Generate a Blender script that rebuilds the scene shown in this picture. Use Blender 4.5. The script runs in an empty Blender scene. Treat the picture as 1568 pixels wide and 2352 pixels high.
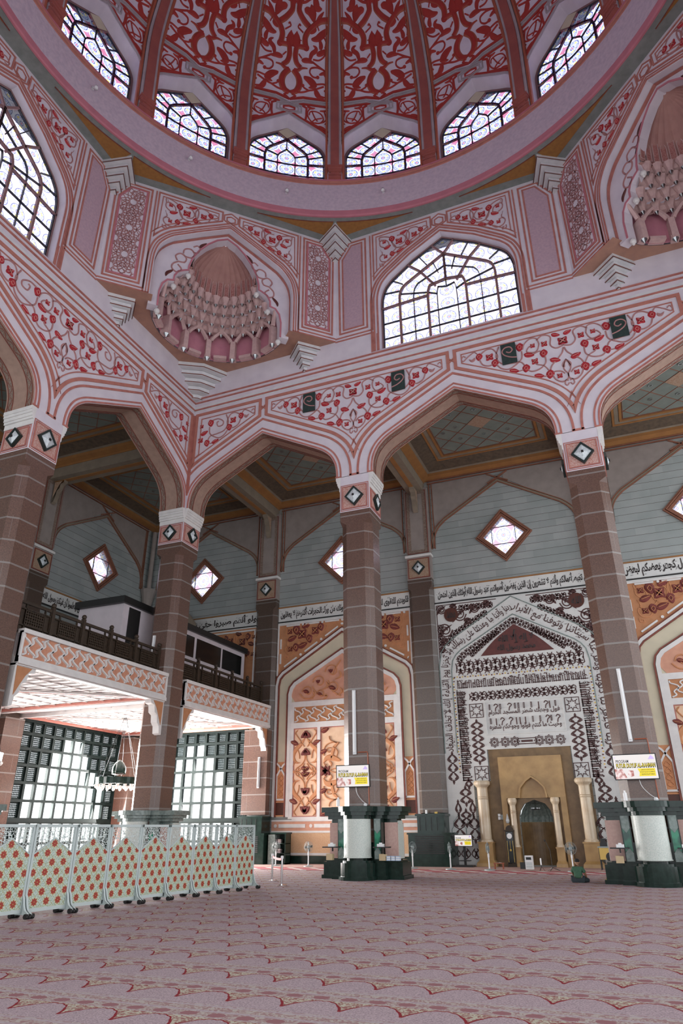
import bpy, math, random, unicodedata
from mathutils import Vector, Matrix, noise
from mathutils.geometry import tessellate_polygon
R=math.radians; PI=math.pi
C=bpy.context.scene.collection
# ---------------------------------------------------------------- camera, world, exposure
SC=1.3                                   # metres per survey unit (the whole model is scaled by this at the end)
cam_d=bpy.data.cameras.new('camera'); cam=bpy.data.objects.new('camera',cam_d); C.objects.link(cam)
bpy.context.scene.camera=cam
cam_d.sensor_fit='VERTICAL'; cam_d.sensor_height=36.0; cam_d.lens=1563.08*36/2352
cam_d.clip_start=.1; cam_d.clip_end=400
PIT,YAW,ROL=.4358,.3894,-.0064
fw=Vector((-math.sin(YAW)*math.cos(PIT),math.cos(YAW)*math.cos(PIT),math.sin(PIT)))
rt=Vector((math.cos(YAW),math.sin(YAW),0)); up=rt.cross(fw)
r2=math.cos(ROL)*rt+math.sin(ROL)*up; u2=-math.sin(ROL)*rt+math.cos(ROL)*up
cam.matrix_world=Matrix(((r2.x,u2.x,-fw.x,19.2404),(r2.y,u2.y,-fw.y,-25.9347),(r2.z,u2.z,-fw.z,1.6),(0,0,0,1)))
scn=bpy.context.scene
scn.view_settings.view_transform='Standard'; scn.view_settings.look='None'
scn.view_settings.exposure=0.5; scn.view_settings.gamma=1.0; scn.view_settings.use_curve_mapping=False
world=bpy.data.worlds.new('daylight'); scn.world=world; world.use_nodes=True
bg=world.node_tree.nodes['Background']; bg.inputs[0].default_value=(.92,.96,1,1); bg.inputs[1].default_value=1.6
scn.render.engine='CYCLES'
cy=scn.cycles
cy.max_bounces=6; cy.diffuse_bounces=4; cy.glossy_bounces=2; cy.transmission_bounces=2; cy.transparent_max_bounces=6
cy.caustics_reflective=False; cy.caustics_refractive=False; cy.use_denoising=True; cy.denoiser='OPENIMAGEDENOISE'
cy.use_adaptive_sampling=True; cy.adaptive_threshold=.03; cy.sample_clamp_indirect=4
def area_light(name,loc,target,sx,sy,power,col=(1,1,1)):
    d=bpy.data.lights.new(name,'AREA'); d.shape='RECTANGLE'; d.size=sx*SC; d.size_y=sy*SC; d.energy=power; d.color=col
    o=bpy.data.objects.new(name,d); C.objects.link(o); o.location=loc
    o.rotation_euler=(Vector(target)-Vector(loc)).to_track_quat('-Z','Y').to_euler(); return o
# daylight standing in the windows
area_light('lobby_window_daylight',(-11.2,5.7,3.2),(6,-2,.0),8,6,15000,(1,.98,.95))
area_light('lobby_ground_bounce',(-12.0,5.6,.6),(-4,4.5,7),8,4,5000,(1,.97,.93))
area_light('lobby_front_daylight',(-4.4,11.6,3.6),(6,-3,0),5,6,4500,(1,.98,.96))
area_light('lobby_side_daylight',(-11.6,-4.2,2.0),(-3,-4,5),8,5,5000,(1,.98,.96))
# ---------------------------------------------------------------- shader expression helper
class X:
    def __init__(s,t,sock): s.t=t; s.s=sock
    def _m(s,op,*o,clamp=False):
        n=s.t.nodes.new('ShaderNodeMath'); n.operation=op; n.use_clamp=clamp
        for i,a in enumerate((s,)+o):
            if isinstance(a,X): s.t.links.new(a.s,n.inputs[i])
            else: n.inputs[i].default_value=float(a)
        return X(s.t,n.outputs[0])
    def __add__(s,o): return s._m('ADD',o)
    __radd__=__add__
    def __mul__(s,o): return s._m('MULTIPLY',o)
    __rmul__=__mul__
    def __sub__(s,o): return s._m('SUBTRACT',o)
    def __rsub__(s,o): return (s*-1)+o
    def __truediv__(s,o): return s._m('DIVIDE',o)
    def fract(s): return s._m('FRACT')
    def abs(s): return s._m('ABSOLUTE')
    def sin(s): return s._m('SINE')
    def cos(s): return s._m('COSINE')
    def floor(s): return s._m('FLOOR')
    def lt(s,o): return s._m('LESS_THAN',o)
    def gt(s,o): return s._m('GREATER_THAN',o)
    def mn(s,o): return s._m('MINIMUM',o)
    def mx(s,o): return s._m('MAXIMUM',o)
    def sqrt(s): return s._m('SQRT')
    def pw(s,o): return s._m('POWER',o)
    def at2(s,o): return s._m('ARCTAN2',o)
    def cl(s): return s._m('ADD',0.0,clamp=True)
    def inv(s): return (s*-1)+1.0
class MT:
    """one procedural material"""
    def __init__(s,name,col=(.8,.8,.8),rough=.6,metal=0,spec=.5):
        s.m=bpy.data.materials.new(name); s.m.use_nodes=True; s.t=s.m.node_tree
        s.b=s.t.nodes['Principled BSDF']; s.b.inputs['Base Color'].default_value=(*col,1)
        s.b.inputs['Roughness'].default_value=rough; s.b.inputs['Metallic'].default_value=metal
        s.b.inputs['Specular IOR Level'].default_value=spec; s.m.diffuse_color=(*col,1)
        s.out=s.t.nodes['Material Output']
    def co(s,kind='Object'):
        n=s.t.nodes.new('ShaderNodeTexCoord'); q=s.t.nodes.new('ShaderNodeSeparateXYZ'); s.t.links.new(n.outputs[kind],q.inputs[0])
        return tuple(X(s.t,q.outputs[i]) for i in range(3))
    def uv(s):
        n=s.t.nodes.new('ShaderNodeUVMap'); q=s.t.nodes.new('ShaderNodeSeparateXYZ'); s.t.links.new(n.outputs[0],q.inputs[0])
        return X(s.t,q.outputs[0]),X(s.t,q.outputs[1])
    def noise(s,scale,detail=2,vec=None,dist=0):
        n=s.t.nodes.new('ShaderNodeTexNoise'); n.inputs['Scale'].default_value=scale; n.inputs['Detail'].default_value=detail; n.inputs['Distortion'].default_value=dist
        if vec is None:
            c=s.t.nodes.new('ShaderNodeTexCoord'); s.t.links.new(c.outputs['Object'],n.inputs['Vector'])
        else: s.t.links.new(vec,n.inputs['Vector'])
        return X(s.t,n.outputs[0])
    def vor(s,scale,feat='F1',vec=None,out=0):
        n=s.t.nodes.new('ShaderNodeTexVoronoi'); n.feature=feat; n.inputs['Scale'].default_value=scale
        if vec is None:
            c=s.t.nodes.new('ShaderNodeTexCoord'); s.t.links.new(c.outputs['Object'],n.inputs['Vector'])
        else: s.t.links.new(vec,n.inputs['Vector'])
        return X(s.t,n.outputs[out])
    def vec(s,x,y,z=0):
        n=s.t.nodes.new('ShaderNodeCombineXYZ')
        for i,a in enumerate((x,y,z)):
            if isinstance(a,X): s.t.links.new(a.s,n.inputs[i])
            else: n.inputs[i].default_value=a
        return n.outputs[0]
    def mix(s,f,a,b):
        n=s.t.nodes.new('ShaderNodeMix'); n.data_type='RGBA'
        if isinstance(f,X): s.t.links.new(f.s,n.inputs[0])
        else: n.inputs[0].default_value=f
        for i,c in ((6,a),(7,b)):
            if isinstance(c,(tuple,list)): n.inputs[i].default_value=(*c,1)
            else: s.t.links.new(c,n.inputs[i])
        return n.outputs[2]
    def color(s,sock): s.t.links.new(sock,s.b.inputs['Base Color']); return s
    def bump(s,h,st=.3,dist=.02):
        n=s.t.nodes.new('ShaderNodeBump'); n.inputs['Strength'].default_value=st; n.inputs['Distance'].default_value=dist
        s.t.links.new(h.s,n.inputs['Height']); s.t.links.new(n.outputs[0],s.b.inputs['Normal']); return s
    def alpha(s,f):
        """f=1 opaque, 0 hole"""
        tr=s.t.nodes.new('ShaderNodeBsdfTransparent'); mx=s.t.nodes.new('ShaderNodeMixShader')
        s.t.links.new(f.s,mx.inputs[0]); s.t.links.new(tr.outputs[0],mx.inputs[1]); s.t.links.new(s.b.outputs[0],mx.inputs[2])
        s.t.links.new(mx.outputs[0],s.out.inputs[0]); return s
    def emit(s,sock,st=1.0):
        if isinstance(sock,(tuple,list)): s.b.inputs['Emission Color'].default_value=(*sock,1)
        else: s.t.links.new(sock,s.b.inputs['Emission Color'])
        s.b.inputs['Emission Strength'].default_value=st; return s
def mottled(name,a,b,scale=8,rough=.6,spec=.5,bumpy=0):
    t=MT(name,a,rough,0,spec); n=t.noise(scale,3)
    t.color(t.mix(((n-.35)*2.8).cl(),a,b))
    if bumpy: t.bump(t.noise(scale*5,2),bumpy)
    return t.m
M={}
M['plaster']=mottled('lilac white plaster',(.66,.61,.66),(.58,.53,.59),1.3,.75,.3)
M['plaster_cool']=mottled('white stucco',(.66,.66,.67),(.58,.58,.60),3,.8,.3,.15)
M['plaster_band']=mottled('lilac grey plaster',(.56,.50,.56),(.48,.42,.49),2,.75,.3)
M['pink_stucco']=mottled('pink stucco',(.50,.35,.40),(.42,.30,.36),9,.85,.2)
M['pink_wall']=mottled('rose stucco',(.52,.22,.27),(.45,.18,.24),2,.85,.2)
M['ring']=mottled('pale pink plaster',(.56,.46,.52),(.46,.38,.45),6,.8,.2)
M['ring_pink']=mottled('dusty rose paint',(.50,.18,.22),(.44,.16,.20),2,.7,.3)
M['terra']=mottled('terracotta moulding',(.47,.185,.15),(.36,.13,.11),3,.6,.3)
M['terra_orange']=mottled('orange terracotta moulding',(.46,.185,.145),(.39,.15,.12),3,.6,.3)
M['terra_dark']=mottled('dark red moulding',(.22,.06,.04),(.16,.04,.03),3,.5,.4)
M['stem']=mottled('mauve vine relief',(.42,.21,.20),(.36,.17,.17),5,.6,.3)
M['rose']=mottled('red flower relief',(.42,.03,.04),(.32,.02,.03),12,.55,.3)
M['rose_line']=MT('pink flower outline',(.60,.25,.22),.6).m
M['ochre']=mottled('ochre stucco',(.33,.16,.05),(.27,.13,.045),6,.85,.2)
M['grey_green']=mottled('grey stucco soffit',(.24,.26,.25),(.19,.21,.20),3,.85,.2)
M['soffit_tan']=mottled('tan arch soffit',(.36,.24,.19),(.30,.20,.16),4,.8,.2)
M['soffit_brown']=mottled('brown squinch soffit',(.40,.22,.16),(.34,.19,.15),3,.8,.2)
M['mauve']=mottled('mauve muqarnas plaster',(.58,.40,.38),(.50,.34,.33),6,.8,.2)
M['niche_dome']=mottled('clay pink ribbed plaster',(.43,.24,.21),(.37,.20,.18),2,.8,.2)
M['dome_bg']=mottled('lilac dome ground',(.74,.70,.78),(.66,.62,.70),1.5,.8,.2)
M['dome_red']=mottled('dark red dome relief',(.42,.05,.04),(.36,.042,.035),2,.6,.3)
M['dome_edge']=mottled('brick orange dome edging',(.42,.12,.07),(.36,.10,.06),2,.6,.3)
M['dome_rib']=mottled('brick red rib',(.36,.11,.09),(.30,.09,.08),2,.6,.3)
M['silver_line']=mottled('grey white rib line',(.45,.40,.42),(.38,.34,.36),2,.6,.3)
M['cream']=mottled('cream plaster',(.62,.56,.42),(.55,.50,.38),1.5,.8,.2)
M['aisle_panel']=mottled('beige wall panel',(.30,.255,.235),(.25,.215,.20),2,.8,.2)
M['trim_white']=mottled('white plaster moulding',(.70,.68,.66),(.62,.60,.59),3,.7,.3)
M['orange_ground']=mottled('orange plaster ground',(.50,.235,.12),(.43,.20,.10),4,.8,.2)
M['peach']=mottled('peach marble ground',(.78,.54,.37),(.70,.46,.30),3,.5,.4)
M['orange_relief']=mottled('orange scroll relief',(.56,.255,.12),(.48,.21,.10),4,.6,.3)
M['flower_maroon']=mottled('maroon flower relief',(.20,.045,.04),(.15,.035,.03),5,.5,.3)
M['aisle_line']=mottled('brown line moulding',(.26,.11,.07),(.20,.085,.055),3,.6,.3)
M['salmon']=mottled('salmon plaster',(.62,.33,.23),(.55,.28,.20),3,.8,.2)
M['maroon']=mottled('maroon relief',(.12,.032,.028),(.09,.025,.022),5,.5,.4)
M['dado']=mottled('peach granite dado',(.66,.45,.27),(.58,.33,.18),22,.45,.4)
M['ceil_tan']=mottled('warm beam plaster',(.25,.205,.155),(.21,.17,.13),2,.8,.2)
M['ceil_orange']=mottled('ochre orange cornice',(.33,.155,.055),(.28,.13,.05),2,.7,.2)
M['ceil_dark']=mottled('brown textured cove',(.13,.095,.065),(.085,.065,.05),5,.85,.2)
M['ceil_grey']=mottled('grey ceiling board',(.20,.225,.20),(.165,.19,.17),1.5,.8,.2)
M['marble_green']=mottled('dark green marble',(.006,.018,.013),(.014,.032,.025),6,.16,.35)
M['marble_grey']=mottled('grey green marble',(.22,.27,.25),(.12,.16,.15),9,.25,.5)
M['black']=MT('black metal',(.012,.012,.012),.4).m
M['dark_glass']=MT('dark booth glass',(.008,.01,.01),.15).m
M['chrome']=MT('chrome',(.75,.75,.75),.15,1).m
M['white_metal']=MT('white metal',(.7,.71,.72),.35).m
M['grey_frame']=mottled('pale grey green painted frame',(.50,.56,.55),(.45,.51,.50),4,.5,.4)
M['wood']=mottled('dark carved wood',(.045,.028,.016),(.025,.016,.01),12,.5,.4)
M['kite_green']=MT('dark green lamp frame',(.01,.02,.018),.4).m
t=MT('frosted lamp glass',(.55,.60,.62),.25); t.color(t.mix(((t.noise(14,3)-.4)*3).cl(),(.62,.66,.68),(.42,.47,.50))); M['lamp_glass']=t.m
t=MT('green glass tile',(.01,.10,.07),.12); t.color(t.mix(((t.noise(3,2)-.4)*4).cl(),(.0,.05,.035),(.02,.22,.12))); M['green_glass']=t.m
M['mirror']=MT('mirror glass',(.30,.31,.32),.22,1).m
M['tile_green']=mottled('dark green speaker cloth',(.035,.055,.05),(.025,.04,.038),8,.7,.2)
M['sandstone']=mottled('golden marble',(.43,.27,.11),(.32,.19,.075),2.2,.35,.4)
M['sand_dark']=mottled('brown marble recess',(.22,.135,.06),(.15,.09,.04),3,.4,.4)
M['cream_marble']=mottled('cream marble column',(.60,.50,.37),(.50,.37,.24),1.6,.2,.5)
M['fan_grey']=MT('fan grey plastic',(.28,.33,.33),.4).m
M['red_tape']=MT('red barrier tape',(.75,.01,.02),.5).m
M['white']=MT('white plastic',(.8,.8,.8),.4).m
M['skin']=MT('skin',(.32,.17,.10),.5).m
M['shirt']=mottled('green cotton shirt',(.07,.14,.09),(.055,.115,.075),20,.8,.1)
M['trousers']=MT('dark trousers',(.02,.03,.035),.8).m
M['hair']=MT('black cap',(.008,.008,.008),.8).m
M['copper']=MT('copper pipe',(.35,.10,.05),.5).m
M['bulb']=MT('white lamp shade',(.75,.74,.7),.4).m
M['box_card']=MT('cardboard',(.52,.40,.24),.8).m
M['book_blue']=MT('pale blue books',(.45,.55,.70),.7).m
M['book_dark']=MT('dark books',(.10,.03,.03),.7).m
M['gold']=MT('gold mosaic',(.62,.42,.10),.35).m
M['door_wood']=mottled('maroon stone',(.09,.025,.015),(.07,.02,.012),10,.4,.4)
M['booth_white']=mottled('booth white board',(.58,.52,.55),(.52,.47,.50),2,.6,.3)
# granite shaft with pale course joints (object z)
def granite(name,a,b,jc,rough=.24):
    t=MT(name,a,rough,0,.5); x,y,z=t.co()
    j=(((z+.94)/.855).fract()-.5).abs().gt(.462)
    vj=((x+y)*.7).fract().gt(.985)*((z/1.71).fract().gt(.5))
    n=t.noise(26,3); c=t.mix(((n-.3)*2.4).cl(),a,b)
    big=t.noise(.9,1); c=t.mix(((big-.4)*1.4).cl(),c,tuple(q*.75 for q in a))
    t.color(t.mix((j+vj*.6).cl(),c,jc)); return t.m
M['granite']=granite('brown granite courses',(.160,.090,.068),(.088,.052,.041),(.215,.185,.17))
M['granite_dark']=granite('brown granite pilaster courses',(.105,.07,.052),(.060,.041,.033),(.15,.135,.125))
# wall of grey marble courses
t=MT('grey green marble courses',(.4,.44,.43),.45); x,y,z=t.co()
row=(z/.42).floor(); j=(z/.42).fract().lt(.045)
cell=((x+y)/.95+row*.37).floor(); tone=(cell*12.9898+row*78.233).sin()*43758.5; tone=tone.fract()
cc=t.mix(tone*.55,(.35,.37,.365),(.245,.275,.27)); n=t.noise(.8,2); cc=t.mix(((n-.4)*1.2).cl(),cc,(.20,.245,.235))
t.color(t.mix(j,cc,(.07,.06,.04))); M['courses']=t.m
# white carved marble
t=MT('white marble slab',(.62,.62,.60),.5); x,y,z=t.co()
j=((x/.6).fract().lt(.02)+(z/.6).fract().lt(.02)).cl()
t.color(t.mix(j*.25,t.mix(((t.noise(2,3)-.35)*2).cl(),(.66,.66,.64),(.57,.58,.57)),(.35,.35,.35))); M['marble_white']=t.m
M['engrave']=MT('dark brown inlay',(.075,.03,.028),.6).m
M['engrave_black']=MT('black inlay lettering',(.03,.022,.022),.6).m
# arabesque tile on the column heads
t=MT('terracotta arabesque tile',(.4,.16,.12),.6); n=t.vor(9,'DISTANCE_TO_EDGE'); w_=t.noise(11,2,None,3)
f=(((w_-.5).abs()*9).cl()); t.color(t.mix(f,(.62,.48,.44),(.40,.13,.09))); M['ara_tile']=t.m
t=MT('ochre arabesque tile',(.3,.16,.09),.6); w_=t.noise(11,2,None,3); f=(((w_-.5).abs()*9).cl()); t.color(t.mix(f,(.42,.34,.26),(.27,.13,.07))); M['ara_tile_dark']=t.m
t=MT('ornamental border',(.3,.2,.15),.6); w_=t.noise(9,2,None,2.5); f=(((w_-.5).abs()*10).cl()); t.color(t.mix(f,(.10,.065,.05),(.27,.20,.16))); M['border']=t.m
t=MT('niche floral relief',(.4,.16,.14),.6); w_=t.noise(9,2,None,2.5); f=(((w_-.5).abs()*10).cl()); t.color(t.mix(f,(.50,.27,.24),(.30,.10,.09))); M['niche_floral']=t.m
# stained glass: rosettes on a square grid, uv in metres
def stained(name,cell,dens,clear=(1,1,1),deep=1.0):
    t=MT(name); t.t.nodes.remove(t.b); u,v=t.uv()
    a=(u/cell+.5).fract()-.5; b=(v/cell+.5).fract()-.5
    r=(a*a+b*b).sqrt(); th=b.at2(a)
    pet=((th*6).cos().abs()); 
    white=clear
    c=t.mix(((r-.10).abs().lt(.025)+((r-.40).abs().lt(.022))+((pet.lt(.34))*(r.gt(.10))*(r.lt(.38)))).cl()*.95,white,(.05,.07,.26))
    yel=((th*3).sin().gt(.55))*(r.gt(.24))*(r.lt(.33)); c=t.mix(((r-.30).abs().lt(.05))*(pet.gt(.6))*.8,c,(.20,.28,.75)); c=t.mix((r.gt(.42))*.40*deep,c,(.45,.50,.85)); c=t.mix(yel*.85,c,(.95,.72,.05))
    cor=(r.gt(.52)); c=t.mix(cor*.85*deep,c,(.42,.07,.14))
    star=(((u/cell*2).fract()-.5).abs()+((v/cell*2).fract()-.5).abs()).lt(.12)*r.gt(.38); c=t.mix(star*.9*deep,c,(.20,.28,.70))
    c=t.mix(r.lt(.05),c,(.8,.05,.10))
    n=t.noise(5,1); c=t.mix(((n-.5)*4).cl()*.35,c,(.25,.35,.70))
    c=t.mix(dens,clear,c)
    tr=t.t.nodes.new('ShaderNodeBsdfTransparent'); t.t.links.new(c,tr.inputs[0])
    gl=t.t.nodes.new('ShaderNodeBsdfGlossy'); gl.inputs['Roughness'].default_value=.2; mx=t.t.nodes.new('ShaderNodeMixShader'); mx.inputs[0].default_value=.04
    t.t.links.new(tr.outputs[0],mx.inputs[1]); t.t.links.new(gl.outputs[0],mx.inputs[2]); t.t.links.new(mx.outputs[0],t.out.inputs[0]); return t.m
M['glass_drum']=stained('stained glass of the drum windows',.86,.85,(.88,.80,.87),.35)
M['glass_dome']=stained('stained glass of the dome windows',.95,1.0,(.66,.64,.80))
M['glass_kite']=stained('stained glass of the wall windows',.95,.75,(.97,.88,.93))
M['lead']=MT('black leading',(.012,.014,.02),.5).m
M['mullion']=MT('mauve window bar',(.22,.12,.12),.6).m
# mashrabiya screen: pale specks of daylight through dark lattice
t=MT('dark green lattice',(.006,.014,.014),.7,0,.1); x,y,z=t.co()
p=((x+y)*5.2); q_=z*5.2
h1=((p*2*PI).sin()*(q_*2*PI).sin()).abs(); h2=((((p+q_)*PI*2).sin())*(((p-q_)*PI*2).sin())).abs()
t.alpha(((h1.gt(.84)+h2.gt(.93)).gt(.5)).inv().cl()); M['mashrabiya']=t.m
M['bar_dark']=MT('dark green window bar',(.007,.014,.013),.6,0,.15).m
# ---------------------------------------------------------------- mesh builder
def cr(pts,n=6,closed=False):
    """catmull-rom through 2d/3d points"""
    P=[Vector(p) for p in pts]; out=[]; N=len(P)
    if N<3: return P
    rng=range(N) if closed else range(N-1)
    for i in rng:
        p0=P[(i-1)%N] if closed or i>0 else P[0]; p1=P[i]; p2=P[(i+1)%N]; p3=P[(i+2)%N] if closed or i+2<N else P[-1]
        for k in range(n):
            t=k/n; out.append(.5*((2*p1)+(p2-p0)*t+(2*p0-5*p1+4*p2-p3)*t*t+(3*p1-p0-3*p2+p3)*t**3))
    if not closed: out.append(P[-1].copy())
    return out
def offs(pts,d,closed=False):
    """offset a 2d polyline to its left by d"""
    P=[Vector((p[0],p[1])) for p in pts]; n=len(P); out=[]
    for i in range(n):
        a=P[(i-1)%n] if (closed or i>0) else None; b=P[i]; c=P[(i+1)%n] if (closed or i<n-1) else None
        ds=[]
        if a is not None and (b-a).length>1e-7: ds.append((b-a).normalized())
        if c is not None and (c-b).length>1e-7: ds.append((c-b).normalized())
        if not ds: out.append(b); continue
        ns=[Vector((-e.y,e.x)) for e in ds]
        if len(ns)==1: out.append(b+ns[0]*d)
        else:
            m=ns[0]+ns[1]
            if m.length<1e-3: out.append(b+ns[0]*d)
            else:
                m.normalize(); k=max(.35,m.dot(ns[0])); out.append(b+m*(d/k))
    return out
class MB:
    def __init__(s): s.v=[]; s.f=[]; s.mi=[]; s.uv={}
    def add(s,vs,fs,mi=0):
        o=len(s.v); s.v+= [tuple(p) for p in vs]; s.f+=[tuple(o+i for i in f) for f in fs]; s.mi+=[mi]*len(fs)
    def quad(s,a,b,c,d,mi=0): s.add([a,b,c,d],[(0,1,2,3)],mi)
    def box(s,x0,x1,y0,y1,z0,z1,mi=0):
        s.add([(x0,y0,z0),(x1,y0,z0),(x1,y1,z0),(x0,y1,z0),(x0,y0,z1),(x1,y0,z1),(x1,y1,z1),(x0,y1,z1)],
              [(0,3,2,1),(4,5,6,7),(0,1,5,4),(1,2,6,5),(2,3,7,6),(3,0,4,7)],mi)
    def fbox(s,fn,u0,u1,v0,v1,d0,d1,mi=0):
        s.add([fn(u,v,d) for d in (d0,d1) for (u,v) in ((u0,v0),(u1,v0),(u1,v1),(u0,v1))],
              [(0,3,2,1),(4,5,6,7),(0,1,5,4),(1,2,6,5),(2,3,7,6),(3,0,4,7)],mi)
    def poly(s,fn,pts,d1,d0=None,mi=0,holes=(),sides=True):
        rings=[list(pts)]+[list(h) for h in holes]
        tri=tessellate_polygon([[Vector((p[0],p[1],0)) for p in r] for r in rings])
        flat=[p for r in rings for p in r]
        s.add([fn(p[0],p[1],d1) for p in flat],tri,mi)
        if d0 is not None and sides:
            for r in rings:
                n=len(r); s.add([fn(p[0],p[1],d1) for p in r]+[fn(p[0],p[1],d0) for p in r],[(i,(i+1)%n,n+(i+1)%n,n+i) for i in range(n)],mi)
    def ribbon(s,fn,pts,w,d1,d0=0.,closed=False,mi=0):
        A=offs(pts,w/2,closed); B=offs(pts,-w/2,closed); n=len(A)
        vs=[]; 
        for a,b in zip(A,B): vs+=[fn(a.x,a.y,d0),fn(a.x,a.y,d1),fn(b.x,b.y,d1),fn(b.x,b.y,d0)]
        fs=[]
        for i in range(n if closed else n-1):
            p=4*i; q=4*((i+1)%n)
            for k in range(3): fs.append((p+k,q+k,q+k+1,p+k+1))
        if not closed: fs+=[(0,1,2,3),(4*n-4,4*n-3,4*n-2,4*n-1)]
        s.add(vs,fs,mi)
    def stroke(s,fn,pts,w,d=.03,d0=0.,prof=None,mi=0,flat=True):
        """variable-width raised stroke; prof(t)->0..1"""
        P=[Vector((p[0],p[1])) for p in pts]; n=len(P); vs=[]; fs=[]
        if n<2: return
        for i,p in enumerate(P):
            t_=(P[min(i+1,n-1)]-P[max(i-1,0)])
            t_=t_.normalized() if t_.length>1e-9 else Vector((1,0)); nn=Vector((-t_.y,t_.x))
            h=w*.5*(prof(i/(n-1)) if prof else 1)
            a=p+nn*h; b=p-nn*h
            vs+=[fn(a.x,a.y,d0),fn(p.x+nn.x*h*.6,p.y+nn.y*h*.6,d),fn(p.x-nn.x*h*.6,p.y-nn.y*h*.6,d),fn(b.x,b.y,d0)]
        for i in range(n-1):
            q=4*i
            for k in range(3): fs.append((q+k,q+4+k,q+5+k,q+1+k))
        s.add(vs,fs,mi)
    def disc(s,fn,u,v,r,d,d0=0.,n=14,mi=0):
        s.poly(fn,[(u+r*math.cos(2*PI*i/n),v+r*math.sin(2*PI*i/n)) for i in range(n)],d,d0,mi)
    def lathe(s,prof,n=20,c=(0,0,0),mi=0,a0=0,a1=2*PI):
        full=abs(a1-a0-2*PI)<1e-6; m=n if full else n+1; vs=[]; fs=[]
        for r,z in prof:
            for i in range(m):
                a=a0+(a1-a0)*i/n; vs.append((c[0]+r*math.cos(a),c[1]+r*math.sin(a),c[2]+z))
        for j in range(len(prof)-1):
            for i in range(n):
                i2=(i+1)%m if full else i+1
                fs.append((j*m+i,j*m+i2,(j+1)*m+i2,(j+1)*m+i))
        s.add(vs,fs,mi)
    def tube(s,pts,r,n=6,mi=0,caps=True):
        P=[Vector(p) for p in pts]; vs=[]; fs=[]
        for i,p in enumerate(P):
            t_=(P[min(i+1,len(P)-1)]-P[max(i-1,0)]).normalized(); a=Vector((0,0,1)) if abs(t_.z)<.9 else Vector((1,0,0))
            e1=t_.cross(a).normalized(); e2=t_.cross(e1); rr=r[i] if isinstance(r,(list,tuple)) else r
            for k in range(n): an=2*PI*k/n; vs.append(p+e1*rr*math.cos(an)+e2*rr*math.sin(an))
        for i in range(len(P)-1):
            for k in range(n): fs.append((i*n+k,i*n+(k+1)%n,(i+1)*n+(k+1)%n,(i+1)*n+k))
        if caps: fs+=[tuple(range(n)),tuple(range((len(P)-1)*n,len(P)*n))]
        s.add(vs,fs,mi)
    def sph(s,c,r,n=12,m=8,sz=1,mi=0):
        s.lathe([(max(1e-4,r*math.sin(PI*j/m)),-r*sz*math.cos(PI*j/m)) for j in range(m+1)],n,c,mi)
    def ext(s,o,mat=None,mi=None):
        vs=[mat@Vector(p) for p in o.v] if mat is not None else o.v; k=len(s.v)
        s.v+=[tuple(p) for p in vs]; s.f+=[tuple(k+i for i in f) for f in o.f]; s.mi+=(o.mi if mi is None else [mi]*len(o.f))
    def build(s,name,mats,parent=None,smooth=False,uvf=None,kind=None,loc=None):
        me=bpy.data.meshes.new(name)
        vs=s.v if loc is None else [(a-loc[0],b-loc[1],c-loc[2]) for a,b,c in s.v]
        me.from_pydata(vs,[],s.f)
        for m in (mats if isinstance(mats,(list,tuple)) else [mats]): me.materials.append(M[m] if isinstance(m,str) else m)
        me.polygons.foreach_set('material_index',s.mi)
        if smooth: me.polygons.foreach_set('use_smooth',[True]*len(me.polygons))
        if uvf:
            l=me.uv_layers.new(name='UVMap'); 
            for lp in me.loops: l.data[lp.index].uv=uvf(vs[lp.vertex_index])
        me.update(); o=bpy.data.objects.new(name,me); C.objects.link(o)
        if loc is not None: o.location=loc
        if parent is not None: o.parent=parent
        if kind: o['kind']=kind
        return o
def tag(o,label=None,cat=None,group=None,kind=None):
    if label: o['label']=label
    if cat: o['category']=cat
    if group: o['group']=group
    if kind: o['kind']=kind
    return o
def thing(name,label,cat,loc=(0,0,0),rz=0,group=None):
    o=bpy.data.objects.new(name,None); C.objects.link(o); o.location=loc; o.rotation_euler=(0,0,rz); o.empty_display_size=.2
    return tag(o,label,cat,group)
def struct(name,bm,mats,**k): return bm.build(name,mats,kind='structure',**k)
KIDS={}
def copy_tree(o,parent=None):
    c=o.copy(); C.objects.link(c)
    if parent is not None: c.parent=parent
    for ch in o.children: copy_tree(ch,c)
    return c
def dup(o,loc,rz=0,label=None,group=None):
    c=copy_tree(o); c.location=loc; c.rotation_euler=(0,0,rz)
    if label: c['label']=label
    if group: c['group']=group
    return c
def F_(u,v,d): return (u,-d,v)                    # arcade face, toward the hall
def Q_(u,v,d): return (u,10.6-d,v)                # qibla wall
def W_(u,v,d): return (-10.3+d,u,v)               # left wall
S2=2**.5; DM=8.33/2
def D_(t,v,d): return (DM+(t+d)/S2,-DM+(t-d)/S2,v)  # diagonal squinch face, t along, d toward centre
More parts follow.
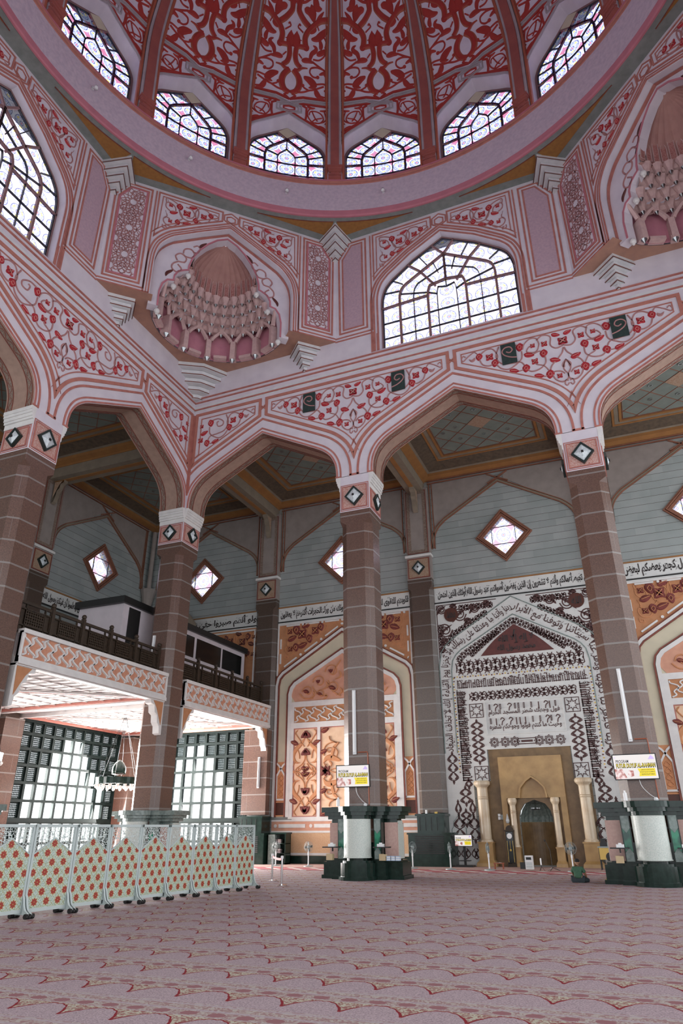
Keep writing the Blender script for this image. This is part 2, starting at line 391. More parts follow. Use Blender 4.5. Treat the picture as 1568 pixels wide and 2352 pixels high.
# profile functions for strokes
leafp=lambda t:max(.08,math.sin(PI*min(1,t*1.02)**.8)**.8)
tapp=lambda t:max(.05,1-t)
knobp=lambda t:.75
def motif(bm,fn,data,mir=1,du=0,dv=0,d=.03,d0=0,su=1,sv=1,dom=None,clip=None,mids=None,wsc=1,fl=1):
    """draw a traced scroll; dom maps element type to material index"""
    idx=mids or {}
    for ty,w,pts in data:
        p=[(du+mir*su*a,dv+sv*b) for a,b in pts]
        if clip and any(not clip(*q) for q in p): continue
        w=w*wsc; mi=idx.get(ty,0)
        if ty in 'kmgrt':
            c=cr(p,5) if ty not in 'gr' else [Vector(q) for q in p]; (bm.ribbon(fn,c,w,d,d0,mi=mi) if ty in 'gr' else bm.stroke(fn,c,w,d,d0,tapp if ty=='t' else None,mi))
        elif ty in 'lc': bm.stroke(fn,cr(p,6),w,d,d0,leafp,mi)
        elif ty=='o': bm.disc(fn,p[0][0],p[0][1],w,d,d0,12,mi)
        else:
            u,v=p[0]; r=w*1.15*fl
            def blob(cu,cv,a,ln,wd,m=mi):
                q=[(cu-math.cos(a)*ln*.5,cv-math.sin(a)*ln*.5),(cu,cv),(cu+math.cos(a)*ln*.5,cv+math.sin(a)*ln*.5)]
                bm.stroke(fn,cr(q,4),wd,d*1.3,d0,leafp,m)
            li=idx.get('line',mi)
            if ty=='b':
                for k in range(4): 
                    a=PI/4+k*PI/2; blob(u+math.cos(a)*r*.45,v+math.sin(a)*r*.45,a,r*1.2,r*1.0)
                for k in range(4):
                    a=PI/4+k*PI/2; bm.stroke(fn,[(u,v),(u+math.cos(a)*r*.7,v+math.sin(a)*r*.7)],r*.12,d*1.9,d*1.2,None,li)
            elif ty=='s':
                blob(u,v,-PI/2+.2*mir,r*2.4,r*2.0); bm.stroke(fn,cr([(u-r*.45,v),(u,v+r*.5),(u+r*.4,v),(u,v-r*.6),(u-r*.45,v)],4),r*.13,d*1.9,d*1.2,None,li)
            elif ty=='f':
                blob(u,v,.35*mir,r*2.5,r*1.5); bm.stroke(fn,[(u-r*.8,v-r*.2*mir),(u+r*.8,v+r*.3*mir)],r*.13,d*1.9,d*1.2,None,li)
            elif ty=='T':
                r*=.75
                s_=1 if sv>0 else -1
                blob(u,v+s_*r*.1,PI/2,r*1.5,r*.8); blob(u-r*.5,v+s_*r*.2,PI/2+.5*s_,r*1.3,r*.6); blob(u+r*.5,v+s_*r*.2,PI/2-.5*s_,r*1.3,r*.6)
# traced scrollwork, (type, width, points)
TR_DOME=[('k',0.36,[(0.01,41.21),(0.14,41.44),(0.2,41.91),(0.17,42.38),(0.06,42.8)]),('t',0.3,[(0.06,42.8),(0.15,42.83),(0.25,42.98),(0.37,42.99)]),('k',0.3,[(0.08,44.17),(0.07,43.7),(0.11,43.3),(0.21,43.01)]),('k',0.3,[(0.07,44.12),(0.14,44.3),(0.31,44.28)]),('o',0.24,[(0.32,44.26)]),('k',0.34,[(0.3,44.37),(0.28,44.81),(0.33,45.17),(0.44,45.47),(0.64,45.82),(0.87,45.9)]),('k',0.34,[(0.37,45.49),(0.21,45.83),(0.09,46.23),(0.1,46.62)]),('m',0.1,[(0.15,43.84),(0.23,43.59)]),('l',0.5,[(0.22,43.48),(0.37,43.53),(0.5,43.39)]),('l',0.4,[(0.41,43.4),(0.45,43.93),(0.54,44.15),(0.55,44.34),(0.48,44.44)]),('m',0.12,[(0.49,43.62),(0.63,43.59),(0.75,43.85),(0.8,44.21)]),('l',0.5,[(0.57,43.9),(0.7,44.08),(0.82,44.28)]),('m',0.1,[(0.76,44.3),(0.79,44.72),(0.71,45.05)]),('l',0.6,[(0.43,44.8),(0.58,44.88),(0.69,45.12),(0.82,45.4),(0.78,45.63)]),('l',0.35,[(0.66,44.22),(0.67,44.54),(0.61,44.97)]),('m',0.1,[(0.62,45.29),(0.57,45.57)]),('m',0.14,[(0.48,43.47),(0.61,43.23),(0.76,42.96),(0.82,42.84)]),('o',0.13,[(0.82,42.85)]),('l',0.36,[(0.64,42.67),(0.77,42.79),(0.83,42.45),(0.8,41.98)]),('m',0.13,[(0.71,43.04),(0.58,43.13),(0.45,43.05),(0.43,42.76),(0.51,42.5),(0.61,42.48)]),('o',0.13,[(0.61,42.49)]),('l',0.62,[(0.29,42.45),(0.43,42.28),(0.53,41.91),(0.41,41.73)]),('m',0.13,[(0.44,41.92),(0.62,42.03),(0.76,42.05),(0.85,41.84),(0.83,41.57),(0.76,41.61)]),('l',0.45,[(0.56,41.73),(0.64,41.2),(0.79,41.12)]),('m',0.14,[(0.1,41.29),(0.29,41.39),(0.43,41.56),(0.54,41.64),(0.75,41.89)]),('m',0.12,[(0.43,41.53),(0.31,41.71),(0.28,41.88)]),('o',0.12,[(0.28,41.84)]),('c',0.75,[(0.06,44.18),(0.07,44.66),(0.07,45.12)]),('m',0.1,[(0.09,45.36),(0.23,45.11)]),('m',0.12,[(0.08,45.35),(0.12,45.53),(0.16,45.45)]),('l',0.2,[(0.09,44.71),(0.2,44.64)]),('l',0.2,[(0.08,44.47),(0.17,44.44)]),('l',0.55,[(0.22,46.33),(0.36,46.24),(0.49,45.71)]),('l',0.55,[(0.39,46.58),(0.46,46.18),(0.49,45.71)]),('l',0.35,[(0.5,45.48),(0.62,46.0),(0.73,46.29)]),('l',0.3,[(0.4,45.12),(0.51,45.32),(0.54,45.46)])]
TR_DOME2=[('l',0.25,[(0.39,40.41),(0.48,40.24),(0.57,40.26)]),('m',0.11,[(0.48,40.24),(0.42,40.01),(0.41,39.6),(0.48,39.1),(0.59,38.92),(0.74,39.04),(0.81,39.39),(0.76,40.09)]),('m',0.11,[(0.44,39.61),(0.47,39.94),(0.6,39.96),(0.71,39.73),(0.75,39.29),(0.67,38.94),(0.57,38.97)]),('l',0.22,[(0.67,40.05),(0.78,40.07),(0.85,40.16)]),('l',0.3,[(0.65,38.66),(0.75,38.47),(0.86,38.04)]),('m',0.1,[(0.5,40.01),(0.57,39.4),(0.63,39.09)]),('m',0.1,[(0.5,38.98),(0.57,39.26),(0.72,39.42)]),('m',0.08,[(0.78,38.84),(0.84,39.12)]),('r',0.16,[(0.22,40.5),(0.93,40.34),(0.93,37.95),(0.8,38.25),(0.36,39.1),(0.38,39.5),(0.38,40.2),(0.22,40.5)]),('g',0.1,[(0.97,40.64),(0.31,40.78),(0,40.45)]),('g',0.1,[(0.97,40.46),(0.33,40.6),(0.1,40.42)]),('g',0.1,[(0,40.45),(0.27,40.27),(0.27,39.74),(0,39.55)]),('g',0.1,[(0,40.31),(0.2,40.18),(0.2,39.82),(0,39.68)]),('r',0.13,[(0,40.18),(0.12,40.09),(0.12,39.9),(0,39.8)]),('r',0.2,[(0.95,40.84),(0.3,41.0),(0,40.74)]),('r',0.13,[(0,40.74),(0.12,41.03),(0,41.3)])]
TR_SPAN=[('m',0.07,[(-0.0,19.29),(0.03,19.05),(0.28,18.93),(0.55,19.15),(0.61,19.5),(0.29,19.49),(0.12,19.32)]),('m',0.07,[(0.02,20.68),(0.11,20.41),(0.35,20.13),(0.62,19.85),(0.74,19.46)]),('m',0.07,[(-0.02,20.81),(0.31,20.73),(0.53,20.97),(0.49,21.42),(0.82,21.58),(1.09,21.38)]),('m',0.07,[(0.82,20.46),(0.84,20.1),(1.1,19.85),(1.47,19.81),(1.7,20.05)]),('m',0.06,[(0.72,19.59),(0.92,19.95),(1.22,20.12),(1.28,20.28)]),('m',0.06,[(1.0,21.18),(1.09,21.5),(1.37,21.55),(1.63,21.35),(1.73,21.07)]),('m',0.06,[(1.0,21.18),(1.08,20.92),(1.24,20.78),(1.56,20.9),(1.46,21.12),(1.3,21.16)]),('m',0.06,[(1.29,20.7),(1.02,20.78),(0.85,20.64)]),('m',0.07,[(1.78,21.0),(1.82,20.62),(2.08,20.37),(2.44,20.21),(2.76,20.36),(2.96,20.67)]),('m',0.07,[(1.7,20.11),(1.87,20.43),(2.29,20.49),(2.72,20.61),(2.92,21.04),(2.76,21.55)]),('m',0.07,[(1.9,21.39),(2.28,21.41),(2.59,21.2),(2.58,20.96),(2.31,20.94),(2.22,21.18),(2.33,21.24)]),('m',0.07,[(2.99,20.72),(2.85,21.07),(3.03,21.5),(3.34,21.54),(3.64,21.33)]),('m',0.07,[(3.69,21.19),(3.56,20.8),(3.29,20.64),(3.04,20.68)]),('m',0.06,[(3.69,21.31),(3.86,21.57),(4.16,21.42),(4.41,21.22),(4.49,21.35),(4.4,21.5),(4.29,21.41)]),('l',0.16,[(3.87,21.26),(3.99,21.13),(4.15,21.24)]),('m',0.06,[(-0.0,19.29),(-0.15,19.63),(0.01,20.04)]),('l',0.14,[(0.12,19.62),(0.13,19.8),(0.01,20.04)]),('m',0.06,[(0.03,18.93),(0.14,18.96),(0.19,18.8),(0.11,18.7),(0.03,18.81)]),('m',0.05,[(1.75,20.01),(1.96,19.98),(2.2,20.04)]),('m',0.05,[(0.77,19.4),(0.98,19.4),(1.2,19.49)]),('b',0.2,[(-0.02,21.03)]),('f',0.13,[(0.25,21.44)]),('b',0.14,[(0.78,21.1)]),('b',0.11,[(1.28,21.15)]),('f',0.16,[(1.48,20.71)]),('s',0.15,[(0.87,20.6)]),('b',0.15,[(1.28,20.29)]),('s',0.15,[(1.69,20.03)]),('f',0.15,[(2.2,20.05)]),('f',0.16,[(0.43,20.12)]),('f',0.15,[(1.18,19.49)]),('s',0.16,[(0.73,19.44)]),('b',0.12,[(0.35,19.26)]),('s',0.16,[(1.84,21.23)]),('b',0.18,[(3.21,21.1)]),('s',0.14,[(3.68,21.24)]),('s',0.15,[(3.0,20.7)])]
TR_DRUM=[('b',0.32,[(-2.21,29.94)]),('b',0.26,[(-1.36,30.07)]),('s',0.24,[(-2.59,30.23)]),('s',0.21,[(-1.74,29.61)]),('s',0.2,[(-1.0,30.26)]),('s',0.2,[(-2.61,29.17)]),('f',0.23,[(-2.86,29.75)]),('f',0.23,[(-1.94,30.46)]),('f',0.23,[(-2.16,29.26)]),('b',0.17,[(-3.03,30.18)]),('b',0.17,[(-2.98,29.1)]),('m',0.06,[(-2.76,29.88),(-2.83,30.16),(-3.07,30.33),(-3.27,30.27),(-3.25,29.97),(-3.04,29.78)]),('m',0.06,[(-3.27,30.27),(-3.29,30.59),(-2.96,30.53),(-2.69,30.38)]),('m',0.07,[(-2.62,30.07),(-2.49,29.67),(-2.29,29.5),(-1.91,29.5),(-1.68,29.82),(-1.63,30.29),(-1.75,30.52)]),('m',0.06,[(-2.3,30.36),(-1.98,30.3),(-1.83,30.02),(-1.95,29.73),(-2.22,29.66)]),('m',0.06,[(-2.54,29.34),(-2.39,29.56),(-2.62,30.03)]),('m',0.07,[(-1.73,29.78),(-1.79,30.22),(-1.59,30.56),(-1.21,30.54),(-1.01,30.28)]),('m',0.06,[(-1.01,30.1),(-1.15,29.74),(-1.42,29.61),(-1.63,29.66)]),('m',0.05,[(-0.95,30.36),(-0.79,30.43),(-0.59,30.27),(-0.71,30.01)]),('l',0.12,[(-0.81,30.09),(-0.6,30.1)]),('m',0.06,[(-2.62,29.03),(-2.85,28.78),(-3.18,28.83),(-3.31,29.09),(-3.22,29.3),(-3.0,29.25)]),('m',0.06,[(-3.32,28.75),(-3.3,28.57),(-3.13,28.54),(-3.13,28.66),(-3.24,28.69)]),('m',0.05,[(-3.18,29.53),(-3.16,29.38),(-3.25,29.21)]),('l',0.12,[(-3.26,29.73),(-3.21,29.54)]),('l',0.12,[(-3.23,30.53),(-3.18,30.37)]),('m',0.05,[(-2.46,29.24),(-2.3,29.11),(-2.16,29.26)])]
TR_NICHE=[('l',0.22,[(0.07,-1.76),(0.33,-1.42),(0.63,-1.15),(0.77,-0.81),(0.6,-0.51),(0.31,-0.46)]),('m',0.06,[(0.03,-0.92),(0.06,-0.62),(0.24,-0.37),(0.52,-0.2),(0.59,-0.08),(0.46,-0.05),(0.41,-0.2)]),('m',0.06,[(0.54,-2.2),(0.64,-2.04),(0.39,-1.7),(0.1,-1.31)]),('m',0.05,[(0.37,-0.68),(0.4,-0.93),(0.5,-1.19)]),('m',0.06,[(0.08,-0.41),(0.31,-0.11),(0.56,0.01),(0.82,0.05)]),('m',0.05,[(0.79,0.01),(0.77,-0.3),(0.62,-0.51)]),('T',0.26,[(0.04,-1.05)]),('T',0.28,[(0.05,-1.99)]),('f',0.15,[(0.69,-1.53)]),('f',0.13,[(0.04,-0.14)]),('l',0.12,[(0.49,-2.24),(0.67,-2.0)])]
TR_NICHEC=[('l',0.3,[(-0.14,-0.49),(-0.64,-0.66),(-0.99,-0.63),(-1.17,-0.39)]),('l',0.2,[(-0.69,-0.62),(-0.54,-1.18),(-0.22,-1.43)]),('m',0.07,[(-1.14,-0.78),(-1.14,-1.12),(-0.94,-1.38),(-0.54,-1.47),(-0.22,-1.41)]),('m',0.06,[(-0.83,-1.8),(-0.74,-1.57),(-0.34,-1.43)]),('m',0.06,[(-0.39,-0.71),(-0.32,-0.97),(-0.54,-1.22)]),('m',0.06,[(-0.69,-1.17),(-0.91,-1.17),(-0.94,-1.0),(-0.81,-0.96),(-0.78,-1.04)]),('T',0.32,[(-1.04,0.01)]),('m',0.06,[(-0.79,0.01),(-0.49,0.1),(-0.21,-0.01)]),('f',0.14,[(-1.14,-1.01)]),('f',0.16,[(-1.08,-2.15)]),('m',0.05,[(-1.12,-0.39),(-1.07,-0.27),(-0.99,-0.35)]),('l',0.12,[(-0.84,-0.49),(-0.69,-0.36),(-0.72,-0.19)])]
# ---------------------------------------------------------------- the domed hall: arcade, drum, squinches, ring, dome
L=28.42; CX=14.21; XC=9.25; XD=19.17; ZS=16.42
HA=[(4.045,ZS),(4.03,16.85),(3.94,17.28),(3.72,17.70),(3.36,18.05),(2.97,18.29)]
def arch_path(cx,hw=4.045,half=HA,straight=((2.25,18.68),(1.2,19.24),(0,19.88)),n=4,dz=0):
    k=hw/half[0][0]; h=[tuple(p) for p in cr(half,n)]+[tuple(p) for p in straight]
    h=[(x*k,z+dz) for x,z in h]
    return [(cx-x,z) for x,z in h]+[(cx+x,z) for x,z in reversed(h[:-1])]
def clipu(path,a,b):
    out=[]
    for p,q in zip(path,path[1:]):
        p=Vector(p);q=Vector(q)
        for side,lim in ((1,a),(-1,b)): pass
        lo,hi=(p,q)
        def cut(p,q,lim): t=(lim-p.x)/(q.x-p.x); return p+(q-p)*t
        if max(p.x,q.x)<a or min(p.x,q.x)>b: continue
        if abs(q.x-p.x)>1e-9:
            if p.x<a: p=cut(p,q,a)
            if q.x<a: q=cut(p,q,a)
            if p.x>b: p=cut(p,q,b)
            if q.x>b: q=cut(p,q,b)
        if not out or (out[-1]-p).length>1e-5: out.append(p)
        out.append(q)
    return [(p.x,p.y) for p in out]
ARCH=[arch_path(4.268,4.068),arch_path(CX),arch_path(L-4.268,4.068)]
WH=[(3.47,23.12),(3.47,25.3),(3.47,26.3),(3.40,26.85),(3.2,27.38),(2.85,27.8)]
def win_path(cx,e=0): 
    p=[(x,z) for x,z in cr(WH,3)]+[(1.64,28.75),(0,29.69)]
    P=[(cx-x,z) for x,z in p]+[(cx+x,z) for x,z in reversed(p[:-1])]
    return P if not e else [(q.x,q.y) for q in offs(P,e)]
# --- wall sheet with arches and window
out=[(0,ZS),(.2,ZS)]+ARCH[0][1:-1]+[(8.336,ZS),(XC+.914,ZS)]+ARCH[1][1:-1]+[(18.256,ZS),(20.084,ZS)]+ARCH[2][1:-1]+[(L-.2,ZS),(L,ZS),(L,31.15),(0,31.15)]
wp=win_path(CX)
bm=MB(); bm.poly(F_,out,0,None,0,holes=[wp]); bm.poly(F_,[p for p in out if p[1]<22.9]+[(L,22.9),(0,22.9)],-1.44,None,0)
# soffits of the arches
for A in ARCH:
    P=A; n=len(P)
    bm.add([F_(p[0],p[1],0) for p in P]+[F_(p[0],p[1],-1.44) for p in P],[(i,i+1,n+i+1,n+i) for i in range(n-1)],1)
# window reveal
n=len(wp); bm.add([F_(p[0],p[1],0) for p in wp]+[F_(p[0],p[1],-.55) for p in wp],[(i,(i+1)%n,n+(i+1)%n,n+i) for i in range(n)],0)
arc=struct('wall_arcade',bm,['plaster','soffit_tan'])
def sub(name,mats,fnc,parent=arc,**k):
    b=MB(); fnc(b); return b.build(name,mats,parent,**k)
def mold(b):
    for A in ARCH:
        for w,e in ((.075,.06),(.075,.24)):
            P=[(q.x,q.y) for q in offs(A,e)]; b.ribbon(F_,clipu(P,.02,L-.02) if A is not ARCH[1] else P,w,.035)
        P=[(q.x,q.y) for q in offs(A,.74)]; b.ribbon(F_,clipu(P,.02,L-.02),.1,.04)
    for c in (XC,XD):
        b.fbox(F_,c-.25,c+.25,ZS,ZS+.09,0,.04)
        for s in (-1,1): b.fbox(F_,min(c+s*.65,c+s*.94),max(c+s*.65,c+s*.94),ZS,ZS+.06,0,.04)
    for z,w in ((23.0,.07),(22.74,.07),(22.29,.08)): b.fbox(F_,0,L,z-w/2,z+w/2,0,.06)
    for u in (.06,L-.06): b.fbox(F_,u-.06,u+.06,17.3,21.96,0,.03)
def spandrels(): 
    r=[]
    for i,c in enumerate((XC,XD)):
        a=clipu([(q.x,q.y) for q in offs(ARCH[i],1.03)],(4.45 if i==0 else CX+.17),c); b_=clipu([(q.x,q.y) for q in offs(ARCH[i+1],1.03)],c,(CX-.17 if i==0 else L-4.45))
        r.append([(a[0][0],21.93)]+a+b_[1:]+[(b_[-1][0],21.93)])
    a=clipu([(q.x,q.y) for q in offs(ARCH[0],1.03)],.22,4.08); r.append([(.22,21.93)]+a+[(4.08,21.93)])
    r.append([(L-x,z) for x,z in reversed(r[-1])]); return r
SPN=spandrels()
def bands(b):
    for s in SPN: b.ribbon(F_,s,.15,.05,0,True)
    for u in (4.268,CX,L-4.268):
        for d in (-1,1): b.ribbon(F_,[(u-.16,21.43-.14*d),(u+.16,21.43+.14*d)],.06,.06)
def outl(b):
    for s in SPN:
        P=[(q.x,q.y) for q in offs(s,.3,True)]; b.ribbon(F_,P,.05,.03,0,True)
sub('arch_moulding','terra',mold); sub('spandrel_band','terra_orange',bands); sub('spandrel_outline','terra',outl)
def vines(b):
    for c in (XC,XD):
        for m in (1,-1): motif(b,F_,TR_SPAN,m,c,0,.035,mids=dict(b=1,f=1,s=1,line=2))
    for m,c,lo,hi in ((1,-.72,.55,99),(-1,L+.72,-1,L-.55)): motif(b,F_,TR_SPAN,m,c,0,.035,mids=dict(b=1,f=1,s=1,line=2),clip=lambda u,v,lo=lo,hi=hi:lo<u<hi)
sub('spandrel_floral_scroll',['stem','rose','rose_line'],vines)
# soffit ornament bands
def soff(b):
    for A in ARCH:
        P=[Vector(p) for p in A]; Ls=[0]
        for p,q in zip(P,P[1:]): Ls.append(Ls[-1]+(q-p).length)
        def S_(s,t,d):
            s=max(0,min(Ls[-1],s)); i=0
            while i<len(Ls)-2 and Ls[i+1]<s: i+=1
            p=P[i].lerp(P[i+1],(s-Ls[i])/(Ls[i+1]-Ls[i])); e=(P[i+1]-P[i]).normalized(); nn=Vector((e.y,-e.x))
            p=p+nn*d; return F_(p.x,p.y,-t)
        N=int(Ls[-1]/.3); ss=[Ls[-1]*i/N for i in range(N+1)]
        for t0 in (.10,.36,1.08,1.34): b.ribbon(S_,[(s,t0) for s in ss],.03,.02,0,mi=1)
        for t0 in (.23,1.21):
            k=int(Ls[-1]/.075); b.ribbon(S_,[(Ls[-1]*i/k,t0+.07*math.sin(i*.9)) for i in range(k+1)],.025,.015,0,mi=1)
            b.ribbon(S_,[(s,t0) for s in ss],.2,.006,0,mi=0)
sub('soffit_border',['border','terra_dark'],soff)
# drum window frame lines and panels
def drumlines(b):
    for e,w in ((.08,.08),(.27,.08),(.42,.09)): 
        P=[(q.x,q.y) for q in offs(wp,e)]; b.ribbon(F_,[p for p in P if True],w,.03)
    for m in (-1,1):
        def rb(pts,w,cl=False,fn=F_): b.ribbon(fn,[(CX+m*x,z) for x,z in pts],w,.03,0,cl)
        rb([(4.12,30.87),(5.04,30.9),(5.67,29.88),(5.62,24.77),(4.12,24.77)],.09,True)
        rb([(4.32,30.68),(4.93,30.68),(5.46,29.82),(5.42,24.97),(4.32,24.97)],.08,True)
        rb([(3.8,23.12),(3.8,24.33),(5.88,24.33)],.07); rb([(3.62,24.2),(3.62,23.12)],.05); rb([(3.84,30.95),(3.84,24.52),(5.88,24.52)],.07)
        sp=clipu([(q.x,q.y) for q in offs(wp,.62)],CX+.45,CX+3.68)
        tri=[(x-CX,z) for x,z in sp]; tri=[(.45,30.92)]+tri+[(3.68,30.92)]
        rb(tri,.08,True); 
        P=[(q.x*m*1.0,q.y) for q in offs([(x,z) for x,z in tri],.2,True)]
        rb([(q.x,q.y) for q in offs(tri,.2,True)],.045,True)
        rb([(.0,30.2),(.22,30.32),(.22,30.6),(0,30.72)],.06); rb([(0,30.95),(.36,30.72),(.36,30.3),(.1,30.12)],.06)
def drumflor(b):
    for m in (1,-1): motif(b,F_,TR_DRUM,m,CX,0,.035,mids=dict(b=1,f=1,s=1,line=2),fl=.62)
def pinkp(b):
    for m in (-1,1): b.poly(F_,[(CX+m*x,z) for x,z in [(4.34,30.66),(4.92,30.66),(5.44,29.8),(5.40,24.99),(4.34,24.99)]],.012,0)
sub('drum_line_moulding','terra',drumlines); sub('drum_floral_scroll',['stem','rose','rose_line'],drumflor); sub('drum_pink_panel','pink_stucco',pinkp)
def sill(b): b.fbox(F_,CX-3.9,CX+3.9,23.04,23.16,-.5,.02)
sub('window_sill','plaster_band',sill)
def tiles(b):
    for c in (XC,XD):
        for m in (-1,1):
            u0=c+m*2.36; b.fbox(F_,u0-.33,u0+.33,20.45,21.53,0,.05)
# --- big stained-glass window of the drum
wn=MB(); wn.poly(F_,wp,-.42)
win=struct('window_1',wn,'glass_drum',uvf=lambda p:(p[0]-CX,p[2]-23.55))
def scaled(e,hw,zs,za):
    """arch line similar to the window outline"""
    p=[(x/3.47*hw,z) for x,z in [(3.47,23.12),(3.47,zs-.4),(3.44,zs+.05),(3.28,zs+.45),(2.9,zs+.72)]]
    p=[tuple(q) for q in cr(p,3)]+[(0,za)]
    return [(CX-x,z) for x,z in p]+[(CX+x,z) for x,z in reversed(p[:-1])]
def mull(b):
    D=-.36; B=-.48
    b.ribbon(F_,wp,.16,D,B)
    a2=scaled(0,2.46,26.55,28.55); a3=scaled(0,.98,26.0,26.85)
    for a in (a2,a3): b.ribbon(F_,a,.11,D,B)
    for m in (-1,1):
        for p,q in (((3.47,26.0),(2.46,26.05)),((2.46,26.05),(.98,26.1)),((0,28.55),(.62,29.35)),((1.32,27.85),(2.0,28.55)),((1.32,27.85),(.55,26.6)),((0,28.55),(0,26.85))):
            b.ribbon(F_,[(CX+m*p[0],p[1]),(CX+m*q[0],q[1])],.10,D,B)
def leads(b):
    D=-.37; B=-.47
    b.ribbon(F_,[(q.x,q.y) for q in offs(wp,-.11)],.05,D,B)
    for hw,zs,za in ((1.72,26.35,27.75),(.5,25.75,26.35)): b.ribbon(F_,scaled(0,hw,zs,za),.035,D,B)
    for m in (-1,1):
        for z in (24.05,25.0): b.ribbon(F_,[(CX,z),(CX+m*3.4,z)],.035,D,B)
        for p,q in (((3.4,27.0),(2.4,26.9)),((2.46,26.7),(.98,26.3)),((.98,26.3),(.5,26.05)),((0,26.85),(0,26.35)),((2.25,27.3),(2.9,27.8)),((.9,28.1),(1.35,28.9)),((.6,28.25),(.35,27.4))):
            b.ribbon(F_,[(CX+m*p[0],p[1]),(CX+m*q[0],q[1])],.04,D,B)
sub('window_bar','mullion',mull,win); sub('window_leading','lead',leads,win)
# --- squinch with the muqarnas half dome
NH=[(3.5,24.35),(3.5,26.3),(3.45,27.0),(3.3,27.55),(3.0,28.0),(2.7,28.3)]
nhalf=[tuple(p) for p in cr(NH,3)]+[(1.4,29.1),(0,29.9)]
npath=[(-x,z) for x,z in nhalf]+[(x,z) for x,z in reversed(nhalf[:-1])]
bm=MB(); bm.poly(D_,[(-5.9,24.35)]+npath+[(5.9,24.35),(5.9,31.15),(-5.9,31.15)],0,None,0)
n=len(npath); bm.add([D_(p[0],p[1],0) for p in npath]+[D_(p[0],p[1],-.5) for p in npath],[(i,i+1,n+i+1,n+i) for i in range(n-1)],0)
e=[(q.x,q.y) for q in offs(npath,-.02)]; bm.add([D_(p[0],p[1],-.32) for p in e]+[D_(p[0],p[1],-.5) for p in e],[(i,i+1,n+i+1,n+i) for i in range(n-1)],1)
squ=struct('wall_squinch',bm,['plaster','terra'])
SCL=[(3.02,24.2),(3.02,25.1),(2.92,25.6),(2.72,25.88),(2.42,25.95),(2.40,26.3),(2.25,26.6),(1.98,26.76),(1.78,26.84),(1.76,27.15),(1.62,27.75),(1.33,28.35),(.95,28.9),(.5,29.35),(0,29.62)]
scp=[(-x,z) for x,z in SCL]+[(x,z) for x,z in reversed(SCL[:-1])]
def plate(b):
    o=[(-3.5,24.2)]+[p for p in npath[1:-1]]+[(3.5,24.2)]
    b.poly(D_,o+[(x,z) for x,z in reversed(scp)],-.5,-.95)
def pl_edge(b): b.ribbon(D_,[(q.x,q.y) for q in offs(scp,.04)],.08,-.46,-.5)
sub('niche_scalloped_plate','plaster',plate,squ); sub('niche_plate_edge','ring_pink',pl_edge,squ)
def platevine(b):
    V=[('m',.06,[(2.35,27.05),(2.15,26.8),(2.35,26.55),(2.6,26.7),(2.6,27.0),(2.35,27.25)]),('m',.06,[(2.35,27.25),(2.05,27.3),(1.98,27.6),(2.25,27.8),(2.5,27.6),(2.4,27.3)]),('m',.06,[(2.1,27.7),(1.75,27.7),(1.6,28.0),(1.8,28.25),(2.1,28.15),(2.15,27.85)]),('m',.05,[(1.7,28.1),(1.45,28.15),(1.35,28.45),(1.5,28.6),(1.7,28.45)]),('l',.14,[(1.4,28.5),(1.25,28.75),(1.05,28.95)]),('l',.14,[(2.55,26.6),(2.8,26.35),(2.85,26.1)]),
       ('f',.12,[(2.2,27.55)]),('f',.12,[(1.85,28.0)]),('b',.14,[(2.25,27.15)]),('f',.09,[(2.4,26.8)]),('f',.08,[(1.55,28.4)])]
    for m in (-1,1): motif(b,D_,V,m,0,0,-.46,-.5,mids=dict(b=1,f=1,s=1,l=1,line=1),wsc=1.3)
sub('niche_plate_scroll',['stem','maroon'],platevine,squ)
def nring(b):
    for e,w in ((.08,.07),(.2,.05),(.34,.08)): b.ribbon(D_,clipu([(q.x,q.y) for q in offs(npath,e)],-3.84,3.84),w,.03)
    for m in (-1,1):
        def rb(pts,w,cl=False): b.ribbon(D_,[(m*x,z) for x,z in pts],w,.03,0,cl)
        rb([(4.05,30.9),(5.15,30.9),(5.74,29.95),(5.68,24.77),(4.05,24.77)],.09,True)
        rb([(4.2,30.72),(5.08,30.72),(5.58,29.9),(5.54,24.95),(4.2,24.95)],.06,True)
        rb([(3.84,30.95),(3.84,24.55),(5.88,24.55)],.07); rb([(3.55,24.38),(5.88,24.38)],.06)
        sp=clipu([(q.x,q.y) for q in offs(npath,.55)],.45,3.7); tri=[(.45,30.92)]+sp+[(3.7,30.92)]
        rb(tri,.08,True); rb([(q.x,q.y) for q in offs(tri,.2,True)],.045,True)
        rb([(.0,30.3),(.22,30.42),(.22,30.65),(0,30.75)],.06); rb([(0,30.97),(.36,30.76),(.36,30.4),(.1,30.22)],.06)
sub('squinch_line_moulding','terra',nring,squ)
def sqflor(b):
    for m in (1,-1): motif(b,D_,TR_DRUM,m,-.05*m,.1,.035,mids=dict(b=1,f=1,s=1,line=2),fl=.62)
sub('squinch_floral_scroll',['stem','rose','rose_line'],sqflor,squ)
def latt_in(u,z): return 4.3<abs(u)<5.47 and 25.05<z<30.65 and (z-29.85)*.52+(abs(u)-5.5)<0.02
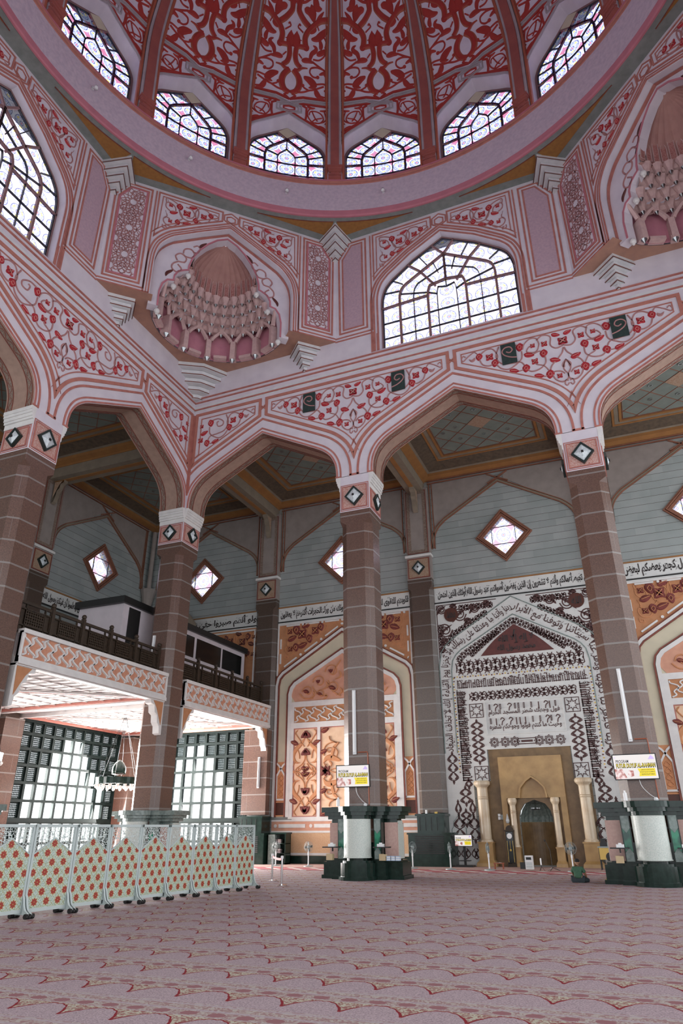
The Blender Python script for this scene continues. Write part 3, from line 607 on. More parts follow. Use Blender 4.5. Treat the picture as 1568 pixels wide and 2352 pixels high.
def lattice(b):
    for m in (-1,1):
        b.poly(D_,[(m*x,z) for x,z in [(4.22,30.7),(5.06,30.7),(5.56,29.88),(5.52,24.97),(4.22,24.97)]],.015,0,1)
        b.poly(D_,[(m*x,z) for x,z in [(4.32,30.6),(5.0,30.6),(5.46,29.86),(5.42,25.07),(4.32,25.07)]],.03,.015,2)
        cs=[(4.87,z) for z in (26.25,27.97,29.69)]+[(4.3,z) for z in (25.39,27.11,28.83,30.5)]+[(5.44,z) for z in (25.39,27.11,28.83)]
        for cu,cz in cs:
            for k in range(12):
                a=k*PI/6+PI/12
                def pt(r,an): return (cu+r*math.cos(an)*.95,cz+r*math.sin(an)*1.15)
                for r0,a0,r1,a1 in ((.16,a,.34,a+PI/12),(.16,a,.34,a-PI/12),(.34,a+PI/12,.62,a-PI/14),(.34,a-PI/12,.62,a+PI/14),(.62,a+PI/14,.8,a),(.62,a-PI/14,.8,a)):
                    p,q=pt(r0,a0),pt(r1,a1)
                    if latt_in(*p) and latt_in(*q): b.ribbon(D_,[(m*p[0],p[1]),(m*q[0],q[1])],.035,.05,.03,mi=0)
sub('squinch_lattice_panel',['stem','ring_pink','plaster'],lattice,squ)
# soffit of the squinch box, with the niche cut out of it
def N_(r,a,z,dd=-.6): return D_(r*math.sin(a),z,dd-r*math.cos(a))      # a=0 points into the corner
def soffit(b):
    rr=3.35; arc_=[(rr*math.sin(a),-.6-rr*math.cos(a)) for a in [R(-90+180*i/24) for i in range(25)]]
    P=[(-5.89,0),(-3.35,0)]+arc_+[(3.35,0),(5.89,0),(0,-5.89)]
    b.poly(lambda t,d,h:D_(t,24.35,d),P,0)
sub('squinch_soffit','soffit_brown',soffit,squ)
def wallpink(b):
    nn=28; A=[R(-87.5+175*i/nn) for i in range(nn+1)]
    b.add([N_(3.2,a,24.3) for a in A]+[N_(3.2,a,26.4) for a in A],[(i,i+1,nn+2+i,nn+1+i) for i in range(nn)])
sub('niche_rose_wall','pink_wall',wallpink,squ)
def muq(b):
    # posts with capitals that fork into the cell arches
    angs=[R(-78+26*i) for i in range(7)]
    for a in angs:
        for (r,w,z0,z1) in ((3.08,.16,24.25,25.35),):
            def bx(r0,r1,w0,w1,z0,z1):
                vs=[]
                for z,w_ in ((z0,w0),(z1,w1)):
                    for rr in (r0,r1):
                        for s in (-1,1): vs.append(N_(rr,a+s*w_/rr,z))
                b.add(vs,[(0,1,3,2),(4,6,7,5),(0,4,5,1),(2,3,7,6),(0,2,6,4),(1,5,7,3)])
            bx(2.78,3.2,.13,.13,24.2,25.3); bx(2.84,3.2,.16,.16,24.2,24.34)
        for s in (-1,1):
            prev=None; pts=[]
            for k in range(7):
                t=k/6; pts.append(N_(2.86-.1*t,a+s*(.04+t*R(12.4)-.04*t),25.3+.62*t**.75))
            b.tube(pts,[.12-.03*k/6 for k in range(7)],5)
    # tiers of scalloped cells
    tiers=[(3.0,2.72,25.75,26.15,14,0),(2.62,2.32,26.05,26.55,13,.5),(2.24,1.95,26.45,26.95,12,0),(1.92,1.68,26.85,27.3,11,.5)]
    for (ro,ri,z0,z1,nc,ph) in tiers:
        nn=nc*8; rows=[]
        for k,(f,zz) in enumerate(((0,z0),(.25,z0+.02),(.6,z0+.14),(1,z1-.08),(1,z1))):
            row=[]
            for i in range(nn+1):
                a=R(-87+174*i/nn); c=abs(math.sin(PI*(i/8+ph))); amp=.30*(1-f*.8)
                row.append(N_(ri+(ro-ri)*(1-f)*.5+amp*c+(0 if k<3 else .02),a,zz+(.16*c if k<2 else .06*c if k==2 else 0)))
            rows.append(row)
        vs=[p for r in rows for p in r]; m=nn+1
        b.add(vs,[(j*m+i,j*m+i+1,(j+1)*m+i+1,(j+1)*m+i) for j in range(len(rows)-1) for i in range(nn)])
        # ledge closing to the next tier
        b.add([N_(ri+.02,R(-87+174*i/nn),z1) for i in range(nn+1)]+[N_(ro+.25,R(-87+174*i/nn),z1) for i in range(nn+1)],[(i,i+1,m+i+1,m+i) for i in range(nn)])
        for j in range(nc+1):
            if ph: 
                aa=R(-87+174*(j+.5)/nc)
            else: aa=R(-87+174*j/nc)
            if abs(aa)>R(82): continue
            q=N_(ri+.06,aa,0); pts=[(q[0],q[1],z0+.42),(q[0],q[1],z0+.1),(q[0],q[1],z0-.06)]; b.tube(pts,[.24,.13,.12],8)
    # scalloped base ledge pieces
    for i in range(6):
        a=R(-65+26*i)
        vs=[]
        for z in (24.32,24.48):
            for rr,w in ((2.95,.17),(3.3,.17)):
                for s in (-1,1): vs.append(N_(rr,a+s*w/rr*2,z))
        b.add(vs,[(0,1,3,2),(4,6,7,5),(0,4,5,1),(2,3,7,6),(0,2,6,4),(1,5,7,3)])
sub('muqarnas_tier','mauve',muq,squ)
def cryst(b):
    def cone(p,r=.10,h=.17,m=0):
        vs=[(p[0]+r*math.cos(2*PI*k/8),p[1]+r*math.sin(2*PI*k/8),p[2]) for k in range(8)]+[(p[0],p[1],p[2]-h),(p[0],p[1],p[2]+.05)]
        b.add(vs,[(k,(k+1)%8,8) for k in range(8)]+[((k+1)%8,k,9) for k in range(8)],m)
    for i in range(7): cone(N_(2.93,R(-78+26*i),24.2),.14,.22)
    for (ri,z0,nc,ph) in ((2.72,25.75,14,0),(2.32,26.05,13,.5),(1.95,26.45,12,0),(1.68,26.85,11,.5)):
        for j in range(nc+1):
            aa=R(-87+174*(j+ph)/nc)
            if abs(aa)<R(82): cone(N_(ri+.06,aa,z0-.06))
sub('muqarnas_crystal','mirror',cryst,squ)
def knobs(b):
    for m in (-1,1):
        for t,z in ((3.02,24.05),(2.40,25.8),(1.76,26.72)): b.sph(D_(m*t,z,-.72),.14,10,8); b.sph(D_(m*t,z-.14,-.72),.07,8,6)
sub('plate_finial','trim_white',knobs,squ)
def hdome(b):
    zs=[27.2,27.35,27.8,28.3,28.75,29.1,29.4,29.58]; rs=[1.62,1.66,1.68,1.55,1.28,.92,.5,.08]; nn=64
    rows=[]
    for r,z in zip(rs,zs):
        rows.append([N_(r*(1-.035*abs(math.sin(PI*i/4))),R(-100+200*i/nn),z,-.85) for i in range(nn+1)])
    m=nn+1; b.add([p for r in rows for p in r],[(j*m+i,j*m+i+1,(j+1)*m+i+1,(j+1)*m+i) for j in range(len(rows)-1) for i in range(nn)])
    b.add([N_(1.62,R(-100+200*i/nn),27.2,-.85) for i in range(nn+1)]+[N_(2.3,R(-100+200*i/nn),27.25,-.85) for i in range(nn+1)],[(i,i+1,m+i+1,m+i) for i in range(nn)])
sub('ribbed_half_dome','niche_dome',hdome,squ)
def hdf(b):
    for g in range(16):
        a=R(-100+200*(g+.5)/16)
        def H_(u,v,d): 
            z=27.5+v; r=1.67-.05*v-.20*max(0,v-.5)-d; return N_(r*.975,a+u/1.55,z,-.85)
        hh=1.15 if g%2 else 1.5
        b.poly(H_,[(-.10,.0),(.10,.0),(.10,hh-.45),(.0,hh-.2),(-.10,hh-.45)],.02,0,0,sides=False)
        b.ribbon(H_,[(-.12,-.02),(.12,-.02),(.12,hh-.43),(.0,hh-.15),(-.12,hh-.43)],.025,.03,.0,True,1)
sub('half_dome_floral_panel',['niche_floral','mauve'],hdf,squ)
# stepped corbels under the squinch and at the drum corners
def corb(b):
    for k in range(5):
        s=[.86,.66,.46,.28,.12][k]; z1=24.35-.28*k; z0=z1-.26
        for (u0,fn,dirs) in ((6.6,F_,1),):
            b.add([F_(u0-s,z,0) for z in (z0,z1)]+[F_(u0+s,z,0) for z in (z0,z1)]+[F_(u0,z,s) for z in (z0,z1)],[(0,4,5,1),(4,2,3,5),(0,2,4),(1,5,3)],0)
            b.ribbon(lambda u,v,d:F_(u,z0+.015+d,v),[(u0-s,0),(u0,s+.015),(u0+s,0)],.06,.045,0,mi=1)
        def Lf(u,v,d): return (d,-u,v)
        b.add([Lf(u0-s,z,0) for z in (z0,z1)]+[Lf(u0+s,z,0) for z in (z0,z1)]+[Lf(u0,z,s) for z in (z0,z1)],[(0,4,5,1),(4,2,3,5),(0,2,4),(1,5,3)],0)
        b.ribbon(lambda u,v,d:Lf(u,z0+.015+d,v),[(u0-s,0),(u0,s+.015),(u0+s,0)],.06,.045,0,mi=1)
        q=[1.85,1.5,1.15,.8,.4][k]; c=q*.62
        P=[(0,0),(q,0),(q,-.0),(c,-c),(0,-q)]
        P=[(0,0),(q,0),(c,-c),(0,-q)]
        z1=24.35-.3*k; z0=z1-.28
        b.add([(x,y,z) for z in (z0,z1) for x,y in P],[(0,1,2,3),(1,5,6,2),(2,6,7,3)],0)
        b.ribbon(lambda u,v,d:(u,v,z0+.015+d),[(q,0),(c,-c),(0,-q)],.07,.045,0,mi=1)
    # under the ring, at the drum vertex (8.33,0)
    v0=Vector((8.33,0)); bis=(Vector((CX,-CX))-v0).normalized()
    for k in range(5):
        f=[1,.8,.6,.4,.2][k]; z1=31.15-.27*k; z0=z1-.26
        P=[v0,v0+Vector((1,0))*f*.95,v0+bis*1.55*f,v0+Vector((-1,-1)).normalized()*f*.95]
        b.add([(p.x,p.y,z) for z in (z0,z1) for p in P],[(0,1,2,3),(1,5,6,2),(2,6,7,3)],0)
        b.ribbon(lambda u,v,d:(u,v,z0+.015+d),[P[1],P[2],P[3]],.07,.045,0,mi=1)
    b2=MB()
    v1=Vector((0,-8.33)); bis=(Vector((CX,-CX))-v1).normalized()
    for k in range(5):
        f=[1,.8,.6,.4,.2][k]; z1=31.15-.27*k; z0=z1-.26
        P=[v1,v1+Vector((0,-1))*f*.95,v1+bis*1.55*f,v1+Vector((1,1)).normalized()*f*.95]
        b.add([(p.x,p.y,z) for z in (z0,z1) for p in P],[(0,1,2,3),(1,5,6,2),(2,6,7,3)],0)
        b.ribbon(lambda u,v,d:(u,v,z0+.015+d),[P[1],P[2],P[3]],.07,.045,0,mi=1)
sub('stepped_corbel',['plaster_cool','terra_dark'],corb,squ)
# --- ceiling between drum and ring, one eighth pattern
def oct_pts(): 
    return [(8.33,0),(L-8.33,0),(L,-8.33),(L,-L+8.33),(L-8.33,-L),(8.33,-L),(0,-L+8.33),(0,-8.33)]
bm=MB(); nn=96; ring=[(CX+13.5*math.cos(2*PI*i/nn),-CX+13.5*math.sin(2*PI*i/nn)) for i in range(nn)]
bm.poly(lambda x,y,d:(x,y,31.15-d),oct_pts(),0,None,0,holes=[ring])
for k in range(8):
    a=k*PI/4
    def O_(t,d,h): 
        x,y=t,CX-d; return (CX+x*math.cos(a)-y*math.sin(a),-CX+x*math.sin(a)+y*math.cos(a),31.15-h)
    for m in (-1,1):
        arc_=[]
        for i in range(9):
            t=1.25+(5.2-1.25)*i/8; y=math.sqrt(13.78**2-t*t); arc_.append((m*t,CX-y))
        bm.poly(O_,[(m*5.3,.42)]+list(reversed(arc_)),.02,0,1)
        bm.ribbon(O_,arc_,.03,.035,.0,mi=2)
struct('ceiling_drum_soffit',bm,['grey_green','ochre','terra_dark'])
bm=MB(); bm.lathe([(13.5,31.12),(13.42,31.12),(13.38,31.2)],128,(CX,-CX,0),1); bm.lathe([(13.38,31.2),(13.36,31.5)],128,(CX,-CX,0),1)
bm.lathe([(13.36,31.5),(13.33,33.38)],128,(CX,-CX,0),0)
bm.lathe([(13.33,33.38),(13.28,33.40),(13.28,33.46),(13.33,33.47)],128,(CX,-CX,0),2); bm.lathe([(13.33,33.47),(13.27,33.50),(13.27,33.54),(13.24,33.56),(13.24,33.6)],128,(CX,-CX,0),2)
bm.lathe([(13.24,33.6),(13.24,33.72),(14.6,33.74)],128,(CX,-CX,0),1)
struct('trim_1',bm,['ring','ring_pink','terra_orange'],smooth=False)
# --- dome
PROF=[(33.7,13.4),(37,13.6),(40,13.75),(42,13.45),(44,12.85),(46,11.95),(48,10.6),(50,8.9),(52,6.8),(54,4.2),(55.5,1.8),(56.2,.1)]
_pc=cr([(a,b) for a,b in PROF],6)
def pr(z):
    for p,q in zip(_pc,_pc[1:]):
        if p.x<=z<=q.x: return p.y+(q.y-p.y)*(z-p.x)/(q.x-p.x)
    return _pc[-1].y if z>50 else 13.4
HS=R(11.25); K=2.6
def G_(a,z,d):
    an=-a/K*HS; r=pr(z)-d; return (r*math.cos(an),r*math.sin(an),z)
WD=[(.87,33.72),(.87,36.2),(.868,36.7),(.85,37.05),(.80,37.42),(.75,37.66),(.66,37.95)]
wdh=[(x*K,z) for x,z in [tuple(p) for p in cr(WD,3)]+[(.33,38.72),(0,39.4)]]
wdp=[(-x,z) for x,z in wdh]+[(x,z) for x,z in reversed(wdh[:-1])]
def whw(z):
    if z>=39.4: return 0
    for p,q in zip(wdh,wdh[1:]):
        if p[1]<=z<=q[1]: return p[0]+(q[0]-p[0])*(z-p[1])/max(1e-6,q[1]-p[1])
    return wdh[0][0]
bm=MB(); zz=sorted(set([33.72+.26*i for i in range(22)]+[p[1] for p in wdh])); zz=[z for z in zz if z<=39.4]+[39.6+.6*i for i in range(27)]+[56.1]
for m in (-1,1):
    for z0,z1 in zip(zz,zz[1:]):
        for k in range(4):
            def X_(z,f): w=whw(z); return m*(w+(K-w)*f)
            a,b_,c,d=X_(z0,k/4),X_(z0,(k+1)/4),X_(z1,(k+1)/4),X_(z1,k/4)
            bm.quad(G_(a,z0,0),G_(b_,z0,0),G_(c,z1,0),G_(d,z1,0))
def Gr(a,z,dep):        # straight reveal outwards
    f=min(1,max(0,dep/.6)); a=a*(1-.06*f); z=33.72+(z-33.72)*(1-.075*f)
    an=-a/K*HS; r=pr(min(z,39.4))+dep; return (r*math.cos(an),r*math.sin(an),z)
n=len(wdp); bm.add([G_(p[0],p[1],0) for p in wdp]+[Gr(p[0],p[1],.62) for p in wdp],[(i,i+1,n+i+1,n+i) for i in range(n-1)],1)
AX=(CX,-CX,0)
dome=struct('ceiling_dome',bm,['dome_bg','plaster'],smooth=False); dome.location=AX
def dpan(b):
    for m in (1,-1):
        motif(b,G_,[t for t in TR_DOME if t[0] in 'kt'],m,0,0,.05,su=K,mids=dict(k=1,t=1),wsc=1.1)
        motif(b,G_,[t for t in TR_DOME if t[0] in 'kt'],m,0,0,.09,0.05,su=K,mids=dict(k=0,t=0),wsc=.68)
        motif(b,G_,[t for t in TR_DOME if t[0] not in 'kt'],m,0,0,.055,su=K,wsc=.76)
        motif(b,G_,[t for t in TR_DOME2 if t[0]!='g'],m,0,0,.05,su=K,wsc=.72)
        motif(b,G_,[t for t in TR_DOME2 if t[0]=='g'],m,0,0,.09,su=K,mids=dict(g=2),wsc=.62)
        b.ribbon(G_,[(m*.86*K,z) for z in [40.6+.5*i for i in range(22)]],.17,.05,0)
        b.ribbon(G_,[(m*.79*K,z) for z in [40.7+.5*i for i in range(22)]],.06,.07,0,mi=1)
        P=[(q.x,q.y) for q in offs(wdp,.13)]; 
        P2=[p for p in P if p[0]*m>=-.01]
        b.ribbon(G_,[p for p in P2 if p[1]>33.7],.10,.08,0,mi=2); 
        b.ribbon(G_,[p for p in [(q.x,q.y) for q in offs(wdp,.28)] if p[0]*m>=-.01 and abs(p[0])<K*.97],.14,.06,0,mi=0)
        # upper field repeats
        for dz in (5.3,):
            motif(b,G_,[t for t in TR_DOME if t[0] not in 'kt'],m,0,dz,.055,su=K*.86,wsc=1.0)
            motif(b,G_,[t for t in TR_DOME if t[0] in 'kt' ],m,0,dz,.07,su=K*.86)
b=MB(); dpan(b); dp=b.build('dome_arabesque',['dome_red','dome_edge','silver_line'],dome)
# rib
b=MB()
for w,d,mi in ((.34,.30,0),):
    zs=[33.74+.5*i for i in range(44)]
    for off,w_,d_,mi_ in ((0,.46,.30,0),(.30,.14,.22,1),(-.30,.14,.22,1),(.46,.12,.16,2),(-.46,.12,.16,2)):
        def GG(a,z,dd):
            an=-(K+a*(1 if z<44 else max(.25,1-(z-44)/13)))/K*HS; r=pr(z)-dd; return (r*math.cos(an),r*math.sin(an),z)
        b.ribbon(GG,[(off,z) for z in zs if z<55.5],w_,d_,0,mi=mi_)
def GB(a,z,dd):
    an=-(K+a)/K*HS; r=13.42-dd; return (r*math.cos(an),r*math.sin(an),z)
for w_,z0,z1,d_ in ((.34,34.18,34.28,.36),(.38,34.28,34.42,.42),(.42,34.42,34.52,.48),(.36,33.9,34.0,.34),(.36,33.72,33.8,.36)): b.fbox(GB,-w_,w_,z0,z1,0,d_,0)
rib=b.build('dome_rib',['dome_rib','silver_line','dome_edge'],dome)
# dome window
b=MB(); b.poly(lambda a,z,d:Gr(a*1.0,z,.6),wdp,0)
dw=struct('window_5',b,'glass_dome',uvf=lambda p:(math.atan2(p[1],p[0])*14.3,p[2]-34.1)); dw.location=AX
def wl_(b,lst,w,dd,mi=0):
    for pts in lst:
        for m in (1,-1):
            P=[]
            for p,q in zip(pts,pts[1:]):
                k=max(1,int(math.hypot(q[0]-p[0],q[1]-p[1])/.4)); P+=[(m*(p[0]+(q[0]-p[0])*i/k),p[1]+(q[1]-p[1])*i/k) for i in range(k)]
            P.append((m*pts[-1][0],pts[-1][1])); b.ribbon(lambda a,z,d:Gr(a,z,.6-d*.8),P,w,dd,-.03,mi=mi)
inner=[(1.22,33.7),(1.22,36.5),(1.12,37.0),(.9,37.3),(0,38.25)]
b=MB(); wl_(b,[inner,[(2.2,36.0),(1.22,36.0)],[(0,38.25),(.55,38.85)]],.12,.08); wl_(b,[[(x-.07,z-.05) if x>0 else (x,z-.1) for x,z in wdh]],.10,.08); b.build('window_bar','mullion',dw)
b=MB(); wl_(b,[[(.5,33.7),(.5,36.5),(.4,36.8),(0,37.3)],[(2.2,34.9),(0,34.9)],[(1.22,35.9),(0,35.9)],[(1.15,36.9),(.45,36.6)],[(1.1,37.0),(1.95,37.55)],[(0,38.25),(0,37.3)],[(.7,37.5),(1.25,38.15)],[(2.2,36.95),(1.22,36.6)]],.055,.05)
wl_(b,[[(x-.16,z-.1) if x>0 else (x,z-.22) for x,z in wdh]],.05,.06); b.build('window_leading','lead',dw)
# pale lamp niche at the apex of each dome window
b=MB(); b.poly(lambda a,z,d:Gr(a,z,.54-d*.3),[(0,38.3),(.5,38.85),(0,39.35),(-.5,38.85)],.03,0); b.build('apex_light_panel','cream',dw)
for k in range(1,16):
    o=copy_tree(dome); o.rotation_euler=(0,0,R(101.25+22.5*k)); o2=copy_tree(dw); o2.rotation_euler=(0,0,R(101.25+22.5*k)); o2.name='window_%d'%(5+k)
dome.rotation_euler=(0,0,R(101.25)); dw.rotation_euler=(0,0,R(101.25))
# the arcade side, its window and the squinch stand four times around the square
def around(o,k):
    c=copy_tree(o); c.matrix_world=Matrix.Translation((CX,-CX,0))@Matrix.Rotation(k*PI/2,4,'Z')@Matrix.Translation((-CX,CX,0)); return c
for k in (1,2,3):
    around(arc,k); around(squ,k); w_=around(win,k); w_.name='window_%d'%(k+1)
arc.name='wall_front_arcade'
# unseen overhangs, added outside the windows to darken their upper glass
b=MB(); b.lathe([(14.4,40.5),(16.0,40.45),(16.0,40.7),(14.4,40.75)],64,(CX,-CX,0)); struct('added_dome_shade_ring',b,'grey_green')
b=MB()
for k in range(4):
    a=k*PI/2
    def E_(x,y,z): return (CX+(x)*math.cos(a)-y*math.sin(a),-CX+(x)*math.sin(a)+y*math.cos(a),z)
    b.add([E_(x,y,z) for z in (30.5,30.7) for (x,y) in ((-6,CX+.62),(6,CX+.62),(6,CX+1.9),(-6,CX+1.9))],[(0,1,2,3),(4,5,6,7),(0,1,5,4),(2,3,7,6)])
struct('added_drum_shade_slab',b,'grey_green')  # slabs added out of view to shade the top drum panes
# ring spotlights
b=MB(); b.tube([(0,0,0),(.02,0,-.14)],.05,8); b.lathe([(.001,-.08),(.09,-.08),(.13,-.26),(.10,-.27),(.001,-.24)],14,(-.06,0,-.05)); 
sp0=None
for k in range(16):
    a=101.25+22.5*k
    if not 50<a<175: continue
    loc=(CX+13.3*math.cos(R(a)),-CX+13.3*math.sin(R(a)),32.55)
    if sp0 is None:
        sp0=thing('spotlight','small white spotlight on the pale ring under the dome windows','spotlight',loc,R(a),'spotlights on the dome ring'); 
        bb=MB(); bb.box(-.01,.06,-.06,.06,-.08,.08); bb.tube([(0,0,0),(-.2,0,-.12)],.03,8); bb.build('bracket','white_metal',sp0)
        bb=MB(); bb.lathe([(.001,.1),(.07,.09),(.1,-.08),(.001,-.09)],14,(-.24,0,-.15)); bb.build('lamp_head','white_metal',sp0,True)
        s_=sp0
    else: s_=dup(sp0,loc,R(a))
    s_['label']={0:'small white spotlight low on the pale ring, under the gap between the two middle dome windows'}.get(99) or 'small white spotlight on the pale dome ring, %s'%(['at the far right of the frame','second from the right','right of the middle rib','left of the middle rib','second from the left','at the far left of the frame'][[56.25,78.75,101.25,123.75,146.25,168.75].index(a%360)] if a%360 in [56.25,78.75,101.25,123.75,146.25,168.75] else 'out of sight')
# green cloth squares over the loudspeakers in the spandrels
lab=['leftmost of four','second from the left','third from the left','rightmost of four']
i=0
for c in (XC,XD):
    for m in (-1,1):
        u0=c+m*2.34; o=thing('speaker_panel','dark green square speaker panel among the red flowers, '+lab[i],'speaker panel',(u0,0,20.99),0,'green speaker panels in the spandrels'); i+=1
        b=MB(); b.box(-.33,.33,-.11,-.066,-.54,.54); b.build('cloth','tile_green',o)
        b=MB(); fn=lambda u,v,d:(u*m,-.11-d,v); 
        b.stroke(fn,cr([(-.33,-.30),(-.05,-.22),(.2,-.05),(.28,.15),(.15,.33),(-.08,.33),(-.17,.15),(-.05,.03),(.1,.1)],5),.06,.02); b.build('scroll','stem',o)
# ---------------------------------------------------------------- columns
HW=.7213; ZG=14.62; FZ=-.05
def chamf(c,h,ch): return [(c[0]-h+ch,c[1]-h),(c[0]+h-ch,c[1]-h),(c[0]+h,c[1]-h+ch),(c[0]+h,c[1]+h-ch),(c[0]+h-ch,c[1]+h),(c[0]-h+ch,c[1]+h),(c[0]-h,c[1]+h-ch),(c[0]-h,c[1]-h+ch)]
def prism(b,P,z0,z1,mi=0,P2=None):
    n=len(P); P2=P2 or P; b.add([(x,y,z0) for x,y in P]+[(x,y,z1) for x,y in P2],[tuple(range(n))[::-1],tuple(range(n,2*n))]+[(i,(i+1)%n,n+(i+1)%n,n+i) for i in range(n)],mi)
def kite_lamp(parent,fn,u,v,s=.36,dark=False):
    b=MB(); P=[(u,v+s*1.1),(u+s,v),(u,v-s*1.1),(u-s,v)]
    b.ribbon(fn,P,.07,.16,0,True); fr=b.build('lamp_frame','kite_green',parent)
    b=MB(); b.add([fn(p[0],p[1],.10) for p in P]+[fn(u,v,.24)],[(0,1,4),(1,2,4),(2,3,4),(3,0,4)]); b.fbox(fn,u-.045,u+.045,v-.045,v+.045,.2,.26,1)
    b.build('lamp_glass',['lamp_glass','black'],fr)
def tile_face(b,fn,mi,H=1.36):
    b.fbox(fn,-HW+.12,HW-.12,.12,H-.10,0,.03,mi)
    b.ribbon(fn,[(-HW+.14,.14),(HW-.14,.14),(HW-.14,H-.12),(-HW+.14,H-.12)],.05,.05,0,True,2)
    b.ribbon(fn,[(-HW+.06,.06),(HW-.06,.06),(HW-.06,H-.03),(-HW+.06,H-.03)],.03,.02,0,True,2)
def make_column(loc,label,caps,faces,zlow=1.9):
    t=thing('granite_column',label,'column',(loc[0],loc[1],FZ),0,'granite columns carrying the arcade')
    z=-FZ
    b=MB(); ch=.3; o=chamf((0,0),HW,ch)
    prism(b,o,1.2,13.98+z); prism(b,o,13.98+z,14.15+z,0,chamf((0,0),HW,.02)); prism(b,chamf((0,0),HW,.02),14.15+z,ZG+z)
    # keep object z aligned to the courses
    b.build('shaft','granite',t)
    b=MB(); b.box(-HW,HW,-HW,HW,ZG+z,ZS+z+.02)
    FN={'-y':lambda u,v,d:(u,-HW-d,ZG+z+v),'+x':lambda u,v,d:(HW+d,u,ZG+z+v),'-x':lambda u,v,d:(-HW-d,-u,ZG+z+v),'+y':lambda u,v,d:(-u,HW+d,ZG+z+v)}
    for f in faces: tile_face(b,FN[f],1,1.06 if f in caps else 1.36)
    head=b.build('tile_block',['plaster','ara_tile','terra'],t)
    for f in faces: kite_lamp(head,FN[f],0,.56 if f in caps else .70,.34 if f in caps else .40)
    b=MB()
    for f in caps:
        fn=FN[f]
        for v0,v1,d in ((1.06,1.28,.03),(1.28,1.38,.09),(1.38,1.52,.13),(1.52,1.64,.17),(1.64,1.80,.2)): b.fbox(fn,-HW-.01,HW+.01,v0,v1,-.02,d)
    b.build('capital_moulding',['trim_white','terra_dark'],t)
    return t
colB=make_column((-HW,HW),'square granite column at the inner corner of the hall, where the two arcades meet',['+x','-y'],['-y','+x'])
colC=make_column((XC,HW),'granite column standing between the orange wall niche and the white marble prayer niche',['-x','+x'],['-y','+x','-x'])
colD=make_column((XD,HW),'right-hand granite column with a screen, right of the white marble prayer niche',['-x','+x'],['-y','+x','-x'])
colA=make_column((-HW,-XC),'granite column at the left edge of the view, before the carved balcony',['-y','+y'],['-y','+x','+y'])
# ---------------------------------------------------------------- floor
t=MT('mauve prayer carpet',(.3,.2,.2),.95,0,.1); x,y,z=t.co()
u=((x-16.70)/.645+.5).fract()-.5                       # 0 at the cusp
tt=(.5-u.abs())*2                                       # 0 mid arch .. 1 cusp (reversed below)
k=(u.abs()*2)                                           # 0 cusp .. 1 mid
arch=(1.0-(1.0-k).pw(2.3))*.37+(k*PI*3).sin().abs()*.018
yy=((y+17.26)/1.078).fract()*1.078
sp=t.noise(55,2); sp2=t.noise(23,3,None,1)
field=t.mix(((sp-.35)*3).cl(),(.42,.325,.345),(.235,.18,.20))
orn=t.mix(((sp2-.47)*14).cl(),(.41,.38,.30),(.25,.11,.10))
med=(((x/.3225).fract()-.5)*1.6); my=(yy-.52)*6.5
medal=(med*med+my*my).lt(.22)
bord=t.mix(((t.noise(17,2,None,1.5)-.46)*12).cl(),(.38,.33,.30),(.28,.17,.17)); bord=t.mix(medal,bord,(.25,.115,.125))
rib_=(((yy-.64).abs().lt(.03))+((yy-.84).abs().lt(.03))+((yy-.42).abs().lt(.014))).cl(); bord=t.mix(rib_*.6,bord,(.36,.30,.34))
in_band=yy.gt(.41)*yy.lt(.89); in_orn=yy.gt(arch)*yy.lt(.42)
red=(yy-arch).abs().lt(.012+(1.0-k).pw(4)*.045)
c=t.mix(in_orn,field,orn); c=t.mix(red*(yy.lt(.42)),c,(.20,.018,.025)); c=t.mix(in_band,c,bord)
t.color(c); M['carpet']=t.m
t=MT('aisle carpet',(.4,.28,.24),.95,0,.1); t.color(t.mix(((t.noise(30,2)-.35)*3).cl(),(.48,.33,.29),(.38,.24,.22))); M['carpet_aisle']=t.m
t=MT('red and white prayer strip',(.4,.1,.1),.95,0,.1); x,y,z=t.co()
a=((x+(y*.9))/1.15).fract(); r_=((y-5.1)/.85).fract(); c=t.mix(a.gt(.72),(.34,.03,.05),(.55,.52,.50)); c=t.mix(((r_-.5).abs().gt(.38)),c,(.50,.47,.45)); t.color(c); M['strip']=t.m
b=MB(); b.box(-10.3,32,-34,10.6,-.5,FZ); fl=struct('floor',b,'carpet')
b=MB(); b.box(-9.9,30,4.9,6.55,FZ,FZ+.012); tag(b.build('prayer_strip','strip'),'long prayer rug strip with a red and white diagonal pattern before the marble wall','rug')
b=MB(); b.box(-10.3,30,7.05,10.6,FZ,FZ+.004); struct('floor_aisle',b,'carpet_aisle')
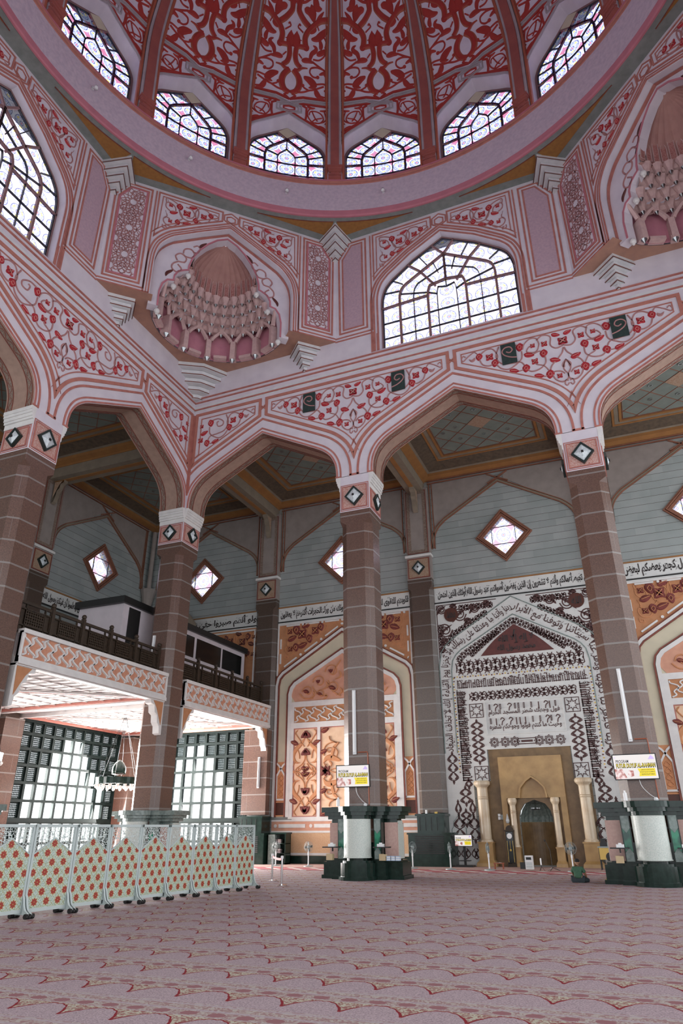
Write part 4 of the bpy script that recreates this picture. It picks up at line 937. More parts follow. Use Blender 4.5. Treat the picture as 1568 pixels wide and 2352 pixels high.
# ---------------------------------------------------------------- qibla wall
b=MB(); b.fbox(Q_,-10.7,32,-.1,21.0,-.3,0); b.fbox(Q_,-10.7,32,21.0,22.2,-.3,0); qw=struct('wall_front',b,'courses')
qw['kind']='structure'
bays=[(-9.55,-1.44),(0.01,8.53),(9.97,18.45),(19.89,28.4)]
kz=16.68
def bayline(x0,x1,e): 
    c=(x0+x1)/2; hw=(x1-x0)/2
    half=[(hw,14.2),(hw,16.3),(hw-.02,16.9),(hw-.15,17.5),(hw-.42,17.95),(hw-.85,18.35)]
    h=[(q.x,q.y) for q in cr(half,4)]+[(0,20.36)]
    P=[(c-a,z) for a,z in h]+[(c+a,z) for a,z in reversed(h[:-1])]
    return [(q.x,q.y) for q in offs(P,-e)]
def upper(b,fn,x0,x1):
    c=(x0+x1)/2; P=bayline(x0,x1,.12)
    i0=next(i for i,p in enumerate(P) if p[1]>16.5); n=len(P)
    half=[p for p in P[:n//2+1] if p[1]>=16.5]
    for m in (0,1):
        g=[((2*c-p[0]) if m else p[0],p[1]) for p in half]
        e=c+(.35 if m else -.35); 
        poly=[g[0]]+g[1:-1]+[(e,20.28),(e,20.72),((x1-.28) if m else (x0+.28),20.72),((x1-.28) if m else (x0+.28),g[0][1])]
        b.poly(fn,poly,.05,0,0)
    for e,w in ((0.02,.045),(.18,.045)): b.ribbon(fn,[p for p in bayline(x0+.0,x1-.0,e) if p[1]>=16.45],w,.11,0,mi=1)
    b.ribbon(fn,[p for p in bayline(x0,x1,.11) if p[1]>=16.45],.09,.09,0,mi=2)
    for z in (20.80,20.96): b.fbox(fn,x0,x1,z-.025,z+.025,0,.12,1)
    for s in (-1,1):
        for e in (.08,.24): 
            q=(x0 if s<0 else x1)-s*e; b.fbox(fn,q-.025,q+.025,16.5,20.8,0,.09,1)
    for s in (-1,1): b.ribbon(fn,[(c-s*.6,20.1),(c+s*.6,20.72)],.07,.12,0,mi=1)
for i,(x0,x1) in enumerate(bays):
    b=MB(); upper(b,Q_,x0,x1); b.build('arch_moulding',['aisle_panel','aisle_line','ceil_tan'],qw)
# diamond windows: frame, glass, leading
def kite_window(n,fn,u,v=16.71,s=1.6,uvx=0):
    w=MB(); P=lambda k:[(u,v+s*k),(u+s*k,v),(u,v-s*k),(u-s*k,v)]
    w.poly(fn,P(.72),.03,None); o=struct('window_%d'%n,w,'glass_kite',uvf=(lambda p:(p[0]-u,p[2]-v)) if uvx==0 else (lambda p:(p[1]-u,p[2]-v)))
    b=MB()
    for k,w_,d in ((.97,.07,.13),(.89,.06,.2),(.81,.07,.13),(.75,.07,.08)): b.ribbon(fn,P(k),w_,d,0,True)
    b.build('window_frame','aisle_line',o)
    b=MB(); k=.36*s*.72*1.4
    for a,c in (((-1,1),(1,1)),((-1,-1),(1,-1)),((-1,-1),(-1,1)),((1,-1),(1,1))):
        e=.42*s; ext=1.0
        p=(u+a[0]*e*.98,v+a[1]*e*.78); q=(u+c[0]*e*.98,v+c[1]*e*.78)
        b.ribbon(fn,[p,q],.03,.06,.0)
    b.build('window_leading','lead',o); return o
NW=30
for i,(x0,x1) in enumerate(bays): kite_window(NW+i,Q_,(x0+x1)/2 if i else -5.75)
# cut openings for the diamond windows: rebuild the wall as panels with holes
me=qw.data; b=MB()
holes=[[(c,16.71+1.16),(c+1.16,16.71),(c,16.71-1.16),(c-1.16,16.71)] for c in [-5.75]+[(a+b_)/2 for a,b_ in bays[1:]]]
LQ=(-6.8,-1.72,FZ,6.9)
holes.append([(LQ[0],.02),(LQ[1],.02),(LQ[1],LQ[3]),(LQ[0],LQ[3])])
MH=[(13.42,.0),(13.42,2.05),(13.5,2.35),(13.72,2.65),(14.21,2.83),(14.7,2.65),(14.92,2.35),(15.0,2.05),(15.0,.0)]
mh=[(x,max(z,.0)+0.001) for x,z in MH]; holes.append(mh)
b.poly(Q_,[(-10.7,-.1),(32,-.1),(32,22.2),(-10.7,22.2)],0,None,0,holes=holes)
b.poly(Q_,[(-10.7,-.1),(32,-.1),(32,22.2),(-10.7,22.2)],-.3,None,0,holes=holes)
for h in holes: n=len(h); b.add([Q_(p[0],p[1],0) for p in h]+[Q_(p[0],p[1],-.3) for p in h],[(i,(i+1)%n,n+(i+1)%n,n+i) for i in range(n)])
nm=bpy.data.meshes.new('wall_front'); nm.from_pydata(b.v,[],b.f); nm.materials.append(M['courses']); qw.data=nm
# ---------------------------------------------------------------- lettering
FORMS={}
for cp in list(range(0xFB50,0xFE00))+list(range(0xFE70,0xFF00)):
    dd=unicodedata.decomposition(chr(cp))
    if dd.startswith('<'):
        t_,*c_=dd.split(); FORMS.setdefault(t_[1:-1],{}).setdefault(''.join(chr(int(q,16)) for q in c_),chr(cp))
def shape(s):
    lig={'\ue000':'لا','\ue001':'لأ','\ue002':'لإ'}
    for k,v in lig.items(): s=s.replace(v,k)
    g=lambda c:lig.get(c,c); ini,fin,med,iso=(FORMS[k] for k in('initial','final','medial','isolated')); o=[]
    for i,c in enumerate(s):
        p=i>0 and g(s[i-1]) in ini and g(c) in fin; nx=i<len(s)-1 and g(c) in ini and g(s[i+1]) in fin
        o.append((med if p and nx else fin if p else ini if nx else iso).get(g(c),g(c)))
    return ''.join(o)[::-1]
def text_mesh(s,res=1,bold=0,shear=0):
    cu=bpy.data.curves.new('lettering','FONT'); cu.body=s; cu.resolution_u=res; cu.offset=bold; cu.shear=shear
    o=bpy.data.objects.new('lettering',cu); C.objects.link(o); me=o.to_mesh()
    V=[(v.co.x,v.co.y) for v in me.vertices]; F=[tuple(p.vertices) for p in me.polygons]; o.to_mesh_clear()
    bpy.data.objects.remove(o); bpy.data.curves.remove(cu); return V,F
def lettering(b,fn,s,u0,u1,v0,v1,d,mi=0,bold=.012,arabic=True,shear=0,fit=None):
    """fit a line of writing into the box"""
    V,F=text_mesh(shape(s) if arabic else s,2 if arabic else 3,bold,shear)
    if not V: return
    xs=[p[0] for p in V]; ys=[p[1] for p in V]; w=max(xs)-min(xs); h=max(ys)-min(ys)
    P=[(u0+(p[0]-min(xs))/w*(u1-u0),v0+(p[1]-min(ys))/h*(v1-v0)) for p in V]
    b.add([fn(p[0],p[1],d) for p in P],F,mi)
def path_fn(fn,path,flip=1):
    P=[Vector(p) for p in path]; Ls=[0]
    for p,q in zip(P,P[1:]): Ls.append(Ls[-1]+(q-p).length)
    def g(s,t,d):
        s=max(0,min(Ls[-1]-1e-6,s)); i=0
        while i<len(Ls)-2 and Ls[i+1]<s: i+=1
        e=(P[i+1]-P[i]).normalized(); nn=Vector((-e.y,e.x)); p=P[i]+e*(s-Ls[i])+nn*t; return fn(p.x,p.y,d)
    return g,Ls[-1]
# calligraphy frieze under the marble courses
texts={0:'ولو أنهم صبروا حتى تخرج إليهم لكان',1:'قلوبهم للتقوى لهم مغفرة إن الذين ينادونك من وراء الحجرات أكثرهم لا يعقلون',2:'أن تحبط أعمالكم وأنتم لا تشعرون إن الذين يغضون أصواتهم عند رسول الله أولئك الذين امتحن',3:'ولا تجهروا له بالقول كجهر بعضكم لبعض'}
def fil(b,fn,u0,u1,v0,v1,seed,mi,n,d=.03):
    """fine marks between the letters"""
    rnd=random.Random(seed)
    for i in range(n):
        u=rnd.uniform(u0,u1); v=rnd.uniform(v0,v1); a=rnd.choice((.9,1.1,2.4,.1)); l=rnd.uniform(.05,.16)
        b.stroke(fn,[(u,v),(u+l*.5*math.cos(a),v+l*.5*math.sin(a)+.01),(u+l*math.cos(a),v+l*math.sin(a))],.025,d,.0,leafp,mi)
for i,(x0,x1) in enumerate(bays):
    b=MB(); b.fbox(Q_,x0,x1,13.2,14.06,0,.05,0); 
    u1=x1-.12; txt=texts[i]
    for q,(a,z0,z1) in enumerate([(0,13.32,13.92)]): 
        if i==2: lettering(b,Q_,txt,x0+.2,x1-.1,13.27,13.98,.065,1,.034)
        elif i==3: lettering(b,Q_,txt,x0+.2,x0+5.2,13.27,13.98,.065,1,.034); lettering(b,Q_,texts[2],x0+5.4,x1-.1,13.27,13.98,.065,1,.034)
        else: lettering(b,Q_,txt,x0+.15,x1-.1,13.27,13.98,.065,1,.034)
    fil(b,Q_,x0+.1,x1-.2,13.35,13.85,i,1,int((x1-x0)*9),.07)
    b.fbox(Q_,x0,x1,14.06,14.12,0,.12,3); b.fbox(Q_,x0,x1,13.13,13.2,0,.09,2); b.fbox(Q_,x0,x1,13.05,13.13,0,.06,0)
    b.build('calligraphy_frieze',['marble_white','engrave_black','black','ceil_orange'],qw)
# ---------------------------------------------------------------- pilasters on the walls
def make_pil(name,label,fn,u,dark='granite_dark',base=True,zb=0):
    t=thing(name,label,'pilaster',(0,0,0),0,'granite pilasters against the walls'); b=MB()
    P=[(-.72,0),(-.72,.22),(-.52,.42),(.52,.42),(.72,.22),(.72,0)]
    n=len(P); z0,z1=zb,13.95
    b.add([fn(u+p[0],z,p[1]) for z in (z0,z1) for p in P],[(i,i+1,n+i+1,n+i) for i in range(n-1)]); 
    P2=[(-.72,0),(-.72,.40),(-.70,.42),(.70,.42),(.72,.40),(.72,0)]
    b.add([fn(u+p[0],z1,p[1]) for p in P]+[fn(u+p[0],14.15,p[1]) for p in P2]+[fn(u+p[0],ZG,p[1]) for p in P2],[(i,i+1,n+i+1,n+i) for i in range(n-1)]+[(n+i,n+i+1,2*n+i+1,2*n+i) for i in range(n-1)])
    sh=b.build('shaft',dark,t)
    b=MB(); b.fbox(fn,u-.72,u+.72,ZG,15.98,0,.42,0); g=lambda a,v,d:fn(u+a,ZG+v,.42+d); b.fbox(g,-.62,.62,.1,1.25,0,.03,1); b.ribbon(g,[(-.62,.1),(.62,.1),(.62,1.25),(-.62,1.25)],.05,.05,0,True,2)
    hd=b.build('tile_block',['aisle_panel','ara_tile_dark','terra_dark'],t); kite_lamp(hd,g,0,.68,.34)
    b=MB(); b.fbox(fn,u-.78,u+.78,15.98,16.12,0,.5,0); b.fbox(fn,u-.72,u+.72,16.12,20.5,0,.34,1)
    g=lambda a,v,d:fn(u+a,v,.34+d); b.ribbon(g,[(-.5,16.35),(.5,16.35),(.5,20.2),(-.5,20.2)],.2,.02,0,True,2)
    b.ribbon(g,[(-.62,16.25),(.62,16.25),(.62,20.3),(-.62,20.3)],.035,.04,0,True,3)
    b.build('upper_panel',['trim_white','aisle_panel','border','terra_dark'],t); return t
pls=[]
make_pil('wall_pilaster','wall pilaster at the left edge of the orange niche, beside the control booth',Q_,-.72,zb=2.3)
make_pil('wall_pilaster','wall pilaster between the orange niche and the white marble prayer niche',Q_,XC,zb=2.3)
make_pil('wall_pilaster','wall pilaster behind the right-hand granite column',Q_,XD,zb=2.3)
make_pil('wall_pilaster','wall pilaster on the left wall above the carved balcony, behind the left column',W_,.72)
# slender corner shaft
b=MB(); b.lathe([(.22,8),(.22,15.2),(.3,15.4),(.42,16.0),(.55,16.5),(.3,16.6)],12,(-9.95,10.25,0)); b.lathe([(.15,16.5),(.15,20.8)],10,(-9.95,10.25,0)); struct('trim_2',b,'aisle_panel')
# ---------------------------------------------------------------- left wall
WL=(1.9,9.62,FZ,6.9)
b=MB(); hw_=[[(c,16.71+1.16),(c+1.16,16.71),(c,16.71-1.16),(c-1.16,16.71)] for c in (5.75,-4.27)]+[[(a,.02),(c,.02),(c,6.9),(a,6.9)] for a,c in ((1.9,9.62),(-8.0,-.2))]
b.poly(W_,[(-34,-.1),(10.9,-.1),(10.9,22.2),(-34,22.2)],0,None,0,holes=hw_); b.poly(W_,[(-34,-.1),(10.9,-.1),(10.9,22.2),(-34,22.2)],-.4,None,0,holes=hw_)
for h in hw_: n=len(h); b.add([W_(p[0],p[1],0) for p in h]+[W_(p[0],p[1],-.4) for p in h],[(i,(i+1)%n,n+(i+1)%n,n+i) for i in range(n)])
lw=struct('wall_left',b,'courses')
kite_window(36,W_,5.75,uvx=1); kite_window(37,W_,-4.27,uvx=1)
for (y0,y1) in ((1.44,9.9),(-8.53,0)):
    b=MB(); upper(b,W_,y0,y1); b.build('arch_moulding',['aisle_panel','aisle_line','ceil_tan'],lw)
    b=MB(); b.fbox(W_,y0,y1,13.2,14.06,0,.05,0); lettering(b,lambda u,v,d:W_(u,v,d),'أن تصيبوا قوما بجهالة فتصبحوا على ما فعلتم نادمين واعلموا أن فيكم رسول الله',y0+.15,y1-.15,13.27,13.98,.065,1,.034)
    fil(b,W_,y0+.1,y1-.2,13.35,13.85,7,1,70,.07); b.fbox(W_,y0,y1,14.06,14.12,0,.12,3); b.fbox(W_,y0,y1,13.13,13.2,0,.09,2)
    b.build('calligraphy_frieze',['marble_white','engrave_black','black','ceil_orange'],lw)
# ---------------------------------------------------------------- aisle ceilings
def bay_ceiling(n,x0,x1,y0,y1):
    b=MB(); z=21.62; 
    b.box(x0-.8,x1+.8,y0-.8,y1+.8,z,z+.3,2)
    def ringp(e): return [(x0+e,y0+e),(x1-e,y0+e),(x1-e,y1-e),(x0+e,y1-e)]
    up=lambda u,v,d:(u,v,z-d)
    # orange cornice, dark cove, framed centre
    for e0,e1,za,zb,mi in ((0,.42,20.98,21.12,3),(.42,.42,21.12,21.30,3),(.42,.55,21.30,21.34,0),(.5,1.28,21.34,21.58,4),(1.28,1.28,21.58,21.62,0)):
        a,c=ringp(e0),ringp(e1); b.add([(p[0],p[1],za) for p in a]+[(p[0],p[1],zb) for p in c],[(i,(i+1)%4,4+(i+1)%4,4+i) for i in range(4)],mi)
    a,c=ringp(0),ringp(0); b.add([(p[0],p[1],20.98) for p in a]+[(p[0],p[1],21.62) for p in c],[(i,(i+1)%4,4+(i+1)%4,4+i) for i in range(4)],0)
    for e,w,mi in ((1.34,.12,3),(1.52,.22,0),(1.72,.14,3),(1.84,.03,5)): b.ribbon(up,ringp(e),w,.07 if mi==3 else .04,-.02,True,mi)
    cx,cy_=(x0+x1)/2,(y0+y1)/2; e=1.82; X0,X1,Y0,Y1=x0+e,x1-e,y0+e,y1-e
    s=.95*1.35; 
    def dline(c,sg):
        pts=[]
        for X_ in (X0,X1):
            Y_=cy_+sg*(X_-cx)+c
            if Y0<=Y_<=Y1: pts.append((X_,Y_))
        for Y_ in (Y0,Y1):
            X_=cx+(Y_-cy_-c)/sg
            if X0<=X_<=X1: pts.append((X_,Y_))
        if len(pts)>=2: b.ribbon(up,[pts[0],pts[1]],.035,.02,0,mi=5)
    for k in range(-5,6):
        for sg in (-1,1): dline((k+.5)*1.32,sg)
    q=.5*1.32; b.poly(up,[(cx,cy_+q),(cx+q,cy_),(cx,cy_-q),(cx-q,cy_)],.03,0,6)
    o=struct('ceiling_bay',b,['ceil_tan','ceil_tan','ceil_grey','ceil_orange','ceil_dark','aisle_line','ara_tile_dark'])
    for i,(dx,dy) in enumerate(((0,1.32),(0,-1.32),(1.32,0),(-1.32,0),(1.32,-1.98+.66),(-1.32,-1.32),(1.32,1.32),(-1.32,1.32),(2.1,-.3),(-2.1,.4))):
        px,py=cx+dx,cy_+dy
        if not (X0+.2<px<X1-.2 and Y0+.2<py<Y1-.2): continue
        bb=MB(); bb.lathe([(.11,0),(.11,-.04),(.075,-.04),(.075,.0)],12,(px,py,z)); bb.build('downlight','chrome',o)
    return o
bay_ceiling(0,-10.3,-1.2,1.44,10.6); bay_ceiling(0,-.3,8.8,1.44,10.6); bay_ceiling(0,9.72,18.72,1.44,10.6); bay_ceiling(0,19.62,28.7,1.44,10.6)
bay_ceiling(0,-10.3,-1.44,-8.8,.3); bay_ceiling(0,-10.3,-1.44,-18.8,-9.7)
def beam(x0,x1,y0,y1,along):
    b=MB(); b.box(x0,x1,y0,y1,20.28,21.7,0)
    if along=='y': c=(x0+x1)/2; b.box(c-.13,c+.13,y0,y1,20.25,20.29,1); [b.box(q-.03,q+.03,y0,y1,20.9,21.1,1) for q in (x0,x1)]
    else: c=(y0+y1)/2; b.box(x0,x1,c-.13,c+.13,20.25,20.29,1); [b.box(x0,x1,q-.03,q+.03,20.9,21.1,1) for q in (y0,y1)]
    # scrolled corbel at the wall end
    def cb(fn):
        pr_=[(0,20.3),(.75,20.3),(.72,20.1),(.5,20.0),(.46,19.75),(.3,19.6),(.24,19.2),(.16,18.95),(0,18.85)]
        b.poly(fn,pr_,.14,-.14,0); b.poly(lambda u,v,d:fn(u,v,.145),[(.04,20.2),(.6,20.2),(.36,19.9),(.2,19.5),(.05,19.2)],0,None,2)
        b.poly(lambda u,v,d:fn(u,v,-.145),[(.04,20.2),(.6,20.2),(.36,19.9),(.2,19.5),(.05,19.2)],0,None,2)
    if along=='y': cb(lambda u,v,d:((x0+x1)/2+d,10.2-u,v))
    else: cb(lambda u,v,d:(-9.9+u,(y0+y1)/2+d,v))
    return struct('ceiling_beam',b,['ceil_tan','ceil_orange','ara_tile_dark'])
beam(XC-.5,XC+.5,1.4,10.6,'y'); beam(XD-.5,XD+.5,1.4,10.6,'y'); beam(-1.22,-.22,1.4,10.6,'y'); beam(-10.3,-1.4,.22,1.22,'x'); beam(-10.3,-1.4,-9.75,-8.75,'x')
# upper wall faces that close the arcades toward the aisles are part of the arcade; cap slabs above the aisle bays
b=MB(); b.box(-10.7,32,-.02,10.9,22.2,22.5); b.box(-10.7,.02,-34,10.9,22.2,22.5); struct('ceiling_roof_slab',b,'plaster_cool')
def wavy(b,fn,u0,u1,z0,z1,n,w,mi=0):
    """two interlaced zigzags with wavy flanks"""
    for ph in (0,1):
        P=[]; m=24
        for i in range(n*m+1):
            t=i/m+ph; q=t%2; v=q if q<1 else 2-q
            v2=v*v*(3-2*v)*.35+v*.65
            P.append((u0+(u1-u0)*(i/m)/n+.30*(u1-u0)/n*math.sin(v*4*PI)*(1 if q<1 else 1)*.55,z0+(z1-z0)*v2))
        P=[p for p in P if u0<=p[0]<=u1]
        b.stroke(fn,P,w,.06,0,None,mi)
# ---------------------------------------------------------------- orange niche bays on the qibla wall
def orange_bay(x0,x1):
    c=(x0+x1)/2; root=thing('arched_wall_panel','',"wall panel")
    hwd=(x1-x0)/2; U=lambda u,v,d:Q_(c+u,v,d)
    k=(hwd)/4.26
    def pl(name,mats,f): b=MB(); f(b); return b.build(name,mats,root)
    ao=[(4.22,2.2),(4.22,9.3),(4.12,9.75),(3.85,10.05),(3.6,10.2),(0,12.35)]      # outer arch line
    A=[(-x*k,z) for x,z in ao]+[(x*k,z) for x,z in reversed(ao[:-1])]
    ai=[(3.32,2.2),(3.32,8.75),(3.22,9.1),(3.0,9.35),(0,11.0)]
    B=[(-x*k,z) for x,z in ai]+[(x*k,z) for x,z in reversed(ai[:-1])]
    def f(b):
        b.poly(U,[(-hwd,9.75)]+[p for p in A if p[1]>=9.7]+[(hwd,9.75),(hwd,13.06),(-hwd,13.06)],.06,0,0)
    pl('spandrel_ground',['orange_ground'],f)
    def f(b):
        b.poly(U,A,.03,0,0)
    pl('arch_ground',['cream'],f)
    def f(b):
        b.ribbon(U,[(q.x,q.y) for q in offs(A,-.03)],.16,.12); b.ribbon(U,[(q.x,q.y) for q in offs(B,.0)],.2,.12)
        b.ribbon(U,[(-hwd+.06,9.9),(-hwd+.06,13.0),(hwd-.06,13.0),(hwd-.06,9.9)],.1,.1)
        for z,h in ((7.46,.4),): pass
        b.fbox(U,-3.02*k,3.02*k,8.0,8.3,0,.108); b.fbox(U,-3.02*k,3.02*k,6.82,7.12,0,.108)
        b.fbox(U,-3.02*k,3.02*k,2.0,2.2,0,.108)
        for u in (-1.45,1.45): b.fbox(U,u-.09,u+.09,2.2,6.82,0,.104)
        for s in (-1,1): b.fbox(U,min(s*3.26,s*3.02)*k,max(s*3.26,s*3.02)*k,2.1,8.3,0,.106)
        # rounded lozenges in the spandrel border
        sp=[(q.x,q.y) for q in offs(A,.22)]; 
    pl('white_moulding',['trim_white'],f)
    def f(b):
        b.ribbon(U,[(q.x,q.y) for q in offs(A,-.16)],.07,.14); b.ribbon(U,[(q.x,q.y) for q in offs(B,.16)],.07,.14); b.ribbon(U,[(q.x,q.y) for q in offs(A,.1)],.04,.14)
    pl('red_edge',['terra_dark'],f)
    def f(b):
        bd=[(q.x,q.y) for q in offs(A,.26)]; bd=[p for p in bd if p[1]>10.2]
        g,Lg=path_fn(U,[p for p in bd]); n_=int(Lg/1.35)
        for i in range(n_):
            s=(i+.5)*Lg/n_; b.ribbon(g,[(s-.48,0),(s+.48,0)],.09,.12,.05); 
            b.disc(g,s+.675*Lg/n_/1.35,0,.075,.12,.05)
        for i in range(6):
            s=-hwd+.4+(2*hwd-.8)*(i+.5)/6; b.fbox(U,s-.45,s+.45,12.84,12.93,.05,.12)
            b.disc(U,s+.66,12.885,.07,.12,.05)
        for m in (-1,1):
            for z in (10.9,11.8): b.fbox(U,m*(hwd-.24)-.045,m*(hwd-.24)+.045,z-.3,z+.3,.05,.12)
    pl('border_bead',['trim_white'],f)
    def f(b):
        for m in (1,-1):
            motif(b,U,TR_DRUM,m*1,-.35*m,12.55-30.2,.09,.05,su=1.02,fl=.95,mids=dict(m=1,l=1,line=1,b=0,f=0,s=0))
    o=pl('spandrel_scroll',['flower_maroon','orange_relief'],f)
    def f(b):
        b.poly(U,[p for p in B if p[1]>8.2]+[(3.0*k,8.3),(-3.0*k,8.3)],.05,0,0)
        b.fbox(U,-3.02*k,3.02*k,7.12,8.0,0,.06,1)
        for s0,s1 in ((-3.02*k,-1.54),(-1.36,1.36),(1.54,3.02*k)): b.fbox(U,s0,s1,2.2,6.82,0,.05,2)
        for s0,s1 in ((-3.02*k,-1.54),(-1.36,1.36),(1.54,3.02*k)): b.ribbon(U,[(s0+.03,2.22),(s1-.03,2.22),(s1-.03,6.8),(s0+.03,6.8)],.06,.07,0,True,3)
    pl('niche_ground',['salmon','orange_ground','peach','terra_orange'],f)
    def f(b):
        for s in (-1,1):
            for sv in (1,-1):
                for m in (1,-1): motif(b,U,TR_NICHE,m,s*2.26*k,4.5+(0 if sv>0 else .0),.10,.05,sv=sv,mids=dict(T=1,f=1,line=0),wsc=1.15)
        for sv in (1,-1):
            for m in (1,-1): motif(b,U,TR_NICHEC,m,0,4.5,.10,.05,sv=sv,mids=dict(T=1,f=1,line=0),wsc=1.1)
        # lunette scrolls
        for m in (1,-1):
            for (cu,cv,r) in ((.65,9.9,.45),(1.45,9.35,.42),(.55,8.95,.4),(2.2,8.85,.35),(1.35,8.65,.28)):
                P=[(m*(cu+r*(1-.09*j)*math.cos(j*.75)),cv+r*(1-.09*j)*math.sin(j*.75)) for j in range(11)]
                b.stroke(U,cr(P,3),.07,.10,.05); b.stroke(U,cr([(m*(cu-r),cv),(m*(cu-r*1.2),cv-r*.7),(m*(cu-r*.4),cv-r*1.1)],4),.14,.10,.05,leafp)
                motif(b,U,[('T' if r>.4 else 'f',r*.38,[(cu+r*.2,cv)])],m,0,0,.11,.05,mids=dict(T=1,f=1,line=0))
            for (a_,c_) in (((.1,8.45),(.9,9.4)),((.9,8.5),(1.9,9.1)),((1.8,8.45),(2.7,8.75)),((.1,10.5),(.6,9.7))):
                b.stroke(U,cr([(m*a_[0],a_[1]),(m*(a_[0]+c_[0])/2+m*.15,(a_[1]+c_[1])/2-.12),(m*c_[0],c_[1])],5),.08,.10,.05)
    pl('scroll_relief',['orange_relief','flower_maroon'],f)
    def f(b):      # interlaced frieze of lobed lozenges
        g=lambda u,v,d:U(u,v,.06+d)
        wavy(b,g,-2.98*k,2.98*k,7.18,7.94,9,.075)
    pl('lozenge_frieze',['trim_white'],f)
    def f(b):
        for s in (-1,1):
            u0=s*3.77*k; w=.36
            b.fbox(U,u0-w,u0+w,2.25,2.98,0,.05,3); b.ribbon(U,[(u0-w+.03,2.27),(u0+w-.03,2.27),(u0+w-.03,2.96),(u0-w+.03,2.96)],.06,.08,0,True,1)
            b.fbox(U,u0-w,u0+w,3.0,5.05,0,.05,1)
            b.ribbon(U,[(u0-.26,3.08),(u0-.26,4.3),(u0-.1,4.55),(u0+.12,4.85),(u0+.3,5.0)],.09,.11,.04,mi=0); b.ribbon(U,[(u0+.26,3.08),(u0+.26,4.3),(u0+.1,4.55),(u0-.12,4.85),(u0-.3,5.0)],.09,.11,.04,mi=0)
            b.fbox(U,u0-.3,u0+.3,3.04,3.13,0,.11,0)
            for j in range(4):
                for m in (-1,1): b.stroke(U,cr([(u0,3.25+.28*j),(u0+m*.13,3.33+.28*j),(u0+m*.05,3.45+.28*j),(u0,3.5+.28*j)],4),.05,.09,.05,None,1 if j%2 else 1)
    pl('side_panel',['trim_white','orange_relief','orange_ground','door_wood'],f)
    def f(b):
        b.fbox(U,-hwd,hwd,-.05,1.45,0,.06,0); b.fbox(U,-hwd,hwd,.34,.46,0,.1,1); b.fbox(U,-hwd+.7,hwd-.7,-.05,.32,0,.14,2)
        b.fbox(U,-hwd,hwd,1.42,1.52,0,.09,1); b.fbox(U,-hwd,hwd,1.52,2.02,0,.07,3); b.fbox(U,-hwd,hwd,1.98,2.06,0,.1,1)
        for i in range(5):
            s=-hwd+.2+(2*hwd)*(i)/4; b.fbox(U,max(-hwd,s+.25),min(hwd,s+1.85),1.67,1.85,.05,.1,1); b.disc(U,min(hwd-.1,s+.05),1.76,.09,.1,.05,mi=1)
    pl('dado_panel',['dado','trim_white','marble_green','salmon'],f)
    return root
o=orange_bay(0.01,8.53); tag(o,'orange arched niche panel with maroon flower scrolls, left of the white marble prayer niche','wall panel'); 
o2=orange_bay(19.89,28.4); tag(o2,'orange arched niche panel at the right edge of the view, beyond the right-hand column','wall panel')
# plain orange spandrel above the lattice window of the corner bay
b=MB(); b.fbox(Q_,-9.9,-1.44,6.95,13.06,0,.04,0); b.ribbon(Q_,[(-9.8,12.9),(-1.6,12.9),(-1.6,7.1)],.1,.1,0,mi=1); sc_=MB(); b.build('upper_panel',['orange_ground','trim_white'],qw)
b=MB(); motif(b,Q_,TR_DRUM,-1,-4.7,12.5-30.2,.09,.04,fl=.7,mids=dict(m=1,l=1,line=1)); b.build('scroll_relief',['maroon','orange_relief'],qw)
# ---------------------------------------------------------------- white marble prayer niche
mr=thing('marble_prayer_niche','tall white marble prayer niche wall covered in dark carved script and arabesques','prayer niche')
def P_(u,v,d): return Q_(CX+u,v,.06+d)
def mp(name,mats,f): b=MB(); f(b); return b.build(name,mats,mr)
def f(b):
    out=[(-4.24,FZ),(-2.85,FZ),(-2.85,3.7),(-2.05,3.7),(-2.05,5.2),(2.05,5.2),(2.05,3.7),(2.85,3.7),(2.85,FZ),(4.24,FZ),(4.24,13.08),(-4.24,13.08)]
    b.poly(P_,out,.04,-.05,0)
mp('marble_facing','marble_white',f)
def scrollband(b,fn,u0,u1,v0,v1,n,d=.055,d0=.04,mi=0,w=.05,vert=False):
    """row of mirrored scrolls with palmettes"""
    g=(lambda u,v,dd:fn(v,u,dd)) if vert else fn
    cw=(u1-u0)/n; H=v1-v0; m_=(v0+v1)/2
    for i in range(n):
        c=u0+cw*(i+.5)
        for s in (-1,1):
            for t_ in (-1,1):
                r=min(cw*.25,H*.27); cx_=c+s*cw*.25; cy_=m_+t_*H*.23
                P=[(cx_+r*(1-.10*j)*math.cos(t_*(j*.8)+PI/2*(1-s)),cy_+r*(1-.10*j)*math.sin(t_*(j*.8)+PI/2*(1-s))) for j in range(9)]
                b.stroke(g,cr(P,2),w,d,d0,None,mi)
                b.stroke(g,cr([(c,m_+t_*H*.05),(c+s*cw*.1,m_+t_*H*.3),(c+s*cw*.26,m_+t_*H*.47)],3),w,d,d0,None,mi)
            b.stroke(g,cr([(c+s*cw*.5,m_-H*.3),(c+s*cw*.42,m_),(c+s*cw*.5,m_+H*.3)],3),w,d,d0,None,mi)
        for t_ in (-1,1): b.stroke(g,cr([(c,m_+t_*H*.02),(c,m_+t_*H*.2),(c,m_+t_*H*.42)],2),w*3,d,d0,leafp,mi)
        for s in (-1,1): b.stroke(g,cr([(c+s*cw*.3,m_),(c+s*cw*.4,m_),(c+s*cw*.5,m_)],2),w*2.6,d,d0,leafp,mi)
AO=[(4.2,5.1),(4.2,9.6),(4.05,10.35),(3.8,10.7),(3.45,11.0),(0,13.06)]; AI=[(3.55,5.1),(3.55,9.3),(3.45,9.85),(3.25,10.15),(2.95,10.4),(0,12.05)]
AOp=[(-x,z) for x,z in AO]+[(x,z) for x,z in reversed(AO[:-1])]; AIp=[(-x,z) for x,z in AI]+[(x,z) for x,z in reversed(AI[:-1])]
mid=[((a[0]+c[0])/2,(a[1]+c[1])/2) for a,c in zip(AOp,AIp)]
